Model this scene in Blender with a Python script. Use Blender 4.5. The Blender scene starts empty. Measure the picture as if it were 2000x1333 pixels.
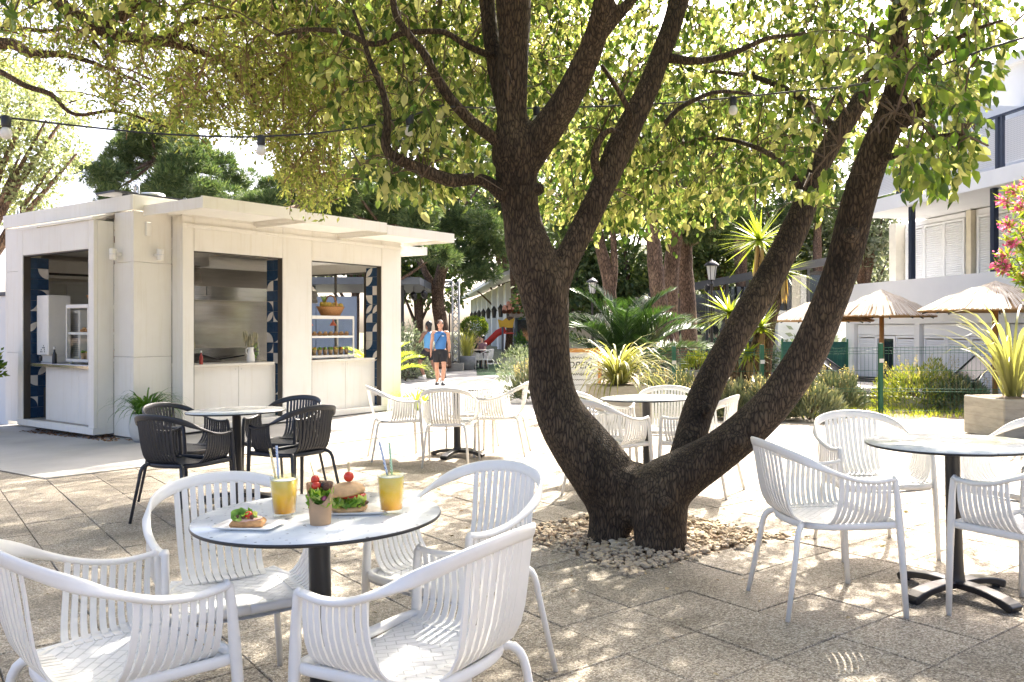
import bpy, bmesh, math, random
import numpy as np
from mathutils import Vector, Matrix, Quaternion, noise as mnoise
random.seed(7)
RNG = np.random.default_rng(11)
scene = bpy.context.scene
COL = scene.collection

# ------------------------------------------------------------------ camera
CAM_Z, FPX, HORIZON = 1.33, 1650.0, 640.0
cam_data = bpy.data.cameras.new('camera')
cam_data.sensor_fit = 'HORIZONTAL'
cam_data.sensor_width = 36.0
cam_data.lens = 36.0 * FPX / 2000.0
cam_data.shift_y = -(666.5 - HORIZON) / 2000.0
cam_data.clip_start, cam_data.clip_end = 0.05, 2000.0
cam = bpy.data.objects.new('camera', cam_data)
cam.location = (0, 0, CAM_Z)
cam.rotation_euler = (math.radians(90), 0, 0)
COL.objects.link(cam)
scene.camera = cam

# ------------------------------------------------------------------ sky, sun, exposure
SUN_EL = math.radians(44.0)
SUN_H = Vector((0.43, 0.903, 0)).normalized()          # horizontal direction towards the sun
world = bpy.data.worlds.new('World')
scene.world = world
world.use_nodes = True
wn = world.node_tree
sky = wn.nodes.new('ShaderNodeTexSky')
sky.sky_type = 'NISHITA'
sky.sun_disc = False
sky.sun_elevation = SUN_EL
sky.sun_rotation = math.atan2(SUN_H.x, SUN_H.y)
sky.dust_density = 5.5
sky.air_density = .45
sky.ozone_density = .3
bgn = wn.nodes['Background']
bgn.inputs['Strength'].default_value = 0.15
wn.links.new(sky.outputs[0], bgn.inputs['Color'])
sun_data = bpy.data.lights.new('sun', 'SUN')
sun_data.energy = 3.8
sun_data.angle = math.radians(0.55)
sun_data.color = (1.0, 0.93, 0.82)
sun = bpy.data.objects.new('sun', sun_data)
to_sun = (SUN_H * math.cos(SUN_EL) + Vector((0, 0, math.sin(SUN_EL)))).normalized()
sun.rotation_euler = to_sun.to_track_quat('Z', 'Y').to_euler()
sun.location = to_sun * 60
COL.objects.link(sun)
scene.view_settings.view_transform = 'Standard'
scene.view_settings.look = 'None'
scene.view_settings.gamma = 1.0
scene.view_settings.exposure = 2.4
cy = scene.cycles
cy.max_bounces = 8
cy.diffuse_bounces = 4
cy.glossy_bounces = 3
cy.transmission_bounces = 8
cy.transparent_max_bounces = 8
cy.sample_clamp_indirect = 8.0
cy.caustics_reflective = False
cy.caustics_refractive = False
cy.use_denoising = True

# ------------------------------------------------------------------ helpers
def gz(x, y):
    """ground height: the paving falls a little to one side and away"""
    return 0.02 * max(-16, min(16, x)) - 0.008 * max(-12, min(40, y))
GN = Vector((-0.02, 0.008, 1)).normalized()
TILT = Vector((0, 0, 1)).rotation_difference(GN)

def P(px, py, d):
    """photograph position (2000 px wide) at depth d metres, as a point in the place"""
    return Vector(((px - 1000) / FPX * d, d, CAM_Z - (py - HORIZON) / FPX * d))

def proj(v):
    """numpy (n,3) -> pixel x, y, depth"""
    d = np.maximum(v[:, 1], 1e-3)
    return 1000 + v[:, 0] / d * FPX, HORIZON - (v[:, 2] - CAM_Z) / d * FPX, v[:, 1]

def link(o, parent=None):
    COL.objects.link(o)
    if parent is not None:
        o.parent = parent
    return o

def tag(o, label=None, cat=None, group=None, kind=None):
    if label: o['label'] = label
    if cat: o['category'] = cat
    if group: o['group'] = group
    if kind: o['kind'] = kind
    return o

def empty(name, loc=(0, 0, 0), rz=0.0, tilt=False):
    o = bpy.data.objects.new(name, None)
    o.empty_display_size = 0.1
    o.location = loc
    q = Quaternion((0, 0, 1), rz)
    o.rotation_mode = 'QUATERNION'
    o.rotation_quaternion = (TILT @ q) if tilt else q
    COL.objects.link(o)
    return o

def copy_tree(o, parent=None):
    c = o.copy()
    COL.objects.link(c)
    c.parent = parent
    for ch in list(o.children):
        copy_tree(ch, c)
    return c

def mesh_np(name, verts, quads=None, tris=None, smooth=False):
    """fast mesh from numpy arrays"""
    me = bpy.data.meshes.new(name)
    verts = np.asarray(verts, dtype=np.float32)
    loops, starts = [], []
    n = 0
    if quads is not None and len(quads):
        q = np.asarray(quads, dtype=np.int32)
        loops.append(q.ravel()); starts.append(np.arange(len(q), dtype=np.int32) * 4 + n); n += q.size
    if tris is not None and len(tris):
        t = np.asarray(tris, dtype=np.int32)
        loops.append(t.ravel()); starts.append(np.arange(len(t), dtype=np.int32) * 3 + n); n += t.size
    loops = np.concatenate(loops); starts = np.concatenate(starts)
    me.vertices.add(len(verts)); me.vertices.foreach_set('co', verts.ravel())
    me.loops.add(len(loops)); me.loops.foreach_set('vertex_index', loops)
    me.polygons.add(len(starts)); me.polygons.foreach_set('loop_start', starts)
    if smooth:
        me.polygons.foreach_set('use_smooth', np.ones(len(starts), dtype=bool))
    me.update(calc_edges=True)
    return me

def obj_np(name, verts, quads=None, tris=None, mat=None, parent=None, smooth=False):
    me = mesh_np(name, verts, quads, tris, smooth)
    if mat is not None:
        me.materials.append(mat)
    return link(bpy.data.objects.new(name, me), parent)

class MB:
    """collects shapes; build() links them as one mesh object"""
    def __init__(s):
        s.v, s.f, s.m, s.sm = [], [], [], []
        s.cur = 0
        s.smooth = False
    def _add(s, vs, fs, smooth=None):
        b = len(s.v)
        s.v.extend([tuple(p) for p in vs])
        for f in fs:
            s.f.append([b + i for i in f]); s.m.append(s.cur); s.sm.append(s.smooth if smooth is None else smooth)
        return s
    def box(s, x0, x1, y0, y1, z0, z1, M=None):
        vs = [Vector((x, y, z)) for z in (z0, z1) for y in (y0, y1) for x in (x0, x1)]
        if M is not None: vs = [M @ p for p in vs]
        return s._add(vs, [(0, 2, 3, 1), (4, 5, 7, 6), (0, 1, 5, 4), (2, 6, 7, 3), (0, 4, 6, 2), (1, 3, 7, 5)], False)
    def bbox(s, x0, x1, y0, y1, z0, z1, b=0.004, M=None):
        """box with chamfered vertical and top edges"""
        b = min(b, (x1 - x0) * .45, (y1 - y0) * .45, (z1 - z0) * .45)
        def ring(i, z):
            return [(x0 + i, y0 + b + 0 * i, z), (x0 + b, y0 + i, z), (x1 - b, y0 + i, z), (x1 - i, y0 + b, z),
                    (x1 - i, y1 - b, z), (x1 - b, y1 - i, z), (x0 + b, y1 - i, z), (x0 + i, y1 - b, z)]
        vs = ring(b * .6, z0) + ring(0, z0 + b) + ring(0, z1 - b) + ring(b * .8, z1)
        vs = [Vector(p) for p in vs]
        if M is not None: vs = [M @ p for p in vs]
        fs = [tuple(range(7, -1, -1)), tuple(range(24, 32))]
        for r in range(3):
            for i in range(8):
                j = (i + 1) % 8
                fs.append((r * 8 + i, r * 8 + j, r * 8 + 8 + j, r * 8 + 8 + i))
        return s._add(vs, fs, False)
    def beam(s, p0, p1, w, h=None, up=(0, 0, 1)):
        h = h or w
        p0, p1 = Vector(p0), Vector(p1)
        t = (p1 - p0).normalized(); u = Vector(up)
        if abs(t.dot(u)) > .98: u = Vector((1, 0, 0))
        a = t.cross(u).normalized(); b = a.cross(t).normalized()
        vs = [p + a * (sx * w / 2) + b * (sz * h / 2) for p in (p0, p1) for sz in (-1, 1) for sx in (-1, 1)]
        return s._add(vs, [(0, 2, 3, 1), (4, 5, 7, 6), (0, 1, 5, 4), (2, 6, 7, 3), (0, 4, 6, 2), (1, 3, 7, 5)], False)
    def tube(s, pts, rad, n=8, cap=True, wob=0.0, sq=None):
        pts = [Vector(p) for p in pts]
        k = len(pts)
        if not hasattr(rad, '__len__'): rad = [rad] * k
        t0 = (pts[1] - pts[0]).normalized()
        a = t0.orthogonal().normalized()
        vs = []
        prev = t0
        for i, p in enumerate(pts):
            t = (pts[min(i + 1, k - 1)] - pts[max(i - 1, 0)]).normalized()
            a = prev.rotation_difference(t) @ a
            a = (a - t * a.dot(t)).normalized()
            prev = t
            b = t.cross(a)
            for j in range(n):
                an = 2 * math.pi * j / n
                r = rad[i] * (1 + (wob * mnoise.noise(p * 3 + Vector((math.cos(an), math.sin(an), 0)) * 1.3) if wob else 0))
                vs.append(p + (a * math.cos(an) + b * math.sin(an)) * r)
        fs = [(i * n + j, i * n + (j + 1) % n, (i + 1) * n + (j + 1) % n, (i + 1) * n + j) for i in range(k - 1) for j in range(n)]
        s._add(vs, fs, True)
        if cap:
            base = len(s.v) - len(vs)
            s.f.append([base + j for j in range(n - 1, -1, -1)]); s.m.append(s.cur); s.sm.append(False)
            s.f.append([base + (k - 1) * n + j for j in range(n)]); s.m.append(s.cur); s.sm.append(False)
        return s
    def band(s, pts, wd, ws, ts, round_=False, smooth=True):
        """sweep of a flat section: wd width directions, ws widths, ts thicknesses"""
        pts = [Vector(p) for p in pts]
        k = len(pts)
        if not hasattr(ws, '__len__'): ws = [ws] * k
        if not hasattr(ts, '__len__'): ts = [ts] * k
        sec = [(-.5, -.5), (.5, -.5), (.5, .5), (-.5, .5)]
        if round_:
            sec = [(-.5, 0), (-.4, -.38), (-.15, -.5), (.15, -.5), (.4, -.38), (.5, 0), (.4, .38), (.15, .5), (-.15, .5), (-.4, .38)]
        n = len(sec)
        vs = []
        for i, p in enumerate(pts):
            t = (pts[min(i + 1, k - 1)] - pts[max(i - 1, 0)]).normalized()
            w = Vector(wd[i]); w = (w - t * w.dot(t)).normalized()
            b = t.cross(w)
            for (x, y) in sec:
                vs.append(p + w * (x * ws[i]) + b * (y * ts[i]))
        fs = [(i * n + j, i * n + (j + 1) % n, (i + 1) * n + (j + 1) % n, (i + 1) * n + j) for i in range(k - 1) for j in range(n)]
        fs += [tuple(range(n - 1, -1, -1)), tuple((k - 1) * n + j for j in range(n))]
        return s._add(vs, fs, smooth)
    def lathe(s, prof, n=24, c=(0, 0, 0), M=None, smooth=True, sx=1.0, sy=1.0):
        vs = []
        for (r, z) in prof:
            for j in range(n):
                an = 2 * math.pi * j / n
                p = Vector((c[0] + sx * r * math.cos(an), c[1] + sy * r * math.sin(an), c[2] + z))
                vs.append(M @ p if M is not None else p)
        k = len(prof)
        fs = [(i * n + j, i * n + (j + 1) % n, (i + 1) * n + (j + 1) % n, (i + 1) * n + j) for i in range(k - 1) for j in range(n)]
        if prof[0][0] > 1e-5: fs.append(tuple(range(n - 1, -1, -1)))
        if prof[-1][0] > 1e-5: fs.append(tuple((k - 1) * n + j for j in range(n)))
        return s._add(vs, fs, smooth)
    def prism(s, poly, z0, z1, M=None):
        n = len(poly)
        vs = [Vector((x, y, z0)) for x, y in poly] + [Vector((x, y, z1)) for x, y in poly]
        if M is not None: vs = [M @ p for p in vs]
        fs = [tuple(range(n - 1, -1, -1)), tuple(range(n, 2 * n))] + [(i, (i + 1) % n, n + (i + 1) % n, n + i) for i in range(n)]
        return s._add(vs, fs, False)
    def ball(s, c, r, n=10, k=6, sx=1, sy=1, sz=1, lump=0.0, seed=0):
        c = Vector(c); vs = []
        for i in range(k + 1):
            th = math.pi * i / k
            for j in range(n):
                an = 2 * math.pi * j / n
                d = Vector((math.sin(th) * math.cos(an), math.sin(th) * math.sin(an), math.cos(th)))
                q = r * (1 + (lump * mnoise.noise(d * 2.1 + Vector((seed * 7.3, seed, 0))) if lump else 0))
                vs.append(c + Vector((d.x * sx, d.y * sy, d.z * sz)) * q)
        fs = [(i * n + j, (i + 1) * n + j, (i + 1) * n + (j + 1) % n, i * n + (j + 1) % n) for i in range(k) for j in range(n)]
        return s._add(vs, fs, True)
    def quad(s, a, b, c, d):
        return s._add([a, b, c, d], [(0, 1, 2, 3)], False)
    def mesh(s, name, mats):
        me = bpy.data.meshes.new(name)
        me.from_pydata([tuple(p) for p in s.v], [], s.f)
        if not isinstance(mats, (list, tuple)): mats = [mats]
        for m in mats: me.materials.append(m)
        me.polygons.foreach_set('material_index', s.m)
        me.polygons.foreach_set('use_smooth', s.sm)
        me.update()
        return me
    def build(s, name, mats, parent=None, loc=None):
        o = bpy.data.objects.new(name, s.mesh(name, mats))
        link(o, parent)
        if loc is not None: o.location = loc
        return o

def inst(name, me, parent=None, M=None, loc=None):
    o = bpy.data.objects.new(name, me)
    link(o, parent)
    if M is not None: o.matrix_local = M
    if loc is not None: o.location = loc
    return o

def remeshed(mb, voxel, smooth_it=2, name='body'):
    """union the shapes of a builder into one continuous skin"""
    me = mb.mesh(name, [])
    o = bpy.data.objects.new(name, me)
    COL.objects.link(o)
    r = o.modifiers.new('r', 'REMESH'); r.mode = 'VOXEL'; r.voxel_size = voxel; r.use_smooth_shade = True
    if smooth_it:
        sm = o.modifiers.new('s', 'SMOOTH'); sm.iterations = smooth_it; sm.factor = .5
    dg = bpy.context.evaluated_depsgraph_get()
    out = bpy.data.meshes.new_from_object(o.evaluated_get(dg))
    bpy.data.objects.remove(o)
    bpy.data.meshes.remove(me)
    out.name = name
    return out

def spline(pts, n):
    """Catmull-Rom through points (tuples of any length), n samples"""
    a = np.array([list(p) for p in pts], dtype=float)
    k = len(a)
    out = []
    for t in np.linspace(0, k - 1, n):
        i = min(int(t), k - 2); u = t - i
        p0, p1, p2, p3 = a[max(i - 1, 0)], a[i], a[i + 1], a[min(i + 2, k - 1)]
        out.append(.5 * ((2 * p1) + (-p0 + p2) * u + (2 * p0 - 5 * p1 + 4 * p2 - p3) * u * u + (-p0 + 3 * p1 - 3 * p2 + p3) * u ** 3))
    return np.array(out)

# ------------------------------------------------------------------ materials
def new_mat(name):
    m = bpy.data.materials.new(name)
    m.use_nodes = True
    nt = m.node_tree
    return m, nt, nt.nodes['Principled BSDF']

def N(nt, typ, **kw):
    n = nt.nodes.new(typ)
    for k, v in kw.items():
        if k in n.inputs: n.inputs[k].default_value = v
        else: setattr(n, k, v)
    return n

def pos_coord(nt, scale=(1, 1, 1), obj=False):
    if obj:
        src = nt.nodes.new('ShaderNodeTexCoord').outputs['Object']
    else:
        src = nt.nodes.new('ShaderNodeNewGeometry').outputs['Position']
    mp = N(nt, 'ShaderNodeMapping'); mp.inputs['Scale'].default_value = scale
    nt.links.new(src, mp.inputs['Vector'])
    return mp.outputs[0]

def ramp(nt, fac, stops):
    r = N(nt, 'ShaderNodeValToRGB')
    el = r.color_ramp.elements
    while len(el) < len(stops): el.new(.5)
    for e, (p, c) in zip(el, stops):
        e.position = p; e.color = (*c, 1) if len(c) == 3 else c
    nt.links.new(fac, r.inputs[0])
    return r.outputs[0]

def mat(name, col, rough=.5, metal=0, spec=.5, var=.12, vscale=3.0, bump=0.0, bscale=60.0, coat=0, stretch=(1, 1, 1), col2=None, obj=True):
    """painted / plain surface with slight uneven tone and fine relief"""
    m, nt, b = new_mat(name)
    co = pos_coord(nt, stretch, obj)
    nz = N(nt, 'ShaderNodeTexNoise', Scale=vscale, Detail=5.0, Roughness=.6)
    nt.links.new(co, nz.inputs['Vector'])
    c = np.array(col); c2 = np.array(col2) if col2 is not None else c * (1 - var)
    cr = ramp(nt, nz.outputs['Fac'], [(.3, tuple(c2)), (.68, tuple(np.minimum(c * (1 + var * .5 if col2 is None else 1), 1)))])
    nt.links.new(cr, b.inputs['Base Color'])
    b.inputs['Roughness'].default_value = rough
    b.inputs['Metallic'].default_value = metal
    b.inputs['Specular IOR Level'].default_value = spec
    if coat: b.inputs['Coat Weight'].default_value = coat
    if bump:
        nb = N(nt, 'ShaderNodeTexNoise', Scale=bscale, Detail=3.0)
        nt.links.new(co, nb.inputs['Vector'])
        bp = N(nt, 'ShaderNodeBump', Strength=bump, Distance=.01)
        nt.links.new(nb.outputs['Fac'], bp.inputs['Height'])
        nt.links.new(bp.outputs[0], b.inputs['Normal'])
    return m

def leaf_mat(name, cols, trans=.45, rough=.45, tcol=None):
    """leaf: colour differs leaf by leaf, light passes through the blade"""
    m, nt, b = new_mat(name)
    geo = nt.nodes.new('ShaderNodeNewGeometry')
    k = len(cols)
    cr = ramp(nt, geo.outputs['Random Per Island'], [((i + .5) / k, c) for i, c in enumerate(cols)])
    nt.links.new(cr, b.inputs['Base Color'])
    b.inputs['Roughness'].default_value = rough
    b.inputs['Specular IOR Level'].default_value = .35
    tr = nt.nodes.new('ShaderNodeBsdfTranslucent')
    mx = N(nt, 'ShaderNodeMix', data_type='RGBA', blend_type='MULTIPLY')
    mx.inputs[0].default_value = 1.0
    nt.links.new(cr, mx.inputs[6])
    mx.inputs[7].default_value = (*(tcol or (2.2, 2.0, .7)), 1)
    nt.links.new(mx.outputs[2], tr.inputs['Color'])
    ms = N(nt, 'ShaderNodeMixShader'); ms.inputs[0].default_value = trans
    nt.links.new(b.outputs[0], ms.inputs[1]); nt.links.new(tr.outputs[0], ms.inputs[2])
    nt.links.new(ms.outputs[0], nt.nodes['Material Output'].inputs['Surface'])
    return m

def glass_mat(name, tint=(1, 1, 1), alpha=.12, rough=.02):
    """thin pane: mostly see-through with a sharp reflection"""
    m, nt, b = new_mat(name)
    tb = N(nt, 'ShaderNodeBsdfTransparent'); tb.inputs[0].default_value = (*tint, 1)
    gl = N(nt, 'ShaderNodeBsdfGlossy', Roughness=rough)
    fr = N(nt, 'ShaderNodeLayerWeight', Blend=.5)
    pw = N(nt, 'ShaderNodeMath', operation='POWER'); pw.inputs[1].default_value = 4.0
    nt.links.new(fr.outputs['Facing'], pw.inputs[0])
    ad = N(nt, 'ShaderNodeMath', operation='MULTIPLY_ADD'); ad.inputs[1].default_value = .55; ad.inputs[2].default_value = alpha * .6
    nt.links.new(pw.outputs[0], ad.inputs[0])
    ms = N(nt, 'ShaderNodeMixShader')
    nt.links.new(ad.outputs[0], ms.inputs[0]); nt.links.new(tb.outputs[0], ms.inputs[1]); nt.links.new(gl.outputs[0], ms.inputs[2])
    nt.links.new(ms.outputs[0], nt.nodes['Material Output'].inputs['Surface'])
    return m

WHITE_PLASTIC = mat('white plastic', (.80, .78, .735), .34, var=.04, vscale=9, bump=.03, bscale=220)
BLACK_PLASTIC = mat('anthracite plastic', (.028, .031, .040), .38, var=.15, vscale=9, bump=.04, bscale=220)
BLACK_METAL = mat('black powder coat', (.012, .012, .014), .3, var=.2, vscale=6, bump=.03, bscale=260)
DARK_METAL = mat('dark grey metal', (.035, .038, .045), .45, var=.2)
NAVY_METAL = mat('navy painted steel', (.018, .028, .055), .4, var=.15)
STEEL = mat('brushed stainless steel', (.70, .68, .65), .25, metal=1, var=.12, vscale=2.5, stretch=(1, 1, 9), bump=.015, bscale=90)
ALU = mat('aluminium', (.62, .63, .64), .3, metal=1, var=.08)
WOOD_WARM = mat('varnished pine wood', (.46, .23, .08), .5, var=.3, vscale=5, stretch=(6, 6, .7), bump=.1, bscale=30)
CONCRETE = mat('board marked concrete', (.42, .39, .33), .85, var=.22, vscale=5, stretch=(1, 1, 4), bump=.25, bscale=40)
# ================================================================== GROUND
def ground_patch(poly, dz, n=1):
    """flat polygon draped on the ground at height dz above it"""
    me = bpy.data.meshes.new('patch')
    me.from_pydata([(x, y, gz(x, y) + dz) for x, y in poly], [], [list(range(len(poly)))])
    return me

# aggregate paving: small stones of mixed tone set in cement
def aggregate_mat():
    m, nt, b = new_mat('exposed aggregate paving')
    co = pos_coord(nt)
    vo = N(nt, 'ShaderNodeTexVoronoi', Scale=140.0, Randomness=1.0)
    nt.links.new(co, vo.inputs['Vector'])
    sep = N(nt, 'ShaderNodeSeparateColor'); nt.links.new(vo.outputs['Color'], sep.inputs[0])
    stones = ramp(nt, sep.outputs[0], [(.0, (.17, .145, .115)), (.22, (.27, .235, .19)), (.48, (.38, .34, .28)), (.72, (.48, .44, .37)), (.95, (.60, .56, .49))])
    edge = ramp(nt, vo.outputs['Distance'], [(.35, (1, 1, 1)), (.75, (.68, .64, .58))])
    mx = N(nt, 'ShaderNodeMix', data_type='RGBA', blend_type='MULTIPLY'); mx.inputs[0].default_value = 1
    nt.links.new(stones, mx.inputs[6]); nt.links.new(edge, mx.inputs[7])
    big = N(nt, 'ShaderNodeTexNoise', Scale=1.7, Detail=6.0, Roughness=.62); nt.links.new(co, big.inputs['Vector'])
    wear = ramp(nt, big.outputs['Fac'], [(.28, (.58, .56, .52)), (.45, (.88, .87, .85)), (.6, (1.0, .99, .97)), (.75, (1.12, 1.11, 1.08))])
    geo = nt.nodes.new('ShaderNodeNewGeometry'); oi = nt.nodes.new('ShaderNodeObjectInfo')
    ad = N(nt, 'ShaderNodeMath', operation='ADD'); nt.links.new(geo.outputs['Random Per Island'], ad.inputs[0]); nt.links.new(oi.outputs['Random'], ad.inputs[1])
    fr = N(nt, 'ShaderNodeMath', operation='FRACT'); nt.links.new(ad.outputs[0], fr.inputs[0])
    each = ramp(nt, fr.outputs[0], [(.0, (.84, .83, .81)), (1, (1.06, 1.05, 1.04))])
    m2 = N(nt, 'ShaderNodeMix', data_type='RGBA', blend_type='MULTIPLY'); m2.inputs[0].default_value = 1
    nt.links.new(mx.outputs[2], m2.inputs[6]); nt.links.new(wear, m2.inputs[7])
    m3 = N(nt, 'ShaderNodeMix', data_type='RGBA', blend_type='MULTIPLY'); m3.inputs[0].default_value = 1
    nt.links.new(m2.outputs[2], m3.inputs[6]); nt.links.new(each, m3.inputs[7])
    nt.links.new(m3.outputs[2], b.inputs['Base Color'])
    b.inputs['Roughness'].default_value = .82
    bp = N(nt, 'ShaderNodeBump', Strength=.55, Distance=.006, invert=True)
    nt.links.new(vo.outputs['Distance'], bp.inputs['Height']); nt.links.new(bp.outputs[0], b.inputs['Normal'])
    return m
AGG = aggregate_mat()
SOIL = mat('dry soil', (.20, .15, .10), .95, var=.4, vscale=2.2, bump=.5, bscale=30)
JOINT = mat('sandy joint dirt', (.15, .125, .095), .95, var=.4, vscale=8, bump=.4, bscale=60)
CEMENT = mat('smooth cement', (.37, .36, .345), .75, var=.22, vscale=.9, bump=.06, bscale=70)

base = MB()
n = 44
gxs = np.concatenate([np.linspace(-160, -17, 6), np.linspace(-15, 15, 16), np.linspace(17, 160, 6)])
gys = np.concatenate([np.linspace(-60, -13, 4), np.linspace(-11, 40, 28), np.linspace(45, 220, 6)])
vs = [(x, y, gz(x, y) - .035) for y in gys for x in gxs]
w = len(gxs)
base._add(vs, [(j * w + i, j * w + i + 1, (j + 1) * w + i + 1, (j + 1) * w + i) for j in range(len(gys) - 1) for i in range(w - 1)])
ground = base.build('ground', SOIL)
tag(ground, 'dry brown earth under and around the paving', kind='structure')

K1 = (-4.57, 8.27)                                   # corner of the cement apron by the kiosk
PAVE = [K1, (1.15, 13.95), (2.3, 21.0), (3.0, 30.0), (2.6, 39.5), (-15.8, 39.5), (-15.8, 16.69)]
pv = ground_patch(PAVE, .008)
pv.materials.append(CEMENT)
pavement = link(bpy.data.objects.new('pavement', pv))
tag(pavement, 'pale smooth cement apron and footpath around the kiosk', kind='structure')
me = bpy.data.meshes.new('apron'); 
kb = MB()
e45 = Vector((1, .993, 0)).normalized(); eL = Vector((-.8, .6, 0))
def side_strip(p0, p1, t):
    d = (Vector(p1) - Vector(p0)).normalized(); nn = Vector((-d.y, d.x)) * t
    a, b_ = Vector(p0), Vector(p1)
    q = [a, b_, b_ + nn, a + nn]
    vs = [(p.x, p.y, gz(p.x, p.y) - .04) for p in q] + [(p.x, p.y, gz(p.x, p.y) + .012) for p in q]
    kb._add(vs, [(0, 3, 2, 1), (4, 5, 6, 7), (0, 1, 5, 4), (1, 2, 6, 5), (2, 3, 7, 6), (3, 0, 4, 7)])
side_strip(K1, (1.15, 13.95), .10)
ks = kb.build('edging_strip', mat('edging stone', (.50, .47, .42), .8, var=.2, vscale=3, bump=.2), pavement)

def in_poly(x, y, poly):
    c = False; j = len(poly) - 1
    for i in range(len(poly)):
        xi, yi = poly[i]; xj, yj = poly[j]
        if (yi > y) != (yj > y) and x < (xj - xi) * (y - yi) / (yj - yi) + xi: c = not c
        j = i
    return c

# ---- the paved terrace
T = .42
E1 = Vector((.809, .588)); E2 = Vector((-.588, .809))
G0 = Vector((.66, 4.665))                            # corner of the tree pit
def patio_limit(x):                                  # far edge of the paving on the planted side
    return 13.6 - .28 * max(0, x - 1.2)
patio = MB()
pp = [(-11.6, -5), (11.6, -5), (11.6, patio_limit(11.6)), (1.2, 13.6), (1.15, 13.95), K1, (-11.6, 13.54)]
patio._add([(x, y, gz(x, y) - .018) for x, y in pp], [tuple(range(len(pp)))])
patio_o = patio.build('terrace', JOINT)
tag(patio_o, 'terrace of square pebble dash paving slabs round the tree', kind='structure')
h = T / 2 - .0022
slab_meshes = []
for k in range(4):
    sm = MB(); sm.bbox(-h, h, -h, h, -.017, 0, .004)
    slab_meshes.append(sm.mesh('paving_slab', AGG))
rot = Matrix.Rotation(math.atan2(E1.y, E1.x), 4, 'Z')
cells = []
for i in range(-34, 30):
    for j in range(-34, 34):
        if 0 <= i < 3 and 0 <= j < 3: continue
        c = G0 + E1 * ((i + .5) * T) + E2 * ((j + .5) * T)
        x, y = c
        if y < -4 or y > patio_limit(x) - .2 or x > 11 or x < -11: continue
        # keep clear of the cement apron edge
        if all(in_poly(x + E1.x * a * h + E2.x * b * h, y + E1.y * a * h + E2.y * b * h, PAVE) for a in (-1, 1) for b in (-1, 1)): continue
        vis = y > 2.2 and abs(x) < .64 * y + .3
        cells.append((0 if vis else 1, y, x, i, j))
cells.sort()
rest_v, rest_f = [], []
tq = TILT.to_matrix().to_4x4()
for idx, (hid, y, x, i, j) in enumerate(cells):
    r = random.Random(i * 991 + j)
    z = gz(x, y) + r.uniform(-.0022, .0012)
    M = Matrix.Translation((x, y, z)) @ tq @ Matrix.Rotation(r.uniform(-.006, .006), 4, 'X') @ Matrix.Rotation(r.uniform(-.006, .006), 4, 'Y') @ rot @ Matrix.Rotation(r.uniform(-.008, .008), 4, 'Z')
    if idx < 300:
        inst('paving_slab', slab_meshes[r.randrange(4)], patio_o, M)
    else:
        b0 = len(rest_v)
        src = slab_meshes[0]
        rest_v += [tuple(M @ v.co) for v in src.vertices]
        rest_f += [[b0 + q for q in p.vertices] for p in src.polygons]
rm = bpy.data.meshes.new('paving'); rm.from_pydata(rest_v, [], rest_f); rm.materials.append(AGG)
tag(link(bpy.data.objects.new('paving', rm), patio_o), kind='stuff')

# ---- stones of the tree pit
STONE = leaf_mat('pale limestone chippings', [(.50, .41, .28), (.40, .31, .20), (.58, .50, .38), (.30, .21, .13), (.46, .36, .24)], trans=0.0, rough=.85)
pit = empty('gravel_bed', (G0.x, G0.y, gz(G0.x, G0.y)))
tag(pit, 'square bed of pale limestone chippings round the tree foot', 'gravel bed')
pc = [G0 + E1 * (a * 3 * T) + E2 * (b * 3 * T) for a, b in ((0, 0), (1, 0), (1, 1), (0, 1))]
pb = MB(); pb._add([(p.x - G0.x, p.y - G0.y, gz(p.x, p.y) - .012 - gz(G0.x, G0.y)) for p in pc], [(0, 1, 2, 3)])
pb.build('bed_soil', SOIL, pit)
def pebble(seed):
    r = random.Random(seed)
    b = MB(); b.ball((0, 0, 0), 1, 6, 3, r.uniform(.8, 1.25), r.uniform(.65, 1), r.uniform(.45, .75), lump=.55, seed=seed)
    me = b.mesh('stone', STONE)
    for p in me.polygons: p.use_smooth = False
    return me
PEB = [pebble(s) for s in range(9)]
pr = random.Random(5)
stones = []
for k in range(2300):
    a, b_ = pr.random(), pr.random()
    if k > 2100: a = pr.choice([pr.uniform(-.05, .02), pr.uniform(.98, 1.06), a]); b_ = pr.choice([pr.uniform(-.05, .02), b_])
    p = G0 + E1 * (a * 3 * T) + E2 * (b_ * 3 * T)
    s = pr.uniform(.010, .026)
    stones.append((p.y, p.x, s, k))
stones.sort()
def stone_M(x, y, s, k):
    r = random.Random(k)
    heap = .02 * math.exp(-((x - .95) ** 2 + (y - 5.4) ** 2) / .25)
    z = gz(x, y) - gz(G0.x, G0.y) - .004 + heap + r.uniform(0, .014)
    return Matrix.Translation((x - G0.x, y - G0.y, z)) @ Matrix.Rotation(r.uniform(0, 6.3), 4, 'Z') @ Matrix.Rotation(r.uniform(-.5, .5), 4, 'X') @ Matrix.Scale(s, 4)
front = sorted([t for t in stones if t[2] > .015], key=lambda t: t[0])[:300]
fs_ids = set(t[3] for t in front)
rv, rf = [], []
for (y, x, s, k) in stones:
    M = stone_M(x, y, s, k)
    if k in fs_ids: inst('stone', PEB[k % 9], pit, M)
    else:
        b0 = len(rv); src = PEB[k % 9]
        rv += [tuple(M @ v.co) for v in src.vertices]; rf += [[b0 + q for q in p.vertices] for p in src.polygons]
rm = bpy.data.meshes.new('chippings'); rm.from_pydata(rv, [], rf); rm.materials.append(STONE)
tag(link(bpy.data.objects.new('chippings', rm), pit), kind='stuff')
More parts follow.
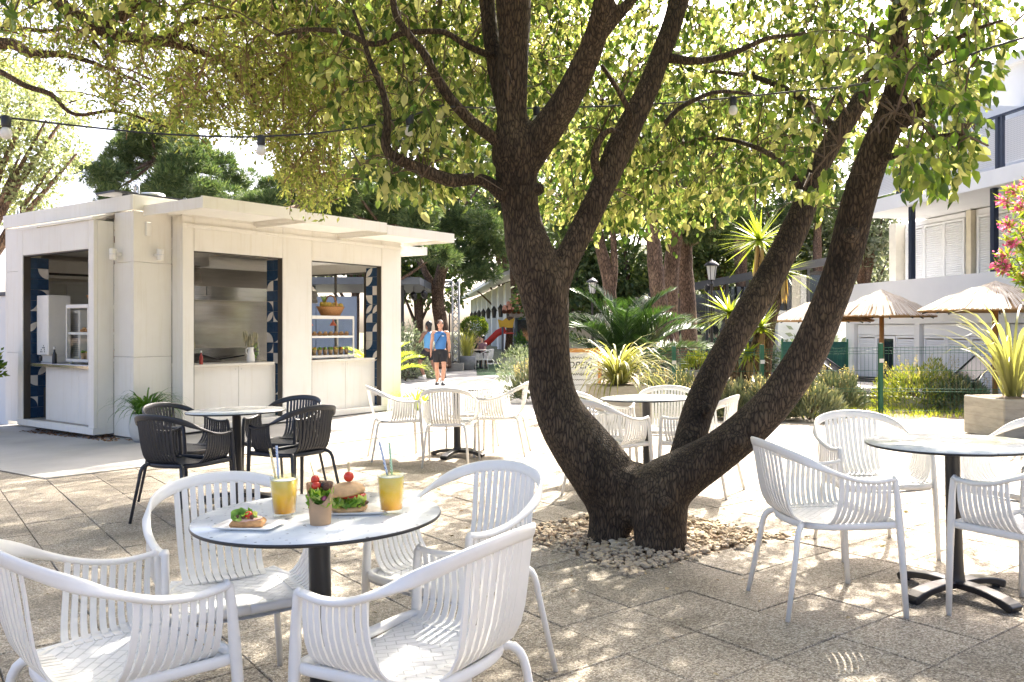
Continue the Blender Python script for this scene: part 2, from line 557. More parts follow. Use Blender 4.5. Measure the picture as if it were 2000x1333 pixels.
# ================================================================== CHAIRS AND TABLES
def bez(p0, p1, p2, p3, n):
    p0, p1, p2, p3 = map(Vector, (p0, p1, p2, p3))
    return [p0 * (1 - t) ** 3 + p1 * 3 * t * (1 - t) ** 2 + p2 * 3 * t * t * (1 - t) + p3 * t ** 3 for t in [i / (n - 1) for i in range(n)]]

HALF = [(.262, .215, .645), (.272, .12, .637), (.281, .02, .650), (.284, -.07, .680), (.270, -.16, .718), (.226, -.24, .756), (.15, -.292, .782), (.07, -.314, .793), (0, -.32, .796)]
RAIL = [Vector(p) for p in spline(HALF + [(-x, y, z) for x, y, z in HALF[-2::-1]], 49)]
def rail_at(fn):
    return min(RAIL, key=fn)
def weave_mat(name, col, rough):
    m, nt, b = new_mat(name)
    tc = nt.nodes.new('ShaderNodeTexCoord')
    mp = N(nt, 'ShaderNodeMapping'); mp.inputs['Rotation'].default_value = (0, 0, math.radians(45)); mp.inputs['Scale'].default_value = (1, 1, 1)
    nt.links.new(tc.outputs['Object'], mp.inputs['Vector'])
    br = N(nt, 'ShaderNodeTexBrick', Scale=1.0)
    br.inputs['Brick Width'].default_value = .062; br.inputs['Row Height'].default_value = .031; br.inputs['Mortar Size'].default_value = .0022
    br.inputs['Mortar Smooth'].default_value = .4; br.offset = .5
    nt.links.new(mp.outputs[0], br.inputs['Vector'])
    c = np.array(col)
    br.inputs['Color1'].default_value = (*c, 1); br.inputs['Color2'].default_value = (*(c * .97), 1); br.inputs['Mortar'].default_value = (*(c * .8), 1)
    nt.links.new(br.outputs['Color'], b.inputs['Base Color'])
    b.inputs['Roughness'].default_value = rough
    bp = N(nt, 'ShaderNodeBump', Strength=.9, Distance=.006, invert=True)
    nt.links.new(br.outputs['Fac'], bp.inputs['Height']); nt.links.new(bp.outputs[0], b.inputs['Normal'])
    return m

def crisp(o):
    o.data.set_sharp_from_angle(angle=math.radians(50)); return o
def make_chair(plastic, weave):
    root = empty('armchair')
    # top rail: round bar along the arms, broad band across the back
    wd, ws, ts = [], [], []
    for p in RAIL:
        k = max(0, min(1, (-p.y - .02) / .27)); k = k * k * (3 - 2 * k)
        out = Vector((math.copysign(1, p.x) if abs(p.x) > 1e-4 else 0, -.3, 0))
        side = Vector((math.copysign(1, p.x) * 1.0, 0, -.30)); back = Vector((p.x * .6, .26 - .3, -1))
        back = Vector((-p.x * .7, .24, -1))
        if p.x < 0: side = -side; side = Vector((abs(side.x), 0, .30))
        # keep one consistent turning direction: use downward/outward blend
        sgn = 1 if p.x >= 0 else -1
        v = Vector((sgn * 1.0, 0, -.45)).lerp(back, k)
        wd.append(v.normalized()); ws.append(.028 + .020 * k); ts.append(.019 - .003 * k)
    MBr = MB(); MBr.band([p + Vector((0, 0, -.012)) for p in RAIL], wd, ws, ts, round_=True)
    MBr.build('arm_rail', plastic, root)
    # front legs drop from the arm ends
    for s in (-1, 1):
        b = MB()
        pts = [(s * .262, .202, .640), (s * .2625, .214, .628), (s * .264, .222, .56), (s * .266, .228, .45), (s * .268, .236, .32), (s * .270, .250, 0.0)]
        b.band(pts, [(1, 0, 0)] * 6, [.026, .026, .026, .028, .027, .021], [.027, .027, .028, .034, .032, .025], round_=True)
        b.build('leg', plastic, root)
        b = MB()
        pts = bez((s * .150, -.165, .418), (s * .190, -.212, .430), (s * .200, -.226, .395), (s * .207, -.236, .31), 7) + [Vector((s * .236, -.298, 0.0))]
        b.band(pts, [Vector((1, -s * .6, 0)).normalized()] * 8, [.026, .028, .028, .028, .027, .026, .025, .021], [.026, .027, .028, .028, .027, .026, .025, .021], round_=True)
        b.build('leg', plastic, root)
    # slats of the arms
    ns = 10
    for s in (-1, 1):
        for i in range(ns):
            y0 = .186 - i * .0262
            rp = rail_at(lambda p: (abs(p.y - y0) if p.x * s > .2 else 9))
            yb = .175 - i * .0285
            path = bez((rp.x - s * .002, y0, rp.z - .016), (rp.x + s * .012, y0 - .002, .52), (s * .262, yb, .405), (s * .175, yb, .424), 8)
            b = MB(); b.band(path, [(0, 1, 0)] * 8, [.0168, .0172, .0176, .0182, .0189, .0197, .0206, .0215], .0065, smooth=True)
            crisp(b.build('slat', plastic, root))
    # slats of the back
    nb = 11
    for i in range(nb):
        x = (i - (nb - 1) / 2) * .0305
        rp = rail_at(lambda p: (abs(p.x - x) if p.y < -.2 else 9))
        path = bez((x, rp.y + .006, rp.z - .028), (x * .97, rp.y + .035, .60), (x * .92, -.275, .412), (x * .90, -.135, .424), 8)
        wide = 1.0
        b = MB(); b.band(path, [(1, 0, 0)] * 8, [.0208, .021, .0212, .0216, .022, .0226, .0232, .0236], .0065, smooth=True)
        crisp(b.build('slat', plastic, root))
    # woven seat
    b = MB(); nx, ny = 12, 13
    vs = []
    for j in range(ny):
        for i in range(nx):
            u = i / (nx - 1) * 2 - 1; v = j / (ny - 1)
            y = -.19 + v * .43
            wdt = .215 + .03 * v - .05 * max(0, .25 - v) * 2
            z = .430 - .016 * (1 - u * u) + .012 * max(0, .2 - v) * 3 - (.02 * max(0, v - .86) * 7)
            vs.append((u * wdt, y, z))
    fsq = [(j * nx + i, j * nx + i + 1, (j + 1) * nx + i + 1, (j + 1) * nx + i) for j in range(ny - 1) for i in range(nx - 1)]
    b._add(vs, fsq, True)
    b._add([(x, y, z - .012) for x, y, z in vs], [tuple(reversed(f)) for f in fsq], True)
    b.build('seat', weave, root)
    # rim under the seat
    rim = [(.0, .246, .416), (.12, .246, .416), (.225, .238, .418), (.256, .20, .420), (.240, .08, .417), (.220, -.06, .415), (.175, -.155, .416), (.10, -.196, .417), (0, -.206, .417)]
    rp = spline(rim + [(-x, y, z) for x, y, z in rim[-2:0:-1]] + [rim[0]], 45)
    b = MB(); b.band([Vector(p) for p in rp], [(0, 0, 1)] * len(rp), .034, .022, round_=True)
    b.build('seat_rim', plastic, root)
    return root

WHITE_WEAVE = weave_mat('white woven seat', (.78, .78, .77), .38)
BLACK_WEAVE = weave_mat('anthracite woven seat', (.05, .055, .068), .3)
white_chair = make_chair(WHITE_PLASTIC, WHITE_WEAVE)
black_chair = make_chair(BLACK_PLASTIC, BLACK_WEAVE)
used = set()
def place_chair(proto, x, y, fx, fy, label, group):
    if proto.name in used: o = copy_tree(proto)
    else: o = proto; used.add(proto.name)
    o.location = (x, y, gz(x, y))
    o.rotation_quaternion = TILT @ Quaternion((0, 0, 1), math.atan2(-fx, fy))
    tag(o, label, 'chair', group)
    return o
G1, G2, G3, G4, G5 = 'white chairs at the table with the food', 'black chairs by the kiosk', 'white chairs at the sunlit table', 'white chairs at the table behind the tree', 'white chairs at the bare table by the flax planter'
CH = [
 (white_chair, -1.13, 2.44, .72, .695, 'white slatted plastic armchair beside the bread plate, its back turned away from the tree', G1),
 (white_chair, -1.00, 3.07, .50, -.866, 'white slatted armchair between the food table and the black chairs', G1),
 (white_chair, -.20, 3.25, -.64, -.77, 'white slatted armchair between the food table and the tree pit', G1),
 (white_chair, -.255, 2.43, -.844, .536, 'white slatted armchair showing its back, tucked beside the burger plate', G1),
 (black_chair, -2.46, 6.36, .40, .917, 'black slatted armchair whose splayed leg stands on the dappled slabs', G2),
 (black_chair, -1.753, 6.83, -.80, .60, 'black slatted armchair with its back to the tree', G2),
 (black_chair, -2.74, 7.13, .93, -.37, 'black slatted armchair beside the grassy pot plant at the kiosk', G2),
 (black_chair, -2.02, 7.52, -.34, -.94, 'black slatted armchair with its back to the kiosk counters', G2),
 (white_chair, -1.26, 9.27, .97, .25, 'white armchair at the sunlit table, on the side of the kiosk', G3),
 (white_chair, -.64, 8.78, .10, .99, 'white armchair at the sunlit table with its back to the food table', G3),
 (white_chair, -.12, 9.41, -.97, .15, 'white armchair at the sunlit table, on the side of the tree trunk', G3),
 (white_chair, -.44, 9.80, -.15, -.99, 'white armchair at the sunlit table, on the side of the walking man', G3),
 (white_chair, .79, 6.93, .80, .60, 'white armchair behind the thick trunk, turned towards the flax planter', G4),
 (white_chair, 1.55, 6.97, -.85, .53, 'white armchair behind the forked limbs, its back to the right-angled fence', G4),
 (white_chair, .83, 7.62, .93, -.36, 'white armchair between the whiteboard easel and the table behind the tree', G4),
 (white_chair, 1.42, 7.86, -.35, -.94, 'white armchair in front of the lavender bed behind the tree', G4),
 (white_chair, 1.525, 4.10, .995, .10, 'white armchair next to the gravel bed, facing the bare table', G5),
 (white_chair, 2.15, 5.04, .0, -1.0, 'white armchair behind the bare table, with its back to the mesh fence', G5),
 (white_chair, 2.36, 3.78, -.45, .893, 'white armchair tucked over the black cross foot of the bare table', G5),
 (white_chair, 2.86, 4.66, -.90, -.40, 'white armchair at the bare table, beside the concrete flax planter', G5),
]
for c in CH: place_chair(*c)
bpy.data.objects[white_chair.name]['label'] = CH[0][5]
for o in COL.objects:
    if o.get('label') == 'white armchair behind the forked limbs, its back to the right-angled fence':
        o['label'] = 'white armchair behind the forked limbs, its back towards the straw parasols'

# ---- tables
def terrazzo_mat():
    m, nt, b = new_mat('pale terrazzo laminate')
    co = pos_coord(nt, (1, 1, 1), True)
    vo = N(nt, 'ShaderNodeTexVoronoi', Scale=60.0); nt.links.new(co, vo.inputs['Vector'])
    nz = N(nt, 'ShaderNodeTexNoise', Scale=16.0, Detail=4.0); nt.links.new(co, nz.inputs['Vector'])
    sep = N(nt, 'ShaderNodeSeparateColor'); nt.links.new(vo.outputs['Color'], sep.inputs[0])
    near = N(nt, 'ShaderNodeMath', operation='LESS_THAN'); 
    mul = N(nt, 'ShaderNodeMath', operation='MULTIPLY'); nt.links.new(sep.outputs[1], mul.inputs[0]); mul.inputs[1].default_value = .34
    nt.links.new(vo.outputs['Distance'], near.inputs[0]); nt.links.new(mul.outputs[0], near.inputs[1])
    pick = N(nt, 'ShaderNodeMath', operation='GREATER_THAN'); pick.inputs[1].default_value = .52; nt.links.new(sep.outputs[0], pick.inputs[0])
    an = N(nt, 'ShaderNodeMath', operation='MULTIPLY'); nt.links.new(near.outputs[0], an.inputs[0]); nt.links.new(pick.outputs[0], an.inputs[1])
    basec = ramp(nt, nz.outputs['Fac'], [(.3, (.60, .62, .62)), (.7, (.72, .73, .72))])
    chip = ramp(nt, sep.outputs[2], [(.0, (.16, .16, .16)), (.5, (.38, .38, .37)), (1, (.50, .48, .45))])
    mx = N(nt, 'ShaderNodeMix', data_type='RGBA'); nt.links.new(an.outputs[0], mx.inputs[0]); nt.links.new(basec, mx.inputs[6]); nt.links.new(chip, mx.inputs[7])
    nt.links.new(mx.outputs[2], b.inputs['Base Color'])
    b.inputs['Roughness'].default_value = .16
    return m
TERRAZZO = terrazzo_mat()
TABLE_H = .75
def make_table():
    root = empty('cafe_table')
    b = MB(); b.lathe([(0, .7375), (.394, .7375), (.3985, .739), (.400, .742), (.400, .746), (.3985, .7488), (.3975, .7492)], 72)
    b.build('table_edge', BLACK_METAL, root)
    b = MB(); b.lathe([(.3976, .7484), (.3974, .75), (0, .75)], 72)
    b.build('table_top', TERRAZZO, root)
    b = MB(); b.lathe([(.052, .045), (.046, .07), (.040, .12), (.037, .3), (.035, .70), (.036, .71), (.11, .722), (.13, .7368)], 32)
    b.build('pedestal', BLACK_METAL, root)
    for k in range(4):
        a = math.radians(45 + 90 * k)
        d = Vector((math.cos(a), math.sin(a), 0))
        pts = [d * r + Vector((0, 0, z)) for r, z in ((.0, .058), (.06, .060), (.13, .060), (.20, .052), (.255, .040), (.30, .024), (.318, .016))]
        b = MB(); b.band(pts, [(-d.y, d.x, 0)] * 7, [.072, .072, .074, .078, .082, .084, .078], [.034, .034, .032, .032, .036, .040, .030], round_=False, smooth=False)
        o = b.build('foot', BLACK_METAL, root)
        md = o.modifiers.new('b', 'BEVEL'); md.width = .006; md.segments = 2
        p = MB(); p.lathe([(.018, 0), (.02, .006), (.016, .022)], 12, c=tuple(d * .292))
        p.build('foot_pad', BLACK_PLASTIC, o)
    return root
table = make_table()
TB = [(-.62, 2.77, 12, 'round terrazzo topped table laid with food and two juices'),
      (-2.25, 6.94, 40, 'round grey topped table among the black chairs'),
      (-.60, 9.30, 20, 'round table in full sun among white chairs near the kiosk'),
      (1.19, 7.40, 33, 'round table half hidden behind the forked tree'),
      (2.19, 4.17, -21, 'bare round white topped table with black cross foot beside the tree')]
TABLES = []
for i, (x, y, rz, lab) in enumerate(TB):
    o = table if i == 0 else copy_tree(table)
    o.location = (x, y, gz(x, y)); o.rotation_quaternion = TILT @ Quaternion((0, 0, 1), math.radians(rz))
    tag(o, lab, 'table', 'round cafe tables'); TABLES.append(o)
# ================================================================== KIOSK
KZ = -.195
KC = Vector((-5.15, 11.49, KZ))
KA = math.atan2(.809, .588)
KM = Matrix.Translation(KC) @ Matrix.Rotation(KA, 4, 'Z')
def kworld(x, y, z): return KM @ Vector((x, y, z))
kiosk = empty('kiosk', KC, KA)
tag(kiosk, 'cream white panelled snack kiosk with open serving hatches and lifted awnings', 'kiosk')
def panel_mat():
    m, nt, b = new_mat('cream painted panel')
    co = pos_coord(nt, (1, 1, 1), True)
    n1 = N(nt, 'ShaderNodeTexNoise', Scale=1.3, Detail=6.0, Roughness=.6); nt.links.new(co, n1.inputs['Vector'])
    mp = pos_coord(nt, (14, 14, .8), True)
    n2 = N(nt, 'ShaderNodeTexNoise', Scale=1.0, Detail=5.0, Roughness=.7); nt.links.new(mp, n2.inputs['Vector'])
    c1 = ramp(nt, n1.outputs['Fac'], [(.3, (.745, .72, .66)), (.7, (.81, .79, .74))])
    c2 = ramp(nt, n2.outputs['Fac'], [(.30, (.86, .82, .74)), (.48, (1, 1, 1))])
    mx = N(nt, 'ShaderNodeMix', data_type='RGBA', blend_type='MULTIPLY'); mx.inputs[0].default_value = .45
    nt.links.new(c1, mx.inputs[6]); nt.links.new(c2, mx.inputs[7])
    nt.links.new(mx.outputs[2], b.inputs['Base Color'])
    b.inputs['Roughness'].default_value = .38
    bp = N(nt, 'ShaderNodeBump', Strength=.05, Distance=.02); nt.links.new(n1.outputs['Fac'], bp.inputs['Height']); nt.links.new(bp.outputs[0], b.inputs['Normal'])
    return m
CREAM = panel_mat()
INNER = mat('kiosk inner lining', (.80, .78, .74), .5, var=.12)
SEAM = mat('dark seam gasket', (.05, .045, .04), .7)
BRONZE = mat('dark bronze frame', (.06, .05, .04), .4)
ROOF = mat('roof sheet', (.55, .53, .49), .6, var=.2)
RUST = mat('rusty streak', (.22, .10, .04), .8, var=.5, vscale=20)
LX, LY, HT = 5.0, 3.82, 3.33

def kbox(name, x0, x1, y0, y1, z0, z1, m, parent=None, bev=.004):
    b = MB(); b.bbox(x0, x1, y0, y1, z0, z1, bev)
    return b.build(name, m, parent or kiosk)
# body: floor, roof, back wall, corner strips
kbox('kiosk_floor', .03, LX - .03, .03, LY - .03, .02, .10, INNER)
kbox('roof_deck', .03, LX - .03, .03, LY - .03, 3.05, 3.15, ROOF)
kbox('inner_ceiling', .06, LX - .06, .06, LY - .06, 2.74, 2.80, INNER)
for i, (a, b_) in enumerate(((0, 1.25), (1.25, 2.5), (2.5, 3.75), (3.75, 5.0))):
    kbox('wall_panel', a + .002, b_ - .002, LY - .06, LY, .02, 3.12, CREAM)
# front wall strip next to the corner, split by two horizontal seams
for z0, z1 in ((.02, 1.12), (1.12, 2.42), (2.42, 3.12)):
    kbox('wall_panel', .002, .572, .0, .06, z0 + .002, z1 - .002, CREAM)
    kbox('wall_panel', .0, .06, .062, .498, z0 + .002, z1 - .002, CREAM)
for z0, z1 in ((.02, 1.12), (1.12, 2.42), (2.42, 3.12)):
    kbox('wall_panel', .0, .06, 2.74, LY - .062, z0 + .002, z1 - .002, CREAM)
kbox('seam_backing', .02, .05, .02, LY - .07, .03, .6, SEAM)
# parapet fascia
kbox('roof_fascia', -.03, LX + .03, -.035, .0, 3.125, HT, CREAM)
kbox('roof_fascia', -.035, -.0, .002, LY, 3.125, HT, CREAM)
kbox('roof_fascia', LX, LX + .035, .002, LY, 3.125, HT, CREAM)
kbox('roof_fascia', .002, LX - .002, LY - .035, LY, 3.125, HT, CREAM)
# ---- front serving frame (proud of the wall)
FX0, FX1, FY = .576, 4.976, -.257
HEAD, CT = 2.61, .99
def fpanel(x0, x1, z0, z1, y0=FY, y1=FY + .05): return kbox('frame_panel', x0 + .002, x1 - .002, y0, y1, z0 + .002, z1 - .002, CREAM)
fpanel(FX0, .756, .14, 3.09)
fpanel(2.312, 2.896, .14, 3.09)
fpanel(4.481, FX1, .14, 3.09)
fpanel(.756, 2.312, HEAD, 3.09)
fpanel(2.896, 4.481, HEAD, 3.09)
kbox('sill_lip', FX0, FX1, FY - .012, .0, .05, .14, CREAM)
kbox('frame_top', FX0, FX1, FY + .003, .06, 3.092, 3.115, CREAM)
kbox('frame_side', FX0, FX0 + .05, FY + .052, .0, .14, 3.09, CREAM)
kbox('frame_side', FX1 - .05, FX1, FY + .052, .06, .14, 3.09, CREAM)
kbox('drip_ledge', FX0 - .02, FX1 + .01, FY - .03, FY - .002, 2.93, 2.985, CREAM)
for x0, x1 in ((.756, 2.312), (2.896, 4.481)):
    # thin dark reveal round the hatch
    for a in ((x0, x0 + .012, .14, HEAD), (x1 - .012, x1, .14, HEAD), (x0 + .013, x1 - .013, HEAD - .014, HEAD - .001)):
        kbox('hatch_reveal', a[0], a[1], FY + .012, FY + .11, a[2], a[3], BRONZE, bev=.001)
    # left jamb lining
    kbox('jamb_lining', x0 - .05, x0 - .001, FY + .052, .08, .14, HEAD + .06, INNER)
    # panels under the counter
    xm = (x0 + x1) / 2 + .08
    for a, b_ in ((x0 + .014, xm), (xm, x1 - .014)):
        kbox('counter_panel', a + .002, b_ - .002, FY + .16, FY + .20, .14, CT - .045, CREAM)
        for k in (0, 1):
            b = MB(); b.lathe([(.0, 0), (.008, 0), (.006, .004), (0, .005)], 10, M=Matrix.Translation((a + .05 if k == 0 else b_ - .05, FY + .159, CT - .09)) @ Matrix.Rotation(math.pi / 2, 4, 'X'))
            b.build('screw', ALU, kiosk)
    kbox('counter', x0 + .014, x1 - .10, FY + .07, .42, CT - .04, CT, mat('counter slab', (.70, .66, .58), .3, var=.06) if x0 < 1 else bpy.data.materials['counter slab'])
kbox('soffit', FX0 + .06, FX1 - .06, FY + .06, .055, HEAD + .005, HEAD + .03, INNER)
# ---- left serving frame
LX0, LY0, LY1 = -.283, .50, 2.73
def lpanel(y0, y1, z0, z1): return kbox('frame_panel', LX0, LX0 + .05, y0 + .002, y1 - .002, z0 + .002, z1 - .002, CREAM)
lpanel(LY0, .648, .14, 3.0); lpanel(2.576, LY1, .14, 3.0); lpanel(.648, 2.576, HEAD, 3.0)
kbox('sill_lip', LX0 - .012, .0, LY0, LY1, .05, .14, CREAM)
kbox('frame_side', LX0 + .052, .0, LY0, LY0 + .05, .14, 3.0, CREAM)
kbox('frame_side', LX0 + .052, .0, LY1 - .05, LY1, .14, 3.0, CREAM)
b = MB(); b._add([(LX0 - .03, LY0 - .02, 3.005), (LX0 - .03, LY1, 3.005), (.0, LY1, 3.10), (.0, LY0 - .02, 3.10), (LX0 - .03, LY0 - .02, 3.03), (LX0 - .03, LY1, 3.03), (.0, LY1, 3.122), (.0, LY0 - .02, 3.122)],
                [(3, 2, 1, 0), (4, 5, 6, 7), (0, 1, 5, 4), (1, 2, 6, 5), (2, 3, 7, 6), (3, 0, 4, 7)]); b.build('frame_cap', CREAM, kiosk)
for a in ((.649, .66, .14, HEAD), (2.565, 2.575, .14, HEAD), (.661, 2.564, HEAD - .014, HEAD - .001)):
    kbox('hatch_reveal', LX0 + .012, LX0 + .11, a[0], a[1], a[2], a[3], BRONZE, bev=.001)
STEEL_EDGE = STEEL
kbox('counter', LX0 + .07, .66, .665, 2.52, CT - .05, CT, STEEL)
for a, b_ in ((.665, 1.25), (1.25, 2.22)):
    kbox('counter_panel', LX0 + .17, LX0 + .21, a + .002, b_ - .002, .14, CT - .055, CREAM)
kbox('threshold', LX0 + .06, .06, .66, 2.565, .10, .142, mat('worn grey threshold', (.33, .30, .26), .8, var=.3, vscale=9))
# ---- right end wall with its open window, seen through the hatch
for y0, y1, z0, z1 in ((.06, .60, .02, 3.12), (2.30, LY - .06, .02, 3.12), (.60, 2.30, .02, .60), (.60, 2.30, 2.56, 3.12)):
    kbox('wall_panel', LX - .06, LX, y0 + .002, y1 - .002, z0, z1, CREAM)
for a in ((.602, .63, .6, 2.56), (2.27, 2.298, .6, 2.56), (.632, 2.268, 2.53, 2.558), (1.40, 1.43, .6, 2.53)):
    kbox('window_frame', LX - .10, LX - .061, a[0], a[1], a[2], a[3], BRONZE, bev=.002)
# ---- decorated tiles on the inner jambs
NAVY = mat('navy glazed tile', (.022, .055, .115), .16, var=.25, vscale=14, bump=.05, bscale=80)
TWHITE = mat('ivory glazed tile', (.70, .66, .60), .18, var=.06)
GROUT = mat('tile grout', (.45, .45, .45), .8)
TS = .163
def arc(cx, cy, r, a0, a1, n=9): return [(cx + r * math.cos(math.radians(a0 + (a1 - a0) * i / (n - 1))), cy + r * math.sin(math.radians(a0 + (a1 - a0) * i / (n - 1)))) for i in range(n)]
def tile_mesh(kind):
    h = TS / 2 - .0012; b = MB()
    b.bbox(-h, h, -h, h, -.008, 0, .0015)
    b.cur = 1
    q = 2 * h
    if kind == 'leaf': poly = arc(-h, h, q, -90, 0) + arc(h, -h, q, 90, 180)[1:-1]
    elif kind == 'quarter': poly = [(-h, -h)] + arc(-h, -h, q, 0, 90)
    elif kind == 'horn': poly = [(h, h)] + arc(-h, h, q, 0, -90)[0:1] + arc(-h, -h, q, 0, 90)[::1] if False else arc(-h, h, q, -90, 0) + [(h, -h)]
    elif kind == 'plain': poly = None
    elif kind == 'white': poly = [(-h, -h), (h, -h), (h, h), (-h, h)]
    if poly: b.prism([(x * .985, y * .985) for x, y in poly], .0, .0008)
    return b.mesh('tile', [NAVY, TWHITE])
TM = {k: tile_mesh(k) for k in ('leaf', 'quarter', 'horn', 'plain', 'white')}
tr = random.Random(3)
def tile_strip(origin, ux, uz, normal, cols, rows, pat, pname):
    o_ = Vector(origin); ux, uz, nn = Vector(ux), Vector(uz), Vector(normal)
    R = Matrix((ux, uz, nn)).transposed().to_4x4()
    bk = MB(); 
    a = o_ - nn * .009; c = ux * (cols * TS); d = uz * (rows * TS)
    vs = [a, a + c, a + c + d, a + d]; vs2 = [p - nn * .04 for p in vs]
    bk._add(vs + vs2, [(0, 1, 2, 3), (7, 6, 5, 4), (0, 4, 5, 1), (1, 5, 6, 2), (2, 6, 7, 3), (3, 7, 4, 0)])
    back = bk.build('tiled_jamb', GROUT, kiosk)
    for r in range(rows):
        for cc in range(cols):
            k, ro = pat[(r * cols + cc) % len(pat)]
            M = Matrix.Translation(o_ + ux * ((cc + .5) * TS) + uz * ((r + .5) * TS)) @ R @ Matrix.Rotation(ro * math.pi / 2, 4, 'Z')
            inst('tile', TM[k], back, M)
PATA = [('plain', 0), ('plain', 0), ('quarter', 1), ('plain', 0), ('plain', 0), ('horn', 0), ('plain', 1), ('plain', 0), ('leaf', 0), ('plain', 0), ('plain', 0), ('white', 0), ('horn', 0), ('plain', 0), ('quarter', 0), ('horn', 0),
        ('plain', 0), ('plain', 0), ('leaf', 0), ('horn', 3), ('horn', 1), ('plain', 0)]
PATB = [('quarter', 2), ('plain', 0), ('plain', 0), ('white', 0), ('quarter', 3), ('plain', 0), ('leaf', 0), ('plain', 0), ('leaf', 0), ('horn', 2), ('plain', 0), ('leaf', 0), ('quarter', 3), ('plain', 0), ('white', 0), ('plain', 0),
        ('plain', 0), ('quarter', 1), ('quarter', 1), ('plain', 0), ('leaf', 0), ('leaf', 0)]
PATC = [('plain', 0), ('plain', 0), ('horn', 1), ('plain', 0), ('plain', 0), ('plain', 0), ('quarter', 2), ('plain', 0), ('plain', 0), ('leaf', 0), ('plain', 0), ('plain', 0), ('plain', 0), ('horn', 0), ('plain', 0), ('leaf', 0), ('leaf', 0), ('plain', 0), ('plain', 0), ('quarter', 2), ('horn', 0)]
# right jamb of each front hatch: looks back along the front, faces the corner
for x1, pat in ((2.312, PATA), (4.481, PATB)):
    tile_strip((x1 - .004, FY + .33 + .06, .145), (0, -1, 0), (0, 0, 1), (-1, 0, 0), 2, 15, pat, '')
# far jamb of the left hatch (faces the corner)
tile_strip((LX0 + .055, 2.568, .145), (1, 0, 0), (0, 0, 1), (0, -1, 0), 2, 15, PATC, '')
# ---- kitchen: steel back wall, hood, range
kbox('steel_splashback', .60, 4.4, 1.62, 1.66, .10, 2.74, STEEL)
b = MB(); b._add([(.5, .90, 1.98), (4.0, .90, 1.98), (4.0, .90, 2.18), (.5, .90, 2.18), (.5, 1.3, 2.50), (4.0, 1.3, 2.50), (.5, 1.61, 2.50), (4.0, 1.61, 2.50), (.5, 1.61, 1.98), (4.0, 1.61, 1.98)],
                [(0, 1, 2, 3), (3, 2, 5, 4), (4, 5, 7, 6), (0, 8, 9, 1), (0, 3, 4, 6, 8), (1, 9, 7, 5, 2)])
b.build('extractor_hood', STEEL, kiosk)
kbox('hood_lip', .49, 4.01, .885, .902, 1.96, 2.03, STEEL)
kbox('hood_seam', 1.74, 1.746, .893, .9, 1.98, 2.18, DARK_METAL, bev=.0005)
kbox('hood_duct', .9, 1.9, 1.05, 1.6, 2.51, 2.74, STEEL)
# awnings: three translucent flaps over the front
def translucent_mat():
    m, nt, b = new_mat('white translucent awning sheet')
    b.inputs['Base Color'].default_value = (.82, .80, .76, 1); b.inputs['Roughness'].default_value = .5
    tr_ = N(nt, 'ShaderNodeBsdfTranslucent'); tr_.inputs[0].default_value = (.85, .83, .78, 1)
    ms = N(nt, 'ShaderNodeMixShader'); ms.inputs[0].default_value = .2
    nt.links.new(b.outputs[0], ms.inputs[1]); nt.links.new(tr_.outputs[0], ms.inputs[2]); nt.links.new(ms.outputs[0], nt.nodes['Material Output'].inputs['Surface'])
    return m
AWN = translucent_mat()
def awning(M, w, d, lead):
    root = MB(); root.box(.01, w - .01, -d + .02, -.01, .055, .062, M)
    o = root.build('awning_flap', AWN, kiosk)
    f = MB()
    f.box(0, w, -d - .02, -d + .02, -.0, .155, M); f.box(0, .03, -d + .021, 0, .0, .14, M); f.box(w - .03, w, -d + .021, 0, .0, .14, M)
    f.build('awning_frame', CREAM, o)
    r = MB()
    for k in range(1, 5):
        x = w * k / 5
        r.box(x - .012, x + .012, -d + .022, -.01, .064, .10, M)
    r.build('awning_rib', CREAM, o)
AX = [.13, 1.80, 3.46, 5.13]
for i in range(3):
    awning(Matrix.Translation((AX[i] + .004, -.01, 3.055 - .025 * i)) @ Matrix.Rotation(-.004, 4, 'Y'), AX[i + 1] - AX[i] - .008, 1.36, i)
awning(Matrix.Translation((LX + .04, .3, 2.96)) @ Matrix.Rotation(math.pi / 2, 4, 'Z'), 2.4, 1.25, 0)
# roof furniture
b = MB(); b.lathe([(.34, 3.15), (.34, 3.38), (.30, 3.41), (.19, 3.42), (.19, 3.50), (.17, 3.53), (0, 3.54)], 28, c=(1.0, 1.2, .05)); b.build('roof_vent', ALU, kiosk)
b = MB(); b.box(-.10, 1.1, .30, .8, 3.385, 3.415); b.build('roof_hatch_board', DARK_METAL, kiosk)
b = MB(); b.box(.1, .16, .4, .46, 3.15, 3.386); b.box(.95, 1.0, .65, .7, 3.15, 3.386); b.build('hatch_support', DARK_METAL, kiosk)
b = MB(); b.tube([(.0, .05, 3.3), (.0, .05, 3.40), (.0, .10, 3.44), (.0, .15, 3.40), (.0, .15, 3.3)], .014, 6, cap=False); b.build('lifting_lug', ALU, kiosk).location = (.25, .25, .1)
b = MB(); b.tube([(.0, .05, 3.3), (.0, .05, 3.40), (.0, .10, 3.44), (.0, .15, 3.40), (.0, .15, 3.3)], .014, 6, cap=False); b.build('lifting_lug', ALU, kiosk).location = (.0, 3.3, .0)
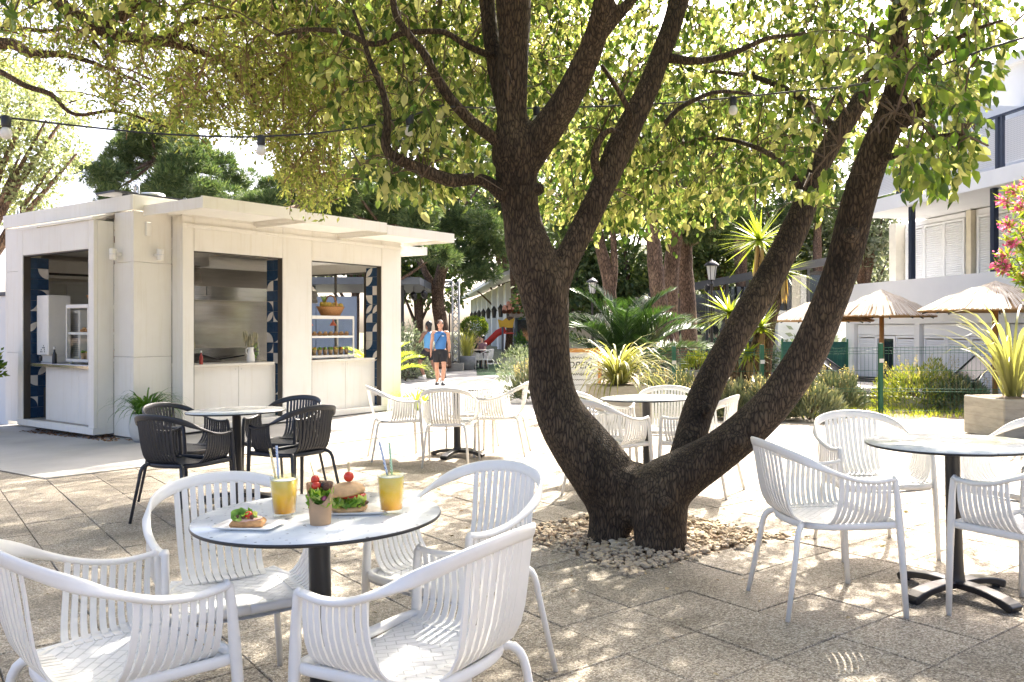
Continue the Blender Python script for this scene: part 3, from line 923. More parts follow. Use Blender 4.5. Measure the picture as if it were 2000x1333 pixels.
# wall lamps
def wall_lamp(p, nrm):
    nrm = Vector(nrm); o = empty('wall_lamp', kworld(*p), KA)
    tag(o, 'small white cylinder wall lamp on the kiosk front beside the corner' if nrm.y else 'small white cylinder wall lamp on the shaded side of the kiosk corner', 'wall lamp')
    b = MB(); b.box(-.03 if nrm.y else -.08, .03 if nrm.y else -.001, -.08 if nrm.y else -.03, -.001 if nrm.y else .03, -.02, .02); b.build('bracket', WHITE_PLASTIC, o)
    b = MB(); c = nrm * .11
    b.lathe([(.0, -.075), (.045, -.075), (.048, -.07), (.048, .07), (.045, .075), (0, .075)], 18, c=tuple(c)); b.build('lamp_shade', WHITE_PLASTIC, o)
    b = MB(); b.lathe([(.0495, -.004), (.0495, .004)], 18, c=tuple(c)); b.build('shade_ring', ALU, o)
wall_lamp((.33, 0, 2.53), (0, -1, 0)); wall_lamp((0, .32, 2.53), (-1, 0, 0))
b = MB(); b.bbox(-.045, .045, -.035, -.001, -.10, .10, .014); o = b.build('bulkhead_light', WHITE_PLASTIC); o.matrix_world = KM @ Matrix.Translation((.21, 0, 2.88)); tag(o, 'white upright emergency light above the kiosk wall lamp', 'light')
m_r = MB()
for (ya, yb, za, zb) in ((.474, .488, 3.02, 3.10), (.478, .486, 2.86, 2.90), (.470, .490, 2.70, 2.80), (.476, .488, 2.40, 2.46), (.480, .486, 2.1, 2.13), (.476, .484, 1.2, 1.23)): m_r._add([(-.002, ya, za), (-.002, yb, za + .01), (-.002, yb - .002, zb), (-.002, ya + .003, zb - .01)], [(0, 3, 2, 1)])
m_r; m_r.build('rust_streak', RUST, kiosk)

# ---- things standing in the kiosk
def kthing(name, x, y, z, label, cat, rz=0, group=None):
    o = empty(name, kworld(x, y, z), KA + rz); return tag(o, label, cat, group)
GLASS = glass_mat('clear glass', (.96, .98, .97), .05)
PASTRY = leaf_mat('baked pastry', [(.45, .24, .09), (.60, .36, .15), (.36, .17, .06), (.66, .46, .24)], 0, .6)
FRUIT = leaf_mat('mixed fruit', [(.65, .25, .03), (.70, .42, .05), (.35, .45, .08), (.62, .15, .04), (.30, .42, .06)], 0, .4)
GREENS = leaf_mat('lettuce', [(.18, .35, .04), (.32, .48, .10), (.10, .24, .03), (.45, .55, .22)], .3, .4)
WICKER = mat('wicker', (.40, .19, .06), .6, var=.4, vscale=70, bump=.6, bscale=90)
COPPER = mat('red enamel lamp', (.50, .10, .05), .3)
KRAFT = mat('brown kraft card', (.45, .29, .16), .75, var=.06, vscale=40, bump=.03, bscale=300)
def basket(o, s=1.0):
    b = MB(); prof = []
    for i in range(9):
        z = i / 8 * .15 * s
        prof.append(((.17 + .09 * (i / 8) + (.004 if i % 2 else 0)) * s, z))
    b.lathe(prof + [(.27 * s, .155 * s), (.25 * s, .16 * s), (.22 * s, .10 * s), (0, .09 * s)], 32, sx=1.05, sy=.7)
    b.build('basket_body', WICKER, o)
    b = MB(); b.tube([(-.02 * s, -.17 * s, .14 * s), (-.02, -.16 * s, .24 * s), (0, -.08 * s, .33 * s), (0, 0, .35 * s), (0, .08 * s, .33 * s), (.02, .16 * s, .24 * s), (.02 * s, .17 * s, .14 * s)], .014 * s, 7); b.build('basket_handle', WICKER, o)
    r = random.Random(9)
    for k in range(12):
        b = MB(); b.ball((r.uniform(-.19, .19) * s, r.uniform(-.1, .1) * s, (.15 + r.uniform(0, .05)) * s), r.uniform(.045, .06) * s, 10, 7)
        b.build('fruit', FRUIT, o)
    b = MB()
    for k in range(14):
        a = r.uniform(0, 6.28); t = r.uniform(.03, .10)
        b.tube([(-.14 * s, 0, .2 * s), (-.14 * s + math.cos(a) * t * .5, math.sin(a) * t * .5, .30 * s), (-.14 * s + math.cos(a) * t, math.sin(a) * t, .36 * s)], [.008, .006, .001], 4)
    b.build('pineapple_leaves', GREENS, o)

def display_case(name, x, y, z, w, d, h, label, rz=0):
    o = kthing(name, x, y, z, label, 'display case', rz)
    f = MB(); t = .022
    for sx in (0, 1):
        for sy in (0, 1):
            f.box(sx * (w - t), sx * (w - t) + t, sy * (d - t), sy * (d - t) + t, .03, h)
    for zz in (.03, h - .04):
        f.box(t, w - t, 0, t, zz, zz + .04); f.box(t, w - t, d - t, d, zz, zz + .04); f.box(0, t, t, d - t, zz, zz + .04); f.box(w - t, w, t, d - t, zz, zz + .04)
    f.build('case_frame', WHITE_PLASTIC, o)
    s = MB(); s.box(t, w - t, .005, d - t, h * .50, h * .50 + .035); s.build('shelf', WHITE_PLASTIC, o)
    s = MB(); s.box(.003, w - .003, .003, d - .003, h, h + .012); s.build('case_top', WHITE_PLASTIC, o)
    s = MB(); s.box(t, w - t, t, d - t, .05, .065); s.build('case_floor', STEEL, o)
    g = MB(); g.quad((t, .008, .07), (w - t, .008, .07), (w - t, .008, h - .04), (t, .008, h - .04)); g.build('pane', GLASS, o)
    g = MB(); g.quad((.008, t, .07), (.008, d - t, .07), (.008, d - t, h - .04), (.008, t, h - .04)); g.build('pane', GLASS, o)
    for sx in (.06, w - .06):
        p = MB(); p.lathe([(.018, 0), (.018, .03)], 10, c=(sx, .05, 0)); p.lathe([(.018, 0), (.018, .03)], 10, c=(sx, d - .05, 0)); p.build('foot', ALU, o)
    r = random.Random(int(w * 100))
    n = int(w / .115)
    for k in range(n):
        xx = .07 + (w - .14) * k / max(1, n - 1)
        for yy in (.12, .26):
            c = MB(); c.lathe([(.026, .066), (.042, .16), (.038, .16), (.0, .15)], 12, c=(xx, yy, 0)); c.build('kraft_cup', KRAFT, o)
            g2 = MB()
            for q in range(6): g2.ball((xx + r.uniform(-.025, .025), yy + r.uniform(-.025, .025), .165 + r.uniform(0, .02)), .02, 6, 4, lump=.5, seed=q)
            g2.build('filling', GREENS if r.random() < .5 else FRUIT, o)
            g3 = MB(); g3.ball((xx, yy, h * .5 + .06), .05, 10, 6, 1.1, .8, .55, lump=.35, seed=k); g3.ball((xx + .01, yy, h * .5 + .09), .03, 8, 5, 1, 1, .6, lump=.5, seed=k + 3)
            g3.build('pastry', PASTRY, o)
    for xx in (.16, w - .3):
        l = MB(); l.lathe([(.008, h - .04), (.012, h - .08), (.03, h - .10), (.062, h - .15), (.058, h - .155), (0, h - .13)], 16, c=(xx, .2, 0)); l.build('heat_lamp', COPPER, o)
    return o
display_case('pastry_display_case', 2.99, -.10, CT, .98, .42, .72, 'white framed glass case of pastries and snack cups in the hatch by the palm')
fb = kthing('fruit_basket', 3.62, .11, CT + .732, 'wicker basket heaped with fruit and a pineapple on the pastry case', 'fruit basket'); basket(fb, 1.0)
# range behind the first hatch
g = kthing('griddle', .95, .75, .10, 'steel griddle range under the extractor hood', 'griddle')
b = MB(); b.bbox(0, 2.3, .0, .75, 0, .84, .01); b.build('range_body', STEEL, g)
b = MB(); b.bbox(.5, 1.75, .10, .16, .845, 1.10, .004); b.build('splash_guard', STEEL, g)
b = MB(); b.bbox(.1, 2.2, .02, .09, .845, .885, .004); b.build('griddle_edge', STEEL, g)
b = MB(); b._add([(.25, -.06, .90), (.95, -.06, .90), (1.0, .08, .92), (.6, .08, 1.02), (.3, .08, 1.0)], [(0, 1, 2, 3, 4)]); b.build('griddle_lid', BLACK_METAL, g)
b = MB(); b.beam((.9, -.02, .92), (1.35, -.05, .97), .03, .02); b.build('spatula', BLACK_METAL, g)
def jug(x, y, label):
    o = kthing('jug', x, y, CT, label, 'jug')
    b = MB(); b.lathe([(.0, 0), (.06, 0), (.064, .02), (.058, .10), (.044, .17), (.04, .20), (.05, .235), (.046, .235), (.036, .2), (0, .19)], 24); b.build('jug_body', WHITE_PLASTIC, o)
    b = MB(); b.tube([(-.05, 0, .22), (-.085, 0, .20), (-.085, 0, .15), (-.05, 0, .11)], .007, 7); b.build('handle', WHITE_PLASTIC, o)
    r = random.Random(2); s = MB()
    for k in range(30):
        a = r.uniform(0, 6.28); t = r.uniform(.02, .11); q = r.uniform(.30, .48)
        tip = Vector((math.cos(a) * t, math.sin(a) * t, q)); s.tube([(0, 0, .18), tip * .6 + Vector((0, 0, .06)), tip], [.002, .002, .002], 4)
        for e in range(6): s.ball(tip - Vector((0, 0, .014 * e)), .012, 5, 3)
    s.build('lavender_sprig', mat('dry lavender', (.36, .33, .20), .8, var=.3, vscale=40) if 'dry lavender' not in bpy.data.materials else bpy.data.materials['dry lavender'], o)
jug(1.86, -.06, 'white jug of dried lavender at the tiled end of the griddle hatch')
jug(.80, -.02, 'white jug of dried sprigs at the corner end of the griddle hatch')
o = kthing('glass_vase', 2.03, .06, CT, 'clear glass vase of herbs behind the white lavender jug', 'vase')
b = MB(); b.lathe([(.05, 0), (.062, .26), (.060, .26), (.048, .01), (0, .008)], 20); b.build('vase_body', GLASS, o)
b = MB(); rr = random.Random(4)
for k in range(26): b.ball((rr.uniform(-.035, .035), rr.uniform(-.035, .035), rr.uniform(.03, .29)), .018, 6, 4, lump=.6, seed=k)
b.build('herbs', GREENS, o)
SAUCE = mat('red sauce', (.30, .03, .02), .3)
def bottle(x, y, z, m, label, s=1.0, face=0):
    o = kthing('bottle', x, y, z, label, 'bottle')
    b = MB(); b.lathe([(0, 0), (.028 * s, 0), (.03 * s, .01), (.03 * s, .12 * s), (.012 * s, .16 * s), (.011 * s, .2 * s), (0, .2 * s)], 16); b.build('bottle_body', m, o)
    b = MB(); b.lathe([(.014 * s, .19 * s), (.014 * s, .222 * s), (0, .222 * s)], 12); b.build('cap', WHITE_PLASTIC, o)
bottle(.96, -.12, CT, SAUCE, 'red sauce bottle beside the jug at the corner end of the griddle hatch', .9)
bottle(-.10, 1.98, CT, BLACK_PLASTIC, 'dark slim bottle in front of the glazed fridge', 1.1)
# left hatch: tall water dispenser, fridge, air conditioner, mirror
d = kthing('dispenser', -.12, 2.13, CT, 'tall cream drinks dispenser with small symbols behind the shaded hatch', 'dispenser')
b = MB(); b.bbox(0, .34, 0, .36, .12, 1.02, .012); b.bbox(.06, .34, .0, .36, .0, .119, .01); b.build('dispenser_body', WHITE_PLASTIC, d)
b = MB()
for k, (u, v) in enumerate(((.10, .22), (.13, .25), (.13, .22), (.16, .22), (.10, .19), (.20, .19), (.22, .16), (.18, .16), (.10, .16))):
    b.box(-.004, -.001, u, u + .016, v, v + .018)
b.build('printed_symbols', DARK_METAL, d)
b = MB(); b.lathe([(0, 0), (.022, 0), (.022, .07), (.014, .08), (0, .08)], 12, c=(-.06, .10, .03)); b.build('tap', BLACK_PLASTIC, d)
b = MB(); b.bbox(.40, .72, -.14, .18, .0, .80, .01); b.build('machine_body', WHITE_PLASTIC, d)
b = MB()
for k in range(22): b.box(.394, .3995, -.10, .10, .10 + k * .03, .118 + k * .03)
b.build('grille', ALU, d)
fr = display_case('glazed_fridge', .0, 1.20, CT, .55, .64, .86, 'white framed glazed counter fridge of snacks behind the shaded hatch')
fb2 = kthing('fruit_basket', .25, 1.36, CT + .88, 'wicker basket with striped cloth on the glazed fridge', 'fruit basket', .5); basket(fb2, .8)
ac = kthing('air_conditioner', .95, LY - .30, 2.36, 'white split air conditioner above the mirror inside the kiosk', 'air conditioner')
b = MB(); b.bbox(-.55, .55, 0, .235, 0, .30, .03); b.build('casing', WHITE_PLASTIC, ac)
b = MB(); b.box(-.48, .40, -.004, .0, .035, .075); b.build('outlet_slot', SEAM, ac)
mr = kthing('service_window', .95, LY - .075, 1.35, 'pale framed sliding window inside the kiosk under the air conditioner', 'window')
b = MB(); b.bbox(-.62, .62, 0, .014, 0, .93, .004); b.build('sash', mat('milky pane', (.62, .63, .60), .12, var=.05), mr)
b = MB(); b.box(-.64, -.60, -.02, .0, -.03, .96); b.box(.60, .64, -.02, .0, -.03, .96); b.box(-.6, .6, -.02, .0, .92, .96); b.box(-.6, .6, -.02, .0, -.03, .0); b.box(-.01, .01, -.012, -.001, 0, .92); b.build('window_frame', ALU, mr)
# ================================================================== TREES NEAR THE TERRACE
def bark_mat(name, dark, light, sc=64.0, zs=.24, strength=1.0):
    m, nt, b = new_mat(name)
    co = pos_coord(nt, (1, 1, zs))
    wz = N(nt, 'ShaderNodeTexNoise', Scale=26.0, Detail=4.0); nt.links.new(co, wz.inputs['Vector'])
    wp = N(nt, 'ShaderNodeMix', data_type='VECTOR'); wp.inputs[0].default_value = .030
    nt.links.new(co, wp.inputs[4]); nt.links.new(wz.outputs['Color'], wp.inputs[5])
    vo = N(nt, 'ShaderNodeTexVoronoi', Scale=sc, feature='DISTANCE_TO_EDGE'); nt.links.new(wp.outputs[1], vo.inputs['Vector'])
    v2 = N(nt, 'ShaderNodeTexVoronoi', Scale=sc); nt.links.new(wp.outputs[1], v2.inputs['Vector'])
    nz = N(nt, 'ShaderNodeTexNoise', Scale=3.0, Detail=7.0, Roughness=.65); nt.links.new(co, nz.inputs['Vector'])
    crack = ramp(nt, vo.outputs['Distance'], [(.0, (.22, .22, .22)), (.16, (.8, .8, .8)), (.4, (1.15, 1.12, 1.1))])
    sep = N(nt, 'ShaderNodeSeparateColor'); nt.links.new(v2.outputs['Color'], sep.inputs[0])
    ad = N(nt, 'ShaderNodeMath', operation='ADD'); nt.links.new(nz.outputs['Fac'], ad.inputs[0])
    ml = N(nt, 'ShaderNodeMath', operation='MULTIPLY_ADD'); ml.inputs[1].default_value = .16; ml.inputs[2].default_value = -.08
    nt.links.new(sep.outputs[0], ml.inputs[0]); nt.links.new(ml.outputs[0], ad.inputs[1])
    cc = ramp(nt, ad.outputs[0], [(.28, dark), (.72, light)])
    mx = N(nt, 'ShaderNodeMix', data_type='RGBA', blend_type='MULTIPLY'); mx.inputs[0].default_value = 1
    n9 = N(nt, 'ShaderNodeTexNoise', Scale=1.6, Detail=8.0, Roughness=.7); nt.links.new(pos_coord(nt), n9.inputs['Vector'])
    big = ramp(nt, n9.outputs['Fac'], [(.32, (.62, .60, .56)), (.5, (1, 1, 1)), (.66, (1.25, 1.3, 1.2))])
    mz = N(nt, 'ShaderNodeMix', data_type='RGBA', blend_type='MULTIPLY'); mz.inputs[0].default_value = 1
    nt.links.new(cc, mx.inputs[6]); nt.links.new(crack, mx.inputs[7]); nt.links.new(mx.outputs[2], mz.inputs[6]); nt.links.new(big, mz.inputs[7]); nt.links.new(mz.outputs[2], b.inputs['Base Color'])
    b.inputs['Roughness'].default_value = .85
    b.inputs['Specular IOR Level'].default_value = .3
    cl = N(nt, 'ShaderNodeMath', operation='MINIMUM'); cl.inputs[1].default_value = .22; nt.links.new(vo.outputs['Distance'], cl.inputs[0])
    a2 = N(nt, 'ShaderNodeMath', operation='MULTIPLY_ADD'); a2.inputs[1].default_value = .12; nt.links.new(nz.outputs['Fac'], a2.inputs[0]); nt.links.new(cl.outputs[0], a2.inputs[2])
    bp = N(nt, 'ShaderNodeBump', Strength=strength, Distance=.03); nt.links.new(a2.outputs[0], bp.inputs['Height']); nt.links.new(bp.outputs[0], b.inputs['Normal'])
    return m
BARK = bark_mat('dark fissured bark', (.040, .028, .018), (.165, .118, .078))
TWIG = mat('brown twig', (.12, .08, .05), .8, var=.3)

def px_path(pts):
    """list of (px, py, depth, width px) -> points, radii"""
    return [P(x, y, d) for x, y, d, w in pts], [w / 2 / FPX * d for x, y, d, w in pts]

tree = empty('broadleaf_tree', (.9, 5.4, gz(.9, 5.4)))
tag(tree, 'large dark barked tree dividing into bare leaning limbs above a gravel bed', 'tree')
TO = Vector(tree.location)
LIMBS = dict(
 A=[(1186, 1078, 5.42, 92), (1188, 1042, 5.44, 84), (1196, 1000, 5.46, 104), (1186, 945, 5.48, 128), (1140, 880, 5.50, 118), (1100, 820, 5.50, 106), (1078, 760, 5.50, 94), (1073, 700, 5.50, 86), (1070, 630, 5.50, 86), (1062, 565, 5.50, 100), (1032, 490, 5.50, 96), (1018, 420, 5.50, 76), (1010, 350, 5.48, 82), (1005, 290, 5.46, 92), (1000, 230, 5.44, 62), (1002, 150, 5.42, 60), (1004, 70, 5.40, 66), (1003, 0, 5.38, 74), (998, -120, 5.35, 66), (985, -300, 5.3, 52)],
 A2=[(985, 215, 5.47, 34), (968, 130, 5.5, 36), (957, 60, 5.55, 34), (950, -10, 5.6, 34), (930, -150, 5.7, 30)],
 C=[(1022, 330, 5.46, 66), (1062, 262, 5.42, 70), (1100, 205, 5.36, 64), (1138, 135, 5.28, 58), (1163, 75, 5.2, 52), (1180, 0, 5.1, 46), (1200, -140, 5.0, 40)],
 C2=[(1160, 85, 5.2, 32), (1195, 45, 5.15, 26), (1237, -5, 5.1, 24), (1300, -90, 5.05, 20)],
 B=[(1078, 590, 5.50, 66), (1098, 525, 5.52, 60), (1126, 470, 5.55, 56), (1152, 420, 5.58, 57), (1178, 365, 5.6, 57), (1205, 300, 5.62, 60), (1235, 235, 5.64, 56), (1262, 180, 5.66, 50), (1290, 110, 5.7, 46), (1318, 30, 5.74, 44), (1335, -60, 5.8, 42), (1370, -220, 5.9, 36)],
 H=[(1292, 1096, 5.20, 116), (1290, 1062, 5.20, 110), (1288, 1010, 5.24, 124), (1292, 960, 5.26, 138), (1335, 925, 5.24, 118), (1400, 885, 5.20, 98), (1460, 838, 5.16, 92), (1520, 775, 5.10, 90), (1572, 700, 5.04, 86), (1606, 630, 4.98, 82), (1632, 560, 4.92, 80), (1652, 490, 4.86, 80), (1670, 420, 4.80, 78), (1690, 350, 4.74, 76), (1714, 285, 4.68, 74), (1738, 225, 4.62, 66), (1752, 160, 4.56, 50), (1756, 80, 4.5, 42), (1757, 0, 4.45, 38), (1770, -150, 4.4, 32)],
 H2=[(1738, 245, 4.64, 52), (1775, 222, 4.6, 48), (1812, 205, 4.55, 38), (1830, 196, 4.52, 22)],
 I=[(1318, 960, 5.36, 70), (1335, 905, 5.42, 74), (1348, 860, 5.48, 74), (1366, 800, 5.55, 74), (1398, 725, 5.62, 70), (1445, 640, 5.68, 68), (1500, 548, 5.74, 68), (1545, 465, 5.8, 66), (1572, 400, 5.84, 56), (1598, 330, 5.88, 50), (1632, 268, 5.9, 46), (1672, 210, 5.92, 44), (1715, 130, 5.96, 40), (1760, 20, 6.0, 36), (1800, -120, 6.1, 30)],
)
tb = MB()
for k, pts in LIMBS.items():
    p, r = px_path(pts)
    s = spline([tuple(a) + (b_,) for a, b_ in zip(p, r)], len(pts) * 5)
    if k in ('A', 'H'):
        s[:6, 3] *= np.linspace(1.14, 1.0, 6)
    s[:, 3] *= {'H': .83, 'I': .83, 'B': .88, 'C': .90}.get(k, .96)
    if k == 'H': s[:22, 3] *= np.linspace(1.14, 1.0, 22)
    tb.tube([Vector(q[:3]) for q in s], [q[3] for q in s], 20, wob=.10)
# burr and saddle where the limbs join
tb.ball(P(1245, 945, 5.34), .13, 14, 9, 1.3, .8, .8, lump=.3, seed=2)
tb.ball(P(1330, 945, 5.30), .10, 14, 9, 1.2, 1, 1.1, lump=.3, seed=3)
tb.ball(P(1000, 360, 5.46), .10, 12, 8, lump=.4, seed=5)
for (x, y, d, r) in ((1440, 862, 5.05, .045), (1052, 370, 5.32, .045), (1300, 985, 5.0, .05), (1382, 800, 5.4, .04), (1660, 460, 4.7, .045)): tb.ball(P(x, y, d), r, 10, 7, lump=.5, seed=int(x))
tb.ball(P(1236, 985, 5.36), .13, 14, 9, .9, .8, 1.1, lump=.25, seed=12)
tb.ball(P(1235, 930, 5.5), .12, 12, 8, 1.2, 1, .8, lump=.3, seed=8)
tm = remeshed(tb, .0195, 3, 'trunk'); tm.materials.append(BARK)
trunk = link(bpy.data.objects.new('trunk', tm), tree)
trunk.location = -TO
trunk.matrix_parent_inverse = Matrix.Identity(4)

BR = dict(
 E=[(985, 385, 5.45, 30), (955, 358, 5.42, 27), (924, 350, 5.4, 25), (881, 353, 5.35, 27), (823, 331, 5.3, 24), (773, 308, 5.22, 22), (754, 285, 5.2, 20), (757, 230, 5.2, 15), (746, 175, 5.2, 13), (722, 119, 5.2, 11), (708, 70, 5.2, 8), (690, 20, 5.2, 6)],
 F=[(985, 285, 5.42, 30), (955, 264, 5.38, 25), (917, 234, 5.34, 22), (874, 187, 5.3, 20), (848, 144, 5.26, 18), (830, 108, 5.22, 17), (802, 72, 5.2, 15), (776, 36, 5.2, 14), (766, -10, 5.2, 13), (750, -100, 5.2, 10)],
 G=[(968, 112, 5.48, 16), (935, 100, 5.4, 13), (906, 86, 5.35, 12), (870, 64, 5.3, 11), (830, 62, 5.3, 11), (780, 67, 5.35, 11), (745, 84, 5.4, 11), (715, 84, 5.4, 11), (672, 64, 5.45, 10), (600, 58, 5.5, 8), (540, 70, 5.6, 6)],
 J=[(1205, 300, 5.6, 16), (1232, 235, 5.5, 12), (1215, 190, 5.45, 11), (1190, 150, 5.4, 9), (1175, 128, 5.35, 7)],
 K=[(1180, 360, 5.6, 20), (1162, 320, 5.5, 17), (1168, 280, 5.45, 14), (1190, 255, 5.4, 11), (1215, 262, 5.35, 7)],
 L=[(1290, 110, 5.7, 20), (1360, 120, 5.7, 15), (1430, 105, 5.75, 12), (1500, 75, 5.8, 9), (1570, 68, 5.9, 6)],
 M=[(1300, 240, 5.6, 10), (1330, 210, 5.65, 9), (1400, 180, 5.7, 8), (1470, 185, 5.8, 6)],
 O=[(1745, 200, 4.6, 22), (1800, 130, 4.4, 16), (1850, 90, 4.25, 12), (1900, 60, 4.1, 8), (1960, 40, 4.0, 5)],
 Q=[(1700, 320, 4.72, 16), (1760, 300, 4.5, 12), (1820, 270, 4.35, 10), (1880, 265, 4.2, 7), (1930, 285, 4.1, 4)],
 R=[(1575, 395, 5.84, 16), (1540, 330, 5.9, 12), (1480, 290, 6.2, 10), (1400, 270, 6.6, 7), (1330, 280, 7.0, 5)],
 S=[(1640, 260, 5.9, 18), (1560, 190, 6.3, 14), (1470, 150, 6.9, 10), (1380, 140, 7.5, 7)],
)
for k, pts in BR.items():
    p, r = px_path(pts)
    s = spline([tuple(a) + (b_,) for a, b_ in zip(p, r)], len(pts) * 3)
    b = MB(); b.tube([Vector(q[:3]) - TO for q in s], [max(q[3], .004) for q in s], 9, wob=.16)
    b.build('branch', BARK, tree)
# torn stub, pale wood
b = MB(); b.band([P(1800, 205, 4.54) - TO, P(1824, 190, 4.5) - TO, P(1842, 172, 4.47) - TO], [(0, 1, 0)] * 3, [.07, .05, .012], [.05, .03, .01], smooth=False)
b.build('torn_stub', mat('torn pale wood', (.42, .24, .11), .8, var=.4, vscale=30), tree)

# ---- leaves
LEAF_T = np.array([[0, 0, 0], [.26, .28, .10], [.23, .66, .04], [0, 1, -.17], [-.23, .66, .04], [-.26, .28, .10]], dtype=np.float32)
LEAF_Q = np.array([[0, 1, 2, 3], [0, 3, 4, 5]])
NARROW_T = np.array([[0, 0, 0], [.13, .45, .03], [0, 1, 0], [-.13, .45, .03]], dtype=np.float32)
NARROW_Q = np.array([[0, 1, 2, 3]])
def frames(dirs, rng, upbias=None, roll=1.0):
    """orthonormal frames (n,3,3): columns = width, length, normal"""
    d = dirs / np.linalg.norm(dirs, axis=1, keepdims=True)
    r = rng.normal(size=d.shape) * roll
    if upbias is not None: r = r + np.array(upbias)
    n = r - d * np.sum(r * d, axis=1, keepdims=True)
    n /= np.linalg.norm(n, axis=1, keepdims=True) + 1e-9
    w = np.cross(d, n)
    return np.stack([w, d, n], axis=2)
def scatter(pos, dirs, size, T, Q, rng, upbias=None, roll=1.0, wscale=None):
    F = frames(dirs, rng, upbias, roll)
    t = np.repeat(T[None], len(pos), 0) * np.asarray(size).reshape(-1, 1, 1)
    if wscale is not None: t[:, :, 0] *= np.asarray(wscale).reshape(-1, 1)
    v = np.einsum('nij,nkj->nki', F, t) + pos[:, None, :]
    q = (Q[None] + (np.arange(len(pos)) * len(T))[:, None, None]).reshape(-1, Q.shape[1])
    return v.reshape(-1, 3), q
def tubes3(starts, mids, ends, r0, r1):
    """many 3-sided bent twigs as one array mesh"""
    n = len(starts)
    P_ = np.stack([starts, (starts + 2 * mids) / 3 * .999, (2 * mids + ends) / 3, ends], 1)
    d = ends - starts; d /= np.linalg.norm(d, axis=1, keepdims=True) + 1e-9
    a = np.cross(d, np.array([.31, .2, .93])); a /= np.linalg.norm(a, axis=1, keepdims=True) + 1e-9
    b = np.cross(d, a)
    rad = np.linspace(0, 1, 4)[None, :, None, None] * (np.asarray(r1) - np.asarray(r0)) + np.asarray(r0)
    an = np.array([0, 2.094, 4.189])
    ring = (a[:, None, None, :] * np.cos(an)[None, None, :, None] + b[:, None, None, :] * np.sin(an)[None, None, :, None])
    v = P_[:, :, None, :] + ring * rad
    base = (np.arange(n) * 12)[:, None]
    q = []
    for i in range(3):
        for j in range(3):
            k = (j + 1) % 3
            q.append(np.stack([base[:, 0] + i * 3 + j, base[:, 0] + i * 3 + k, base[:, 0] + i * 3 + 3 + k, base[:, 0] + i * 3 + 3 + j], 1))
    return v.reshape(-1, 3), np.concatenate(q, 0)

LEAFM = leaf_mat('broad leaf', [(.030, .058, .016), (.05, .085, .024), (.08, .12, .035), (.13, .175, .055), (.21, .24, .088), (.30, .31, .14), (.40, .39, .22)], .57, .38, (2.1, 2.12, 1.2))
rng = np.random.default_rng(3)
# lower outline of the foliage as it hangs
BX = np.array([-400, 560, 640, 700, 760, 850, 950, 1050, 1130, 1200, 1300, 1400, 1460, 1530, 1600, 1660, 1720, 1800, 1870, 1920, 1960, 2000, 2400])
BY = np.array([40, 60, 200, 330, 385, 400, 375, 440, 470, 440, 455, 435, 395, 340, 415, 285, 320, 375, 370, 290, 110, 50, 30])
def crown_points(n, rng):
    """cluster centres through the crown: a broad dome, hollow close to the limbs"""
    out = []
    while len(out) < n:
        p = rng.uniform([-4.9, .6, 2.1], [6.2, 11.2, 7.6], size=(n * 3, 3))
        dx, dy = p[:, 0] - .7, p[:, 1] - 5.9
        rr = np.sqrt((dx / 5.3) ** 2 + (dy / 5.2) ** 2)
        top = 3.4 + 3.9 * np.sqrt(np.clip(1 - rr ** 2, 0, 1))
        bot = 2.25 + 1.9 * np.clip(1 - rr / .75, 0, 1) + .25 * rr
        nz_ = np.array([mnoise.noise(Vector(q) * .75) for q in p[:, :3].tolist()])
        ok = (rr < 1) & (p[:, 2] < top) & (p[:, 2] > bot) & (nz_ > -.10)
        # more leaf towards the outside, fewer in the heart of the crown
        shell = np.clip((p[:, 2] - bot) / np.maximum(top - bot, .1), 0, 1)
        ok &= rng.random(len(p)) < (.55 + .45 * np.maximum(np.abs(shell - .5) * 2, rr))
        out += p[ok].tolist()
    return np.array(out[:n])
NCL = 2500
cl = crown_points(NCL, rng)
# keep the near view open: clusters that would hang in front of the lens are dropped
px, py, dd = proj(cl)
hang = np.interp(px, BX, BY)
near_front = (dd < 5.45) & (px > 650) & (px < 1640) & (py > -30) & (rng.random(len(px)) < .8)
cl = cl[~near_front & ~((dd < 3.3) & (py > -260)) & ((py < hang - 15) | (dd < 0.5))]
more = crown_points(2600, rng); x_, y_, d_ = proj(more)
cl = np.concatenate([cl, more[(y_ < -70) & (d_ > 3.4) & (more[:, 2] > 3.4)][:1500]])  # unseen leaf clusters above the view, added to shade the terrace
# extra clusters where sprays hang in view: (px, py, depth, spread px, count)
for (x, y, d, sx, sy, k) in ((1780, 220, 4.3, 90, 65, 17), (1850, 290, 4.2, 45, 35, 7), (1765, 330, 4.35, 55, 30, 8), (1860, 60, 4.2, 60, 50, 12), (1740, 110, 4.5, 90, 80, 16),
                             (1590, 385, 5.6, 60, 25, 10), (1690, 230, 4.6, 40, 50, 10), (850, 330, 5.3, 90, 35, 16), (780, 220, 5.3, 80, 60, 20), (900, 180, 5.4, 60, 80, 18), (1250, 250, 6.4, 100, 120, 40),
                             (1400, 250, 6.8, 140, 120, 60), (1350, 380, 7.6, 120, 60, 60), (1180, 400, 7.8, 70, 50, 34), (1480, 180, 7.2, 120, 120, 60), (1120, 100, 6.6, 80, 80, 26), (870, 80, 6.2, 120, 80, 40), (720, 200, 6.2, 80, 90, 40), (1600, 120, 6.6, 80, 100, 36), (1850, 190, 4.7, 50, 50, 7)):
    q = np.stack([rng.normal(x, sx, k), rng.normal(y, sy, k), rng.normal(d, .35, k)], 1)
    cl = np.concatenate([cl, np.array([P(*r) for r in q])])
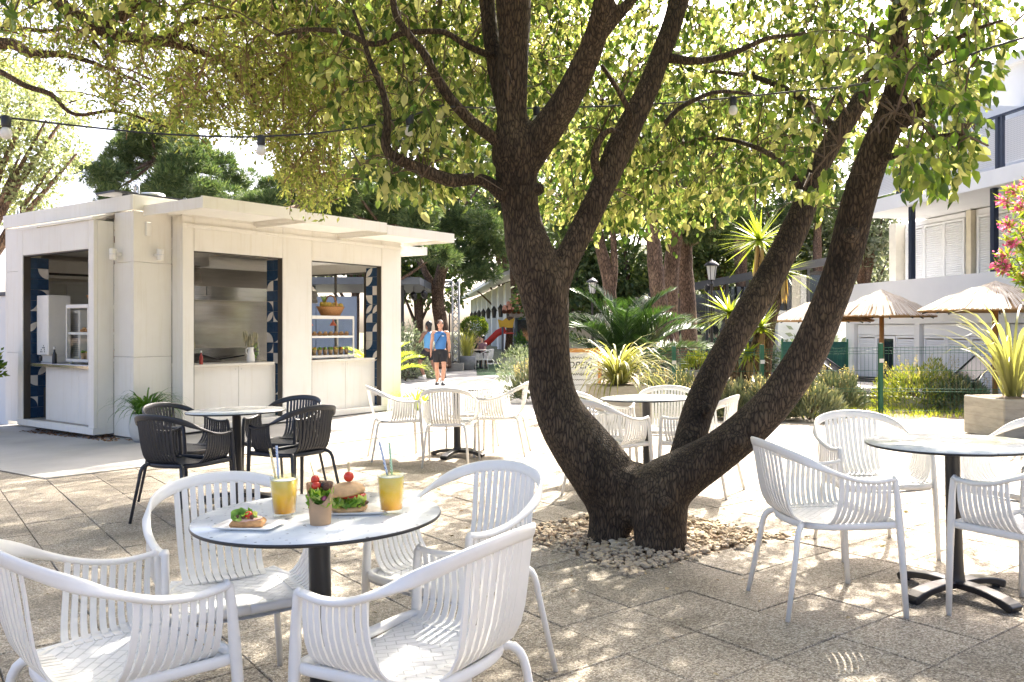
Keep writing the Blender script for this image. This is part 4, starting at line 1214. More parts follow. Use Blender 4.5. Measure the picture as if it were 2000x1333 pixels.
# twigs: each cluster hangs on a drooping twig that springs from the nearest limb or from a neighbour further in
limb_pts = []
for k, pts in list(LIMBS.items()) + list(BR.items()):
    p, r = px_path(pts[2:]); limb_pts += [tuple(v) for v in p]
limb_pts = np.array([q for q in limb_pts if q[2] > 2.2])
heart = np.array([.9, 5.4, 3.2])
near = limb_pts[np.argmin(((cl[:, None, :] - limb_pts[None]) ** 2).sum(2), 1)]
dist_h = np.linalg.norm(cl - near, axis=1)
order = np.argsort(dist_h)
src = near.copy()
for ii, i in enumerate(order):
    if ii < 60: continue
    prev = order[:ii]
    dd2 = ((cl[prev] - cl[i]) ** 2).sum(1)
    j = prev[np.argmin(dd2)]
    if dd2.min() < dist_h[i] ** 2 * .8: src[i] = cl[j]
mid = (src + cl) / 2 + np.array([0, 0, .10]) + rng.normal(0, .05, cl.shape)
x_, y_, d_ = proj(cl); okc = (y_ < np.interp(x_, BX, BY)) | (x_ < -60) | (x_ > 2060)
tv, tq_ = tubes3(src[okc], mid[okc], cl[okc], .0075, .0035)
per = 30
n = len(cl)
out_dir = cl - src; out_dir[:, 2] -= .12
out_dir /= np.linalg.norm(out_dir, axis=1, keepdims=True) + 1e-6
# leaves sit along three short shoots per cluster
lp, ld, ls = [], [], []
sv0, sv1, svm = [], [], []
for s in range(4):
    sd = out_dir + rng.normal(0, .62, out_dir.shape); sd[:, 2] -= .25
    sd /= np.linalg.norm(sd, axis=1, keepdims=True)
    L = rng.uniform(.22, .46, (n, 1))
    end = cl + sd * L + np.array([0, 0, -1]) * (L ** 2) * .5
    m_ = cl + sd * L * .5 + np.array([0, 0, .02])
    sv0.append(cl); sv1.append(end); svm.append(m_)
    for k in range(7):
        t = (k + rng.uniform(.2, 1, (n, 1))) / 7
        pos = cl * (1 - t) ** 2 + 2 * m_ * t * (1 - t) + end * t * t
        dr = sd * .45 + rng.normal(0, .55, sd.shape) + np.array([0, 0, -.75])
        lp.append(pos); ld.append(dr); ls.append(rng.uniform(.048, .086, n))
lp, ld, ls = np.concatenate(lp), np.concatenate(ld), np.concatenate(ls)
px, py, dd = proj(lp)
jag = rng.normal(0, 16, len(px))
ok = (py < np.interp(px, BX, BY) + jag) | (px < -60) | (px > 2060)
ok &= ~((dd < 3.0) & (py > -60) & (px > -80) & (px < 2080))
# limbs stay bare: nothing hangs directly before them
bare = []
for pts in [v_ for k_, v_ in list(LIMBS.items()) + list(BR.items()) if k_ in ('A', 'A2', 'B', 'C', 'C2', 'E', 'F', 'G', 'J', 'K', 'L', 'H', 'I')]:
    s = spline([(x, y, d, w) for x, y, d, w in pts], len(pts) * 8)
    for (x, y, d, w) in s:
        if y < -20 or (x > 1560 and (y < 190 or (x < 1625 and 300 < y < 420))): continue
        bare.append((x, y, d, w))
        hit = (np.abs(px - x) < w / 2 + 7) & (np.abs(py - y) < w / 2 + 7) & (dd < d + .05) & (rng.random(len(px)) < (.9 if x < 1500 else .55))
        ok &= ~hit
lp, ld, ls = lp[ok], ld[ok], ls[ok]
px, py, dd = proj(lp)
S0, SM, S1 = np.concatenate(sv0), np.concatenate(svm), np.concatenate(sv1)
x_, y_, d_ = proj(S1); ok = ((y_ < np.interp(x_, BX, BY) - 4) | (x_ < -60) | (x_ > 2060)) & (y_ > -160)
x2, y2, d2 = proj(SM)
for (x, y, d, w) in bare:
    for a_, b_, c_ in ((x_, y_, d_), (x2, y2, d2)): ok &= ~((np.abs(a_ - x) < w / 2 + 5) & (np.abs(b_ - y) < w / 2 + 5) & (c_ < d))
sv, sq = tubes3(S0[ok], SM[ok], S1[ok], .0028, .0012)
o = obj_np('twigs', np.concatenate([tv, sv]) - np.array(TO), np.concatenate([tq_, sq + len(tv)]), mat=TWIG, parent=tree)
tag(o, kind='stuff')
# the leaves that show largest are pieces of their own
inv = (px > 0) & (px < 2000) & (py > 0) & (py < 640)
score = np.where(inv, ls / np.maximum(dd, .5), 0)
big = np.argsort(-score)[:300]
isbig = np.zeros(len(lp), bool); isbig[big] = True
v, q = scatter(lp[~isbig], ld[~isbig], ls[~isbig], LEAF_T, LEAF_Q, rng, (0, 0, .5))
o = obj_np('crown', v - np.array(TO), q, mat=LEAFM, parent=tree); tag(o, kind='stuff')
LEAF_SH = [(.050, .095, .022), (.085, .14, .030), (.13, .18, .045), (.18, .20, .075)]
leaf_meshes = []
for c in range(4):
    m_ = leaf_mat('large leaf tone', [LEAF_SH[c], LEAF_SH[c]], .5, .42, (2.2, 2.3, .8))
    me = mesh_np('leaf', LEAF_T, LEAF_Q); me.materials.append(m_); leaf_meshes.append(me)
F = frames(ld[big], rng, (0, 0, .5))
for k, i in enumerate(big):
    M = Matrix(F[k].tolist()).to_4x4() @ Matrix.Scale(float(ls[i]), 4)
    M.translation = Vector(lp[i]) - TO
    inst('leaf', leaf_meshes[k % 4], tree, M)

# ---- the fine leaved tree that overhangs from the kiosk side
t2 = empty('overhanging_tree', (-8.6, 8.4, gz(-8.6, 8.4)))
tag(t2, 'fine leaved tree with thin brown drooping twigs reaching over the kiosk', 'tree')
O2 = Vector(t2.location)
b = MB()
trk = [(-8.6, 8.4, -.2), (-8.5, 8.4, 1.2), (-8.3, 8.3, 2.4), (-8.0, 8.2, 3.3), (-7.6, 8.1, 4.2), (-7.3, 8.3, 5.6)]
b.tube([Vector(p) - O2 for p in spline(trk, 16)], list(np.linspace(.24, .12, 16)), 14, wob=.15)
BARK2 = bark_mat('grey brown bark', (.09, .06, .04), (.30, .20, .13), 60, .35)
b.build('trunk', BARK2, t2)
LB = [[(-700, 240, 8.1, 40), (-200, 130, 7.9, 30), (0, 85, 7.8, 24), (60, 105, 7.7, 18), (130, 108, 7.6, 12), (200, 130, 7.6, 8), (270, 160, 7.6, 4)],
      [(-300, 20, 7.8, 36), (50, -30, 7.6, 30), (130, 20, 7.5, 30), (200, 60, 7.5, 26), (280, 80, 7.5, 24), (330, 82, 7.6, 20), (400, 105, 7.7, 14), (460, 135, 7.8, 8)],
      [(325, 78, 7.6, 16), (365, 50, 7.6, 15), (400, 38, 7.7, 10), (470, 30, 7.8, 6)],
      [(-150, 45, 7.9, 20), (10, 52, 7.8, 9), (90, 62, 7.7, 9), (130, 55, 7.7, 8), (180, 78, 7.7, 7), (240, 160, 7.7, 5)],
      [(-60, 112, 7.85, 14), (0, 140, 7.75, 12), (50, 168, 7.65, 11), (100, 185, 7.6, 10), (130, 215, 7.6, 8), (160, 225, 7.6, 7), (230, 218, 7.7, 6), (330, 250, 7.8, 4)],
      [(200, 60, 7.5, 22), (300, -10, 7.6, 20), (420, -60, 7.6, 16), (560, -40, 7.6, 12), (640, 50, 7.6, 9), (680, 75, 7.6, 7)],
      [(560, -40, 7.6, 12), (600, 60, 7.5, 9), (560, 120, 7.5, 7), (490, 170, 7.5, 5)],
      [(430, 120, 7.7, 9), (480, 170, 7.7, 7), (520, 240, 7.8, 5), (560, 290, 7.9, 3)]]
lim2 = []
for pts in LB:
    p, r = px_path(pts)
    s = spline([tuple(a) + (c,) for a, c in zip(p, r)], len(pts) * 4)
    lim2 += [tuple(q[:3]) for q in s]
    bb = MB(); bb.tube([Vector(q[:3]) - O2 for q in s], [max(q[3], .004) for q in s], 8, wob=.15); bb.build('branch', BARK2, t2)
lim2 = np.array(lim2)
B2X = np.array([-400, 0, 60, 150, 220, 320, 420, 520, 560, 620, 680, 720, 800, 900, 1000, 2400]); B2Y = np.array([300, 150, 160, 175, 235, 262, 270, 300, 390, 420, 380, 270, 220, 190, 150, -200])
c2 = []
while len(c2) < 2100:
    p = rng.uniform([-10.5, 5.6, 3.0], [1.2, 12.9, 7.2], size=(3000, 3))
    rr = ((p[:, 0] + 4.4) / 5.4) ** 2 + ((p[:, 1] - 9.2) / 3.6) ** 2
    nz_ = np.array([mnoise.noise(Vector(q) * .9 + Vector((9, 2, 1))) for q in p.tolist()])
    ok = (rr < 1) & (nz_ > -.02)
    x_, y_, d_ = proj(p)
    ok &= (y_ < np.interp(x_, B2X, B2Y) - 25) & ~((y_ > 60) & (x_ < 240) & (rng.random(len(p)) < .45))
    c2 += p[ok].tolist()
c2 = np.array(c2[:2100])
c3 = rng.uniform([-4.6, 9.4, 4.5], [1.2, 15.2, 7.2], size=(2200, 3))
nz_ = np.array([mnoise.noise(Vector(q) * .8 + Vector((3, 7, 1))) for q in c3.tolist()])
x_, y_, d_ = proj(c3)
c2 = np.concatenate([c2, c3[(nz_ > -.1) & (y_ < np.interp(x_, B2X, B2Y) - 25)][:620]])
c5 = rng.uniform([-3.4, 8.6, 3.7], [.4, 11.6, 5.6], size=(1800, 3)); c6 = rng.uniform([-4.2, 12, 5.2], [.6, 17, 9], size=(900, 3))
for cc, kk in ((c5, 430), (c6, 420)):
    x_, y_, d_ = proj(cc); nz_ = np.array([mnoise.noise(Vector(q) * .9) for q in cc.tolist()])
    c2 = np.concatenate([c2, cc[(y_ < np.interp(x_, B2X, B2Y) - 25) & (nz_ > -.15)][:kk]])
c4 = rng.uniform([-6.5, 6.5, 5.0], [1.0, 14.5, 8.4], size=(3000, 3)); x_, y_, d_ = proj(c4)
c2 = np.concatenate([c2, c4[(y_ < -25)][:800]])  # clusters wholly above the view, added to deepen shade on the kiosk side
for (x, y, d, sx, sy, k) in ((620, 330, 7.4, 45, 45, 36), (560, 250, 7.5, 60, 50, 40), (480, 150, 7.5, 90, 60, 60), (300, 190, 7.6, 90, 40, 40), (650, 160, 7.4, 50, 70, 36), (150, 60, 7.5, 120, 40, 40), (620, 60, 7.4, 70, 50, 30)):
    q = np.stack([rng.normal(x, sx, k), rng.normal(y, sy, k), rng.normal(d, .4, k)], 1)
    c2 = np.concatenate([c2, np.array([P(*r) for r in q])])
nr = lim2[np.argmin(((c2[:, None, :] - lim2[None]) ** 2).sum(2), 1)]
dl = np.linalg.norm(c2 - nr, axis=1); order = np.argsort(dl); src = nr.copy()
for ii, i in enumerate(order):
    if ii < 80: continue
    prev = order[:ii]; d2 = ((c2[prev] - c2[i]) ** 2).sum(1); j = prev[np.argmin(d2)]
    if d2.min() < dl[i] ** 2 * .8: src[i] = c2[j]
tv, tq_ = tubes3(src, (src + c2) / 2 + np.array([0, 0, .06]) + rng.normal(0, .05, c2.shape), c2, .009, .004)
n = len(c2); lp, ld, ls, s0, s1, sm_ = [], [], [], [], [], []
for s in range(5):
    sd = rng.normal(0, .5, c2.shape) + np.array([.1, 0, -.75]); sd /= np.linalg.norm(sd, axis=1, keepdims=True)
    L = rng.uniform(.25, .55, (n, 1)); end = c2 + sd * L; mm = c2 + sd * L * .5 + rng.normal(0, .04, c2.shape)
    s0.append(c2); s1.append(end); sm_.append(mm)
    for k in range(8):
        t = (k + rng.uniform(0, 1, (n, 1))) / 8
        pos = c2 * (1 - t) ** 2 + 2 * mm * t * (1 - t) + end * t * t
        lp.append(pos); ld.append(sd * .6 + rng.normal(0, .8, sd.shape)); ls.append(rng.uniform(.04, .075, n))
lp, ld, ls = np.concatenate(lp), np.concatenate(ld), np.concatenate(ls)
x_, y_, d_ = proj(lp); ok = (y_ < np.interp(x_, B2X, B2Y) + rng.normal(0, 18, len(x_)))
lp, ld, ls = lp[ok], ld[ok], ls[ok]
S0, S1, SM = np.concatenate(s0), np.concatenate(s1), np.concatenate(sm_)
x_, y_, d_ = proj(S1); ok = (y_ < np.interp(x_, B2X, B2Y) + 10) & (y_ > -110) & (x_ > -150)
ok &= (np.arange(len(ok)) % 2 == 0)
sv, sq = tubes3(S0[ok], SM[ok], S1[ok], .0036, .0018)
TWIG2 = mat('tan twig', (.26, .16, .09), .8, var=.3)
tag(obj_np('twigs', np.concatenate([tv, sv]) - np.array(O2), np.concatenate([tq_, sq + len(tv)]), mat=TWIG2, parent=t2), kind='stuff')
FINE = leaf_mat('small olive leaf', [(.11, .14, .045), (.19, .22, .07), (.27, .29, .11), (.33, .30, .14)], .55, .5, (2.0, 2.1, 1.0))
v, q = scatter(lp, ld, ls, NARROW_T * np.array([1.5, 1, 1], dtype=np.float32), NARROW_Q, rng, (0, 0, .4))
tag(obj_np('crown', v - np.array(O2), q, mat=FINE, parent=t2), kind='stuff')
# ================================================================== PLANTS: builders
def blades(n, L, w, spread, rng, droop=1.0, seg=6, base_r=.05, up=.75, cols=None):
    """n strap leaves from a tuft: arcs that rise and bend over. returns list of (verts, quads)"""
    out = []
    for i in range(n):
        a = rng.uniform(0, 2 * math.pi); l = L * rng.uniform(.6, 1.05); e = up + rng.uniform(-.25, .2)
        d = np.array([math.cos(a), math.sin(a), 0]); tilt = (1 - e) * spread
        b0 = d * base_r * rng.uniform(.1, 1)
        wd = np.array([-d[1], d[0], 0])
        vs = []
        ang = math.pi / 2 - tilt * rng.uniform(.3, 1.3)
        p = b0.copy(); st = l / seg
        for k in range(seg + 1):
            t = k / seg
            ww = w * (1 - t ** 2.2) * (.75 + .5 * min(1, t * 4)) * rng.uniform(.97, 1.03) + .0006
            fold = np.array([0, 0, .12 * ww])
            vs += [p - wd * ww / 2 + fold, p + wd * ww / 2 + fold]
            p = p + (d * math.cos(ang) + np.array([0, 0, math.sin(ang)])) * st
            ang -= droop * (.16 + .30 * t) * rng.uniform(.7, 1.3)
        vs = np.array(vs)
        q = np.array([[2 * k, 2 * k + 1, 2 * k + 3, 2 * k + 2] for k in range(seg)])
        out.append((vs, q))
    return out
def join(parts):
    V, Q, b = [], [], 0
    for v, q in parts:
        V.append(v); Q.append(q + b); b += len(v)
    return np.concatenate(V), np.concatenate(Q)

STRAP = leaf_mat('green strap leaf', [(.03, .09, .015), (.05, .13, .02), (.09, .18, .03)], .35, .4, (2, 2, .6))
def flax_mat():
    m = leaf_mat('cream edged flax leaf', [(.20, .215, .045), (.36, .34, .13), (.12, .155, .035), (.46, .43, .23), (.30, .29, .08)], .35, .4, (1.5, 1.45, .7)); return m
FLAX = flax_mat()
YUCCA = leaf_mat('yucca leaf', [(.10, .18, .03), (.16, .25, .04), (.26, .32, .06), (.34, .36, .10)], .4, .35, (1.9, 1.8, .6))
DRYLEAF = leaf_mat('dry yucca skirt', [(.36, .24, .12), (.28, .17, .08), (.45, .33, .18)], .2, .8)
LAV = leaf_mat('lavender leaf', [(.10, .13, .075), (.15, .175, .10), (.20, .22, .13), (.26, .26, .13)], .12, .6, (1.2, 1.2, .8))
SHRUB = leaf_mat('shrub leaf', [(.05, .10, .02), (.09, .16, .03), (.15, .22, .04), (.22, .27, .06)], .4, .5)
OLIVE = leaf_mat('olive leaf', [(.10, .13, .08), (.16, .20, .13), (.24, .27, .19), (.30, .32, .24)], .25, .5, (1.4, 1.5, .9))
GRASSM = leaf_mat('grass blade', [(.16, .22, .03), (.24, .28, .05), (.34, .34, .09)], .4, .6, (1.7, 1.7, .5))
PINEM = leaf_mat('pine needle', [(.048, .084, .034), (.074, .118, .046), (.112, .158, .06), (.16, .195, .078)], .28, .5, (1.5, 1.6, .9))
PINEBARK = bark_mat('pine bark', (.10, .06, .04), (.30, .20, .14), 30, .28, .6)
POTGREY = mat('grey fibre clay pot', (.33, .33, .32), .8, var=.2, vscale=6, bump=.2)
POTWHITE = mat('white glazed pot', (.62, .61, .57), .4, var=.15, vscale=4)
TERRA = mat('terracotta', (.42, .16, .08), .8, var=.3, vscale=8)
MULCH = leaf_mat('bark mulch', [(.16, .08, .04), (.26, .14, .08), (.34, .20, .12)], 0, .9)

def tuft_thing(name, pos, label, cat, n, L, w, spread, droop, up, m, seed, parts=True, base_r=.06, group=None, rz=0, maxparts=120):
    rg = np.random.default_rng(seed)
    o = empty(name, pos); tag(o, label, cat, group)
    bl = blades(n, L, w, spread, rg, droop, 7, base_r, up)
    bl.sort(key=lambda t: -len(t[0]))
    k = min(len(bl), maxparts if parts else 0)
    for v, q in bl[:k]:
        obj_np('leaf', v, q, mat=m, parent=o)
    if len(bl) > k:
        v, q = join(bl[k:]); tag(obj_np('leaves', v, q, mat=m, parent=o), kind='stuff')
    return o

def bush(name, pos, rx, ry, rz, label, cat, m, n, size, seed, T=NARROW_T, Q=NARROW_Q, stems=8, up=.3, lump=.35, spikes=0, group=None, shell=.45, wide=1.4):
    """shrub: stems and leaves through its whole volume, uneven outline"""
    rg = np.random.default_rng(seed)
    o = empty(name, pos); tag(o, label, cat, group)
    d = rg.normal(size=(n, 3)); d /= np.linalg.norm(d, axis=1, keepdims=True); d[:, 2] = np.abs(d[:, 2])
    nzv = np.array([mnoise.noise(Vector(q) * 2.4 + Vector((seed, 0, 0))) for q in d.tolist()])
    r = (shell + (1 - shell) * rg.random(n) ** .5) * (1 + lump * nzv)
    pos_ = d * r[:, None] * np.array([rx, ry, rz]) + np.array([0, 0, rz * .06])
    dirs = d + rg.normal(0, .5, d.shape) + np.array([0, 0, up])
    v, q = scatter(pos_, dirs, rg.uniform(.6, 1.2, n) * size, T * np.array([wide, 1, 1], dtype=np.float32), Q, rg, (0, 0, .3))
    tag(obj_np('foliage', v, q, mat=m, parent=o), kind='stuff')
    b = MB()
    for k in range(stems):
        a = rg.uniform(0, 6.28); e = rg.uniform(.3, .8)
        b.tube([(0, 0, -.02), (math.cos(a) * rx * .2, math.sin(a) * ry * .2, rz * .35), (math.cos(a) * rx * e, math.sin(a) * ry * e, rz * .8)], [.012, .009, .004], 5)
    b.build('stem', TWIG, o)
    if spikes:
        st, fl = [], MB()
        a = rg.uniform(0, 6.28, spikes); e = np.sqrt(rg.random(spikes)) * .8
        s0 = np.stack([np.cos(a) * e * rx * .7, np.sin(a) * e * ry * .7, np.full(spikes, rz * .6)], 1)
        s1 = s0 * np.array([1.5, 1.5, 1]) + np.array([0, 0, 1]) * rg.uniform(.25, .6, (spikes, 1)) * rz * 1.3
        v1, q1 = tubes3(s0, (s0 + s1) / 2 + rg.normal(0, .02, s0.shape), s1, .0035, .0025)
        pp_ = np.repeat(s1, 7, 0) - np.array([0, 0, 1]) * np.tile(np.linspace(0, .12, 7), spikes)[:, None]
        v2, q2 = scatter(pp_, rg.normal(size=pp_.shape) + np.array([0, 0, .8]), np.full(len(pp_), .03), NARROW_T * np.array([2.2, 1, 1], dtype=np.float32), NARROW_Q, rg)
        tag(obj_np('flower_spikes', np.concatenate([v1, v2]), np.concatenate([q1, q2 + len(v1)]), mat=leaf_mat('faded flower spike', [(.42, .38, .24), (.34, .30, .30), (.50, .46, .30)], .3, .8) if 'faded flower spike' not in bpy.data.materials else bpy.data.materials['faded flower spike'], parent=o), kind='stuff')
    return o

def box_planter(pos, w, d, h, rz, m, name, label, group=None):
    o = empty(name, pos, rz); tag(o, label, 'planter', group)
    b = MB(); b.bbox(-w / 2, w / 2, -d / 2, d / 2, 0, h, .012); b.build('planter_body', m, o)
    nb = max(3, int(h / .11))
    s = MB(); s.box(-w / 2 + .05, w / 2 - .05, -d / 2 + .05, d / 2 - .05, h, h + .006); s.build('potting_soil', SOIL, o)
    for k in range(1, nb):
        g_ = MB(); z = h * k / nb; g_.box(-w / 2 - .0015, w / 2 + .0015, -d / 2 - .0015, d / 2 + .0015, z - .0015, z + .0015); g_.build('board_line', mat('board line', (.30, .27, .22), .9) if 'board line' not in bpy.data.materials else bpy.data.materials['board line'], o)
    return o
def at(px, d, dz=0.0):
    x = (px - 1000) / FPX * d
    return Vector((x, d, gz(x, d) + dz))

# ---- planters with striped flax
p = at(1208, 11.4); box_planter(p, .66, .66, .62, .35, CONCRETE, 'concrete_planter', 'square board marked concrete planter behind the trunk holding striped flax')
tuft_thing('flax_plant', p + Vector((0, 0, .63)), 'yellow striped flax arching out of the planter beside the whiteboard', 'plant', 200, 1.02, .026, 2.1, 1.1, .70, FLAX, 4, base_r=.12)
p = Vector((5.98, 10.1, gz(5.98, 10.1))); box_planter(p, .74, .74, .46, .1, CONCRETE, 'concrete_planter', 'sunlit concrete planter by the mesh fence near the oleander')
tuft_thing('flax_plant', p + Vector((0, 0, .47)), 'tall striped flax with long arching leaves in front of the straw parasols', 'plant', 62, 1.6, .032, 1.7, .85, .80, FLAX, 9, base_r=.12)
# ---- pot plants at the kiosk
pk = kworld(-.02, -.36, 0); pk.z = gz(pk.x, pk.y)
o = empty('round_pot', pk); tag(o, 'round white pot at the kiosk corner beneath a grassy plant', 'pot')
b = MB(); b.lathe([(0, 0), (.15, 0), (.20, .08), (.225, .2), (.215, .32), (.19, .38), (.175, .38), (.18, .34), (0, .33)], 28); b.build('pot_body', POTWHITE, o)
tuft_thing('spider_plant', pk + Vector((0, 0, .34)), 'bushy green strap leaved plant spilling from the round kiosk pot', 'plant', 150, .62, .022, 2.0, 1.25, .75, STRAP, 12, base_r=.13)
pl = P(-52, 838, 12.6); pl.z = gz(pl.x, pl.y)
o = empty('tall_pot', pl); tag(o, 'tall white tapered pot at the end of the shaded kiosk wall', 'pot')
b = MB(); b.lathe([(0, 0), (.22, 0), (.28, .6), (.27, .9), (.24, .9), (.24, .84), (0, .84)], 24); b.build('pot_body', POTWHITE, o)
bush('pot_shrub', pl + Vector((0, 0, .82)), .42, .42, .5, 'dark leafy shrub in the tall white pot', 'plant', SHRUB, 900, .10, 31, wide=2.0)
# low fallen leaves along the kiosk foot
rg = np.random.default_rng(8)
n = 700
u = rg.random(n)
xs = np.where(u < .5, rg.uniform(-.2, .0, n) * 1.5 - .02, rg.uniform(-.1, .6, n)); ys = np.where(u < .5, rg.uniform(.0, 2.6, n), rg.uniform(-.32, .0, n))
pos_ = np.array([list(kworld(a, c, 0)) for a, c in zip(xs, ys)]); pos_[:, 2] = [gz(q[0], q[1]) + .008 for q in pos_]
v, q = scatter(pos_, rg.normal(size=(n, 3)) * np.array([1, 1, .2]), rg.uniform(.03, .07, n), LEAF_T, LEAF_Q, rg, (0, 0, 2))
tag(obj_np('fallen_leaves', v, q, mat=MULCH), 'dry brown leaves blown along the foot of the kiosk', 'leaves', kind='stuff')
# scattered bits on the terrace
n = 300
xs = rg.uniform(-3.0, 3.2, n); ys = rg.uniform(3.0, 8, n)
pos_ = np.stack([xs, ys, np.array([gz(a, c) + .004 for a, c in zip(xs, ys)])], 1)
v, q = scatter(pos_, rg.normal(size=(n, 3)) * np.array([1, 1, .05]), rg.uniform(.012, .04, n), LEAF_T, LEAF_Q, rg, (0, 0, 3))
tag(obj_np('leaf_litter', v, q, mat=leaf_mat('fallen pale leaf', [(.5, .45, .34), (.35, .25, .12), (.60, .58, .50), (.25, .16, .08)], .1, .7)), 'few small dry leaves scattered on the paving slabs', 'leaves', kind='stuff')

# ---- bed along the fence: lavender, grass
def fence_y(x): return 14.0 - .30 * max(0, x - 2.6)
LVG = 'lavender bushes along the mesh fence'
k = 0
for (px_, d, rx, rz_, sp, lab) in ((1045, 16.5, .55, .62, 60, 'pale lavender bush beside the path to the slide'), (1330, 14.5, .5, .5, 50, 'lavender bush beside the concrete flax planter'), (1395, 13.0, .5, .45, 60, 'lavender bush behind the rear limb of the tree'),
                               (1445, 12.7, .45, .42, 46, 'lavender bush between the two leaning limbs'), (1505, 12.5, .48, .48, 50, 'silver lavender bush under the leaning limb'), (1580, 12.3, .48, .45, 40, 'wide lavender bush beyond the armchair near the gravel bed'), (1270, 13.6, .5, .5, 30, 'lavender bush behind the flax planter'), (1630, 13.6, .5, .55, 40, 'lavender bush at the green fence post below the parasol')):
    bush('lavender', at(px_, d), rx, rx * .9, rz_, lab, 'lavender', LAV, 1500, .15, 40 + k, up=.9, spikes=sp, group=LVG, wide=.8); k += 1
bush('round_shrub', at(1800, 13.9), .80, .6, .62, 'rounded yellow green shrub with bare woody stems against the fence', 'shrub', leaf_mat('fresh shrub leaf', [(.10, .145, .03), (.17, .21, .045), (.25, .27, .08)], .3, .5), 3200, .085, 55, stems=22, up=.5, spikes=40, shell=.6, wide=1.1)
bush('round_shrub', at(1872, 13.6), .5, .45, .42, 'grey green twiggy shrub next to the sunlit planter', 'shrub', LAV, 1800, .11, 56, stems=14, up=.7, spikes=50)
n = 15000
xs = rg.uniform(1.3, 13, n); ys = np.array([rg.uniform(patio_limit(a) + .05, patio_limit(a) + 4.2) for a in xs])
pos_ = np.stack([xs, ys, np.array([gz(a, c) - .03 for a, c in zip(xs, ys)])], 1)
v, q = scatter(pos_, rg.normal(0, .35, (n, 3)) + np.array([0, 0, 1]), rg.uniform(.05, .13, n), NARROW_T * np.array([.5, 1, 1], dtype=np.float32), NARROW_Q, rg)
tag(obj_np('grass', v, q, mat=GRASSM), 'short sun bleached grass between the paving and the fence', 'grass', kind='stuff')
gp = empty('grass_clump', at(812, 16.6)); 
bpy.data.objects.remove(gp)
tuft_thing('grass_clump', at(812, 15.3), 'bright yellow green grassy clump at the far kiosk corner', 'plant', 130, .62, .026, 1.9, 1.0, .8, leaf_mat('lime strap leaf', [(.25, .35, .04), (.36, .44, .08), (.16, .26, .03)], .45, .4), 21, base_r=.22)

# ---- mesh fence
GREENP = mat('green fence paint', (.015, .12, .06), .45, var=.2)
fence = empty('mesh_fence', (5.0, 13.3, 0)); tag(fence, 'low green welded mesh fence with V folds in front of the pool deck', 'fence')
FO = Vector(fence.location)
POSTS = [at(1080, 14.7), at(1316, 14.0), at(1488, 13.5), at(1720, 13.0), at(2010, 12.2), at(2300, 11.4)]
for a in POSTS:
    b = MB(); c = a - FO; b.box(c.x - .03, c.x + .03, c.y - .03, c.y + .03, c.z - .1, c.z + 1.08); b.build('post', GREENP, fence)
    b = MB(); b.box(c.x - .033, c.x + .033, c.y - .04, c.y - .031, c.z + .78, c.z + .84); b.build('clip', WHITE_PLASTIC, fence)
for i in range(len(POSTS) - 1):
    a, c = POSTS[i] - FO, POSTS[i + 1] - FO
    L = (c - a).length; dr = (c - a).normalized(); nn = Vector((-dr.y, dr.x, 0)).normalized()
    b = MB(); nw = int(L / .055)
    for k in range(1, nw):
        p_ = a + dr * (L * k / nw)
        zz = [(.02, 0), (.32, 0), (.36, .03), (.40, 0), (.90, 0), (.94, .035), (.98, 0), (1.02, 0)]
        b.tube([p_ + nn * -w_ + Vector((0, 0, z)) for z, w_ in zz], .0024, 3, cap=False)
    wires = b.build('mesh_panel', GREENP, fence); tag(wires, kind='stuff')
    for z in (.05, .34, .38, .66, .92, .96, 1.01):
        w2 = MB(); w2.beam(a + Vector((0, -.008, z)), c + Vector((0, -.008, z)), .007, .007); w2.build('rail_wire', GREENP, wires)

# ---- yuccas
def yucca(px_, d, heads, label, seed):
    rg = np.random.default_rng(seed)
    base = at(px_, d); o = empty('yucca', base); tag(o, label, 'yucca')
    for (hx, hy, R, n) in heads:
        h = P(hx, hy, d) - base
        b = MB(); b.tube([(rg.uniform(-.1, .1), 0, -.05), Vector((h.x * .5, h.y * .5 + .05, h.z * .55)), h - Vector((0, 0, .1))], [.10, .08, .07], 10, wob=.2); b.build('trunk', PINEBARK, o)
        for k in range(n):
            dd_ = rg.normal(size=3); dd_[2] = rg.uniform(-.55, 1.0); dd_ /= np.linalg.norm(dd_)
            l = R * rg.uniform(.8, 1.1); w_ = .052
            side = np.cross(dd_, [0, 0, 1.0]); side /= np.linalg.norm(side) + 1e-6
            hh = np.array(h); vs = []
            for t in (0, .15, .45, .75, 1):
                c_ = hh + dd_ * l * t + np.array([0, 0, -.12 * l * t * t]); ww = w_ * (.6 if t == 0 else (1 - t) ** .6 + .01)
                vs += [c_ - side * ww / 2, c_ + side * ww / 2]
            obj_np('leaf', np.array(vs), np.array([[2 * i, 2 * i + 1, 2 * i + 3, 2 * i + 2] for i in range(4)]), mat=YUCCA, parent=o)
        bl = blades(60, R * .8, .035, .3, rg, .1, 4, .06, .9); v, q = join(bl); v = v * np.array([1, 1, -1]) + np.array(h) + np.array([0, 0, -.1])
        v[:, :2] = (v[:, :2] - np.array(h)[:2]) * 1.2 + np.array(h)[:2]
        tag(obj_np('dry_skirt', v, q, mat=DRYLEAF, parent=o), kind='stuff')
yucca(1480, 15.2, [(1483, 470, .78, 90), (1530, 530, .6, 60)], 'tall yucca with a tan skirt of dead leaves between the leaning limbs', 5)
yucca(1440, 14.8, [(1425, 612, .66, 80), (1485, 640, .6, 80), (1462, 690, .5, 60)], 'low many headed yucca behind the green fence', 6)
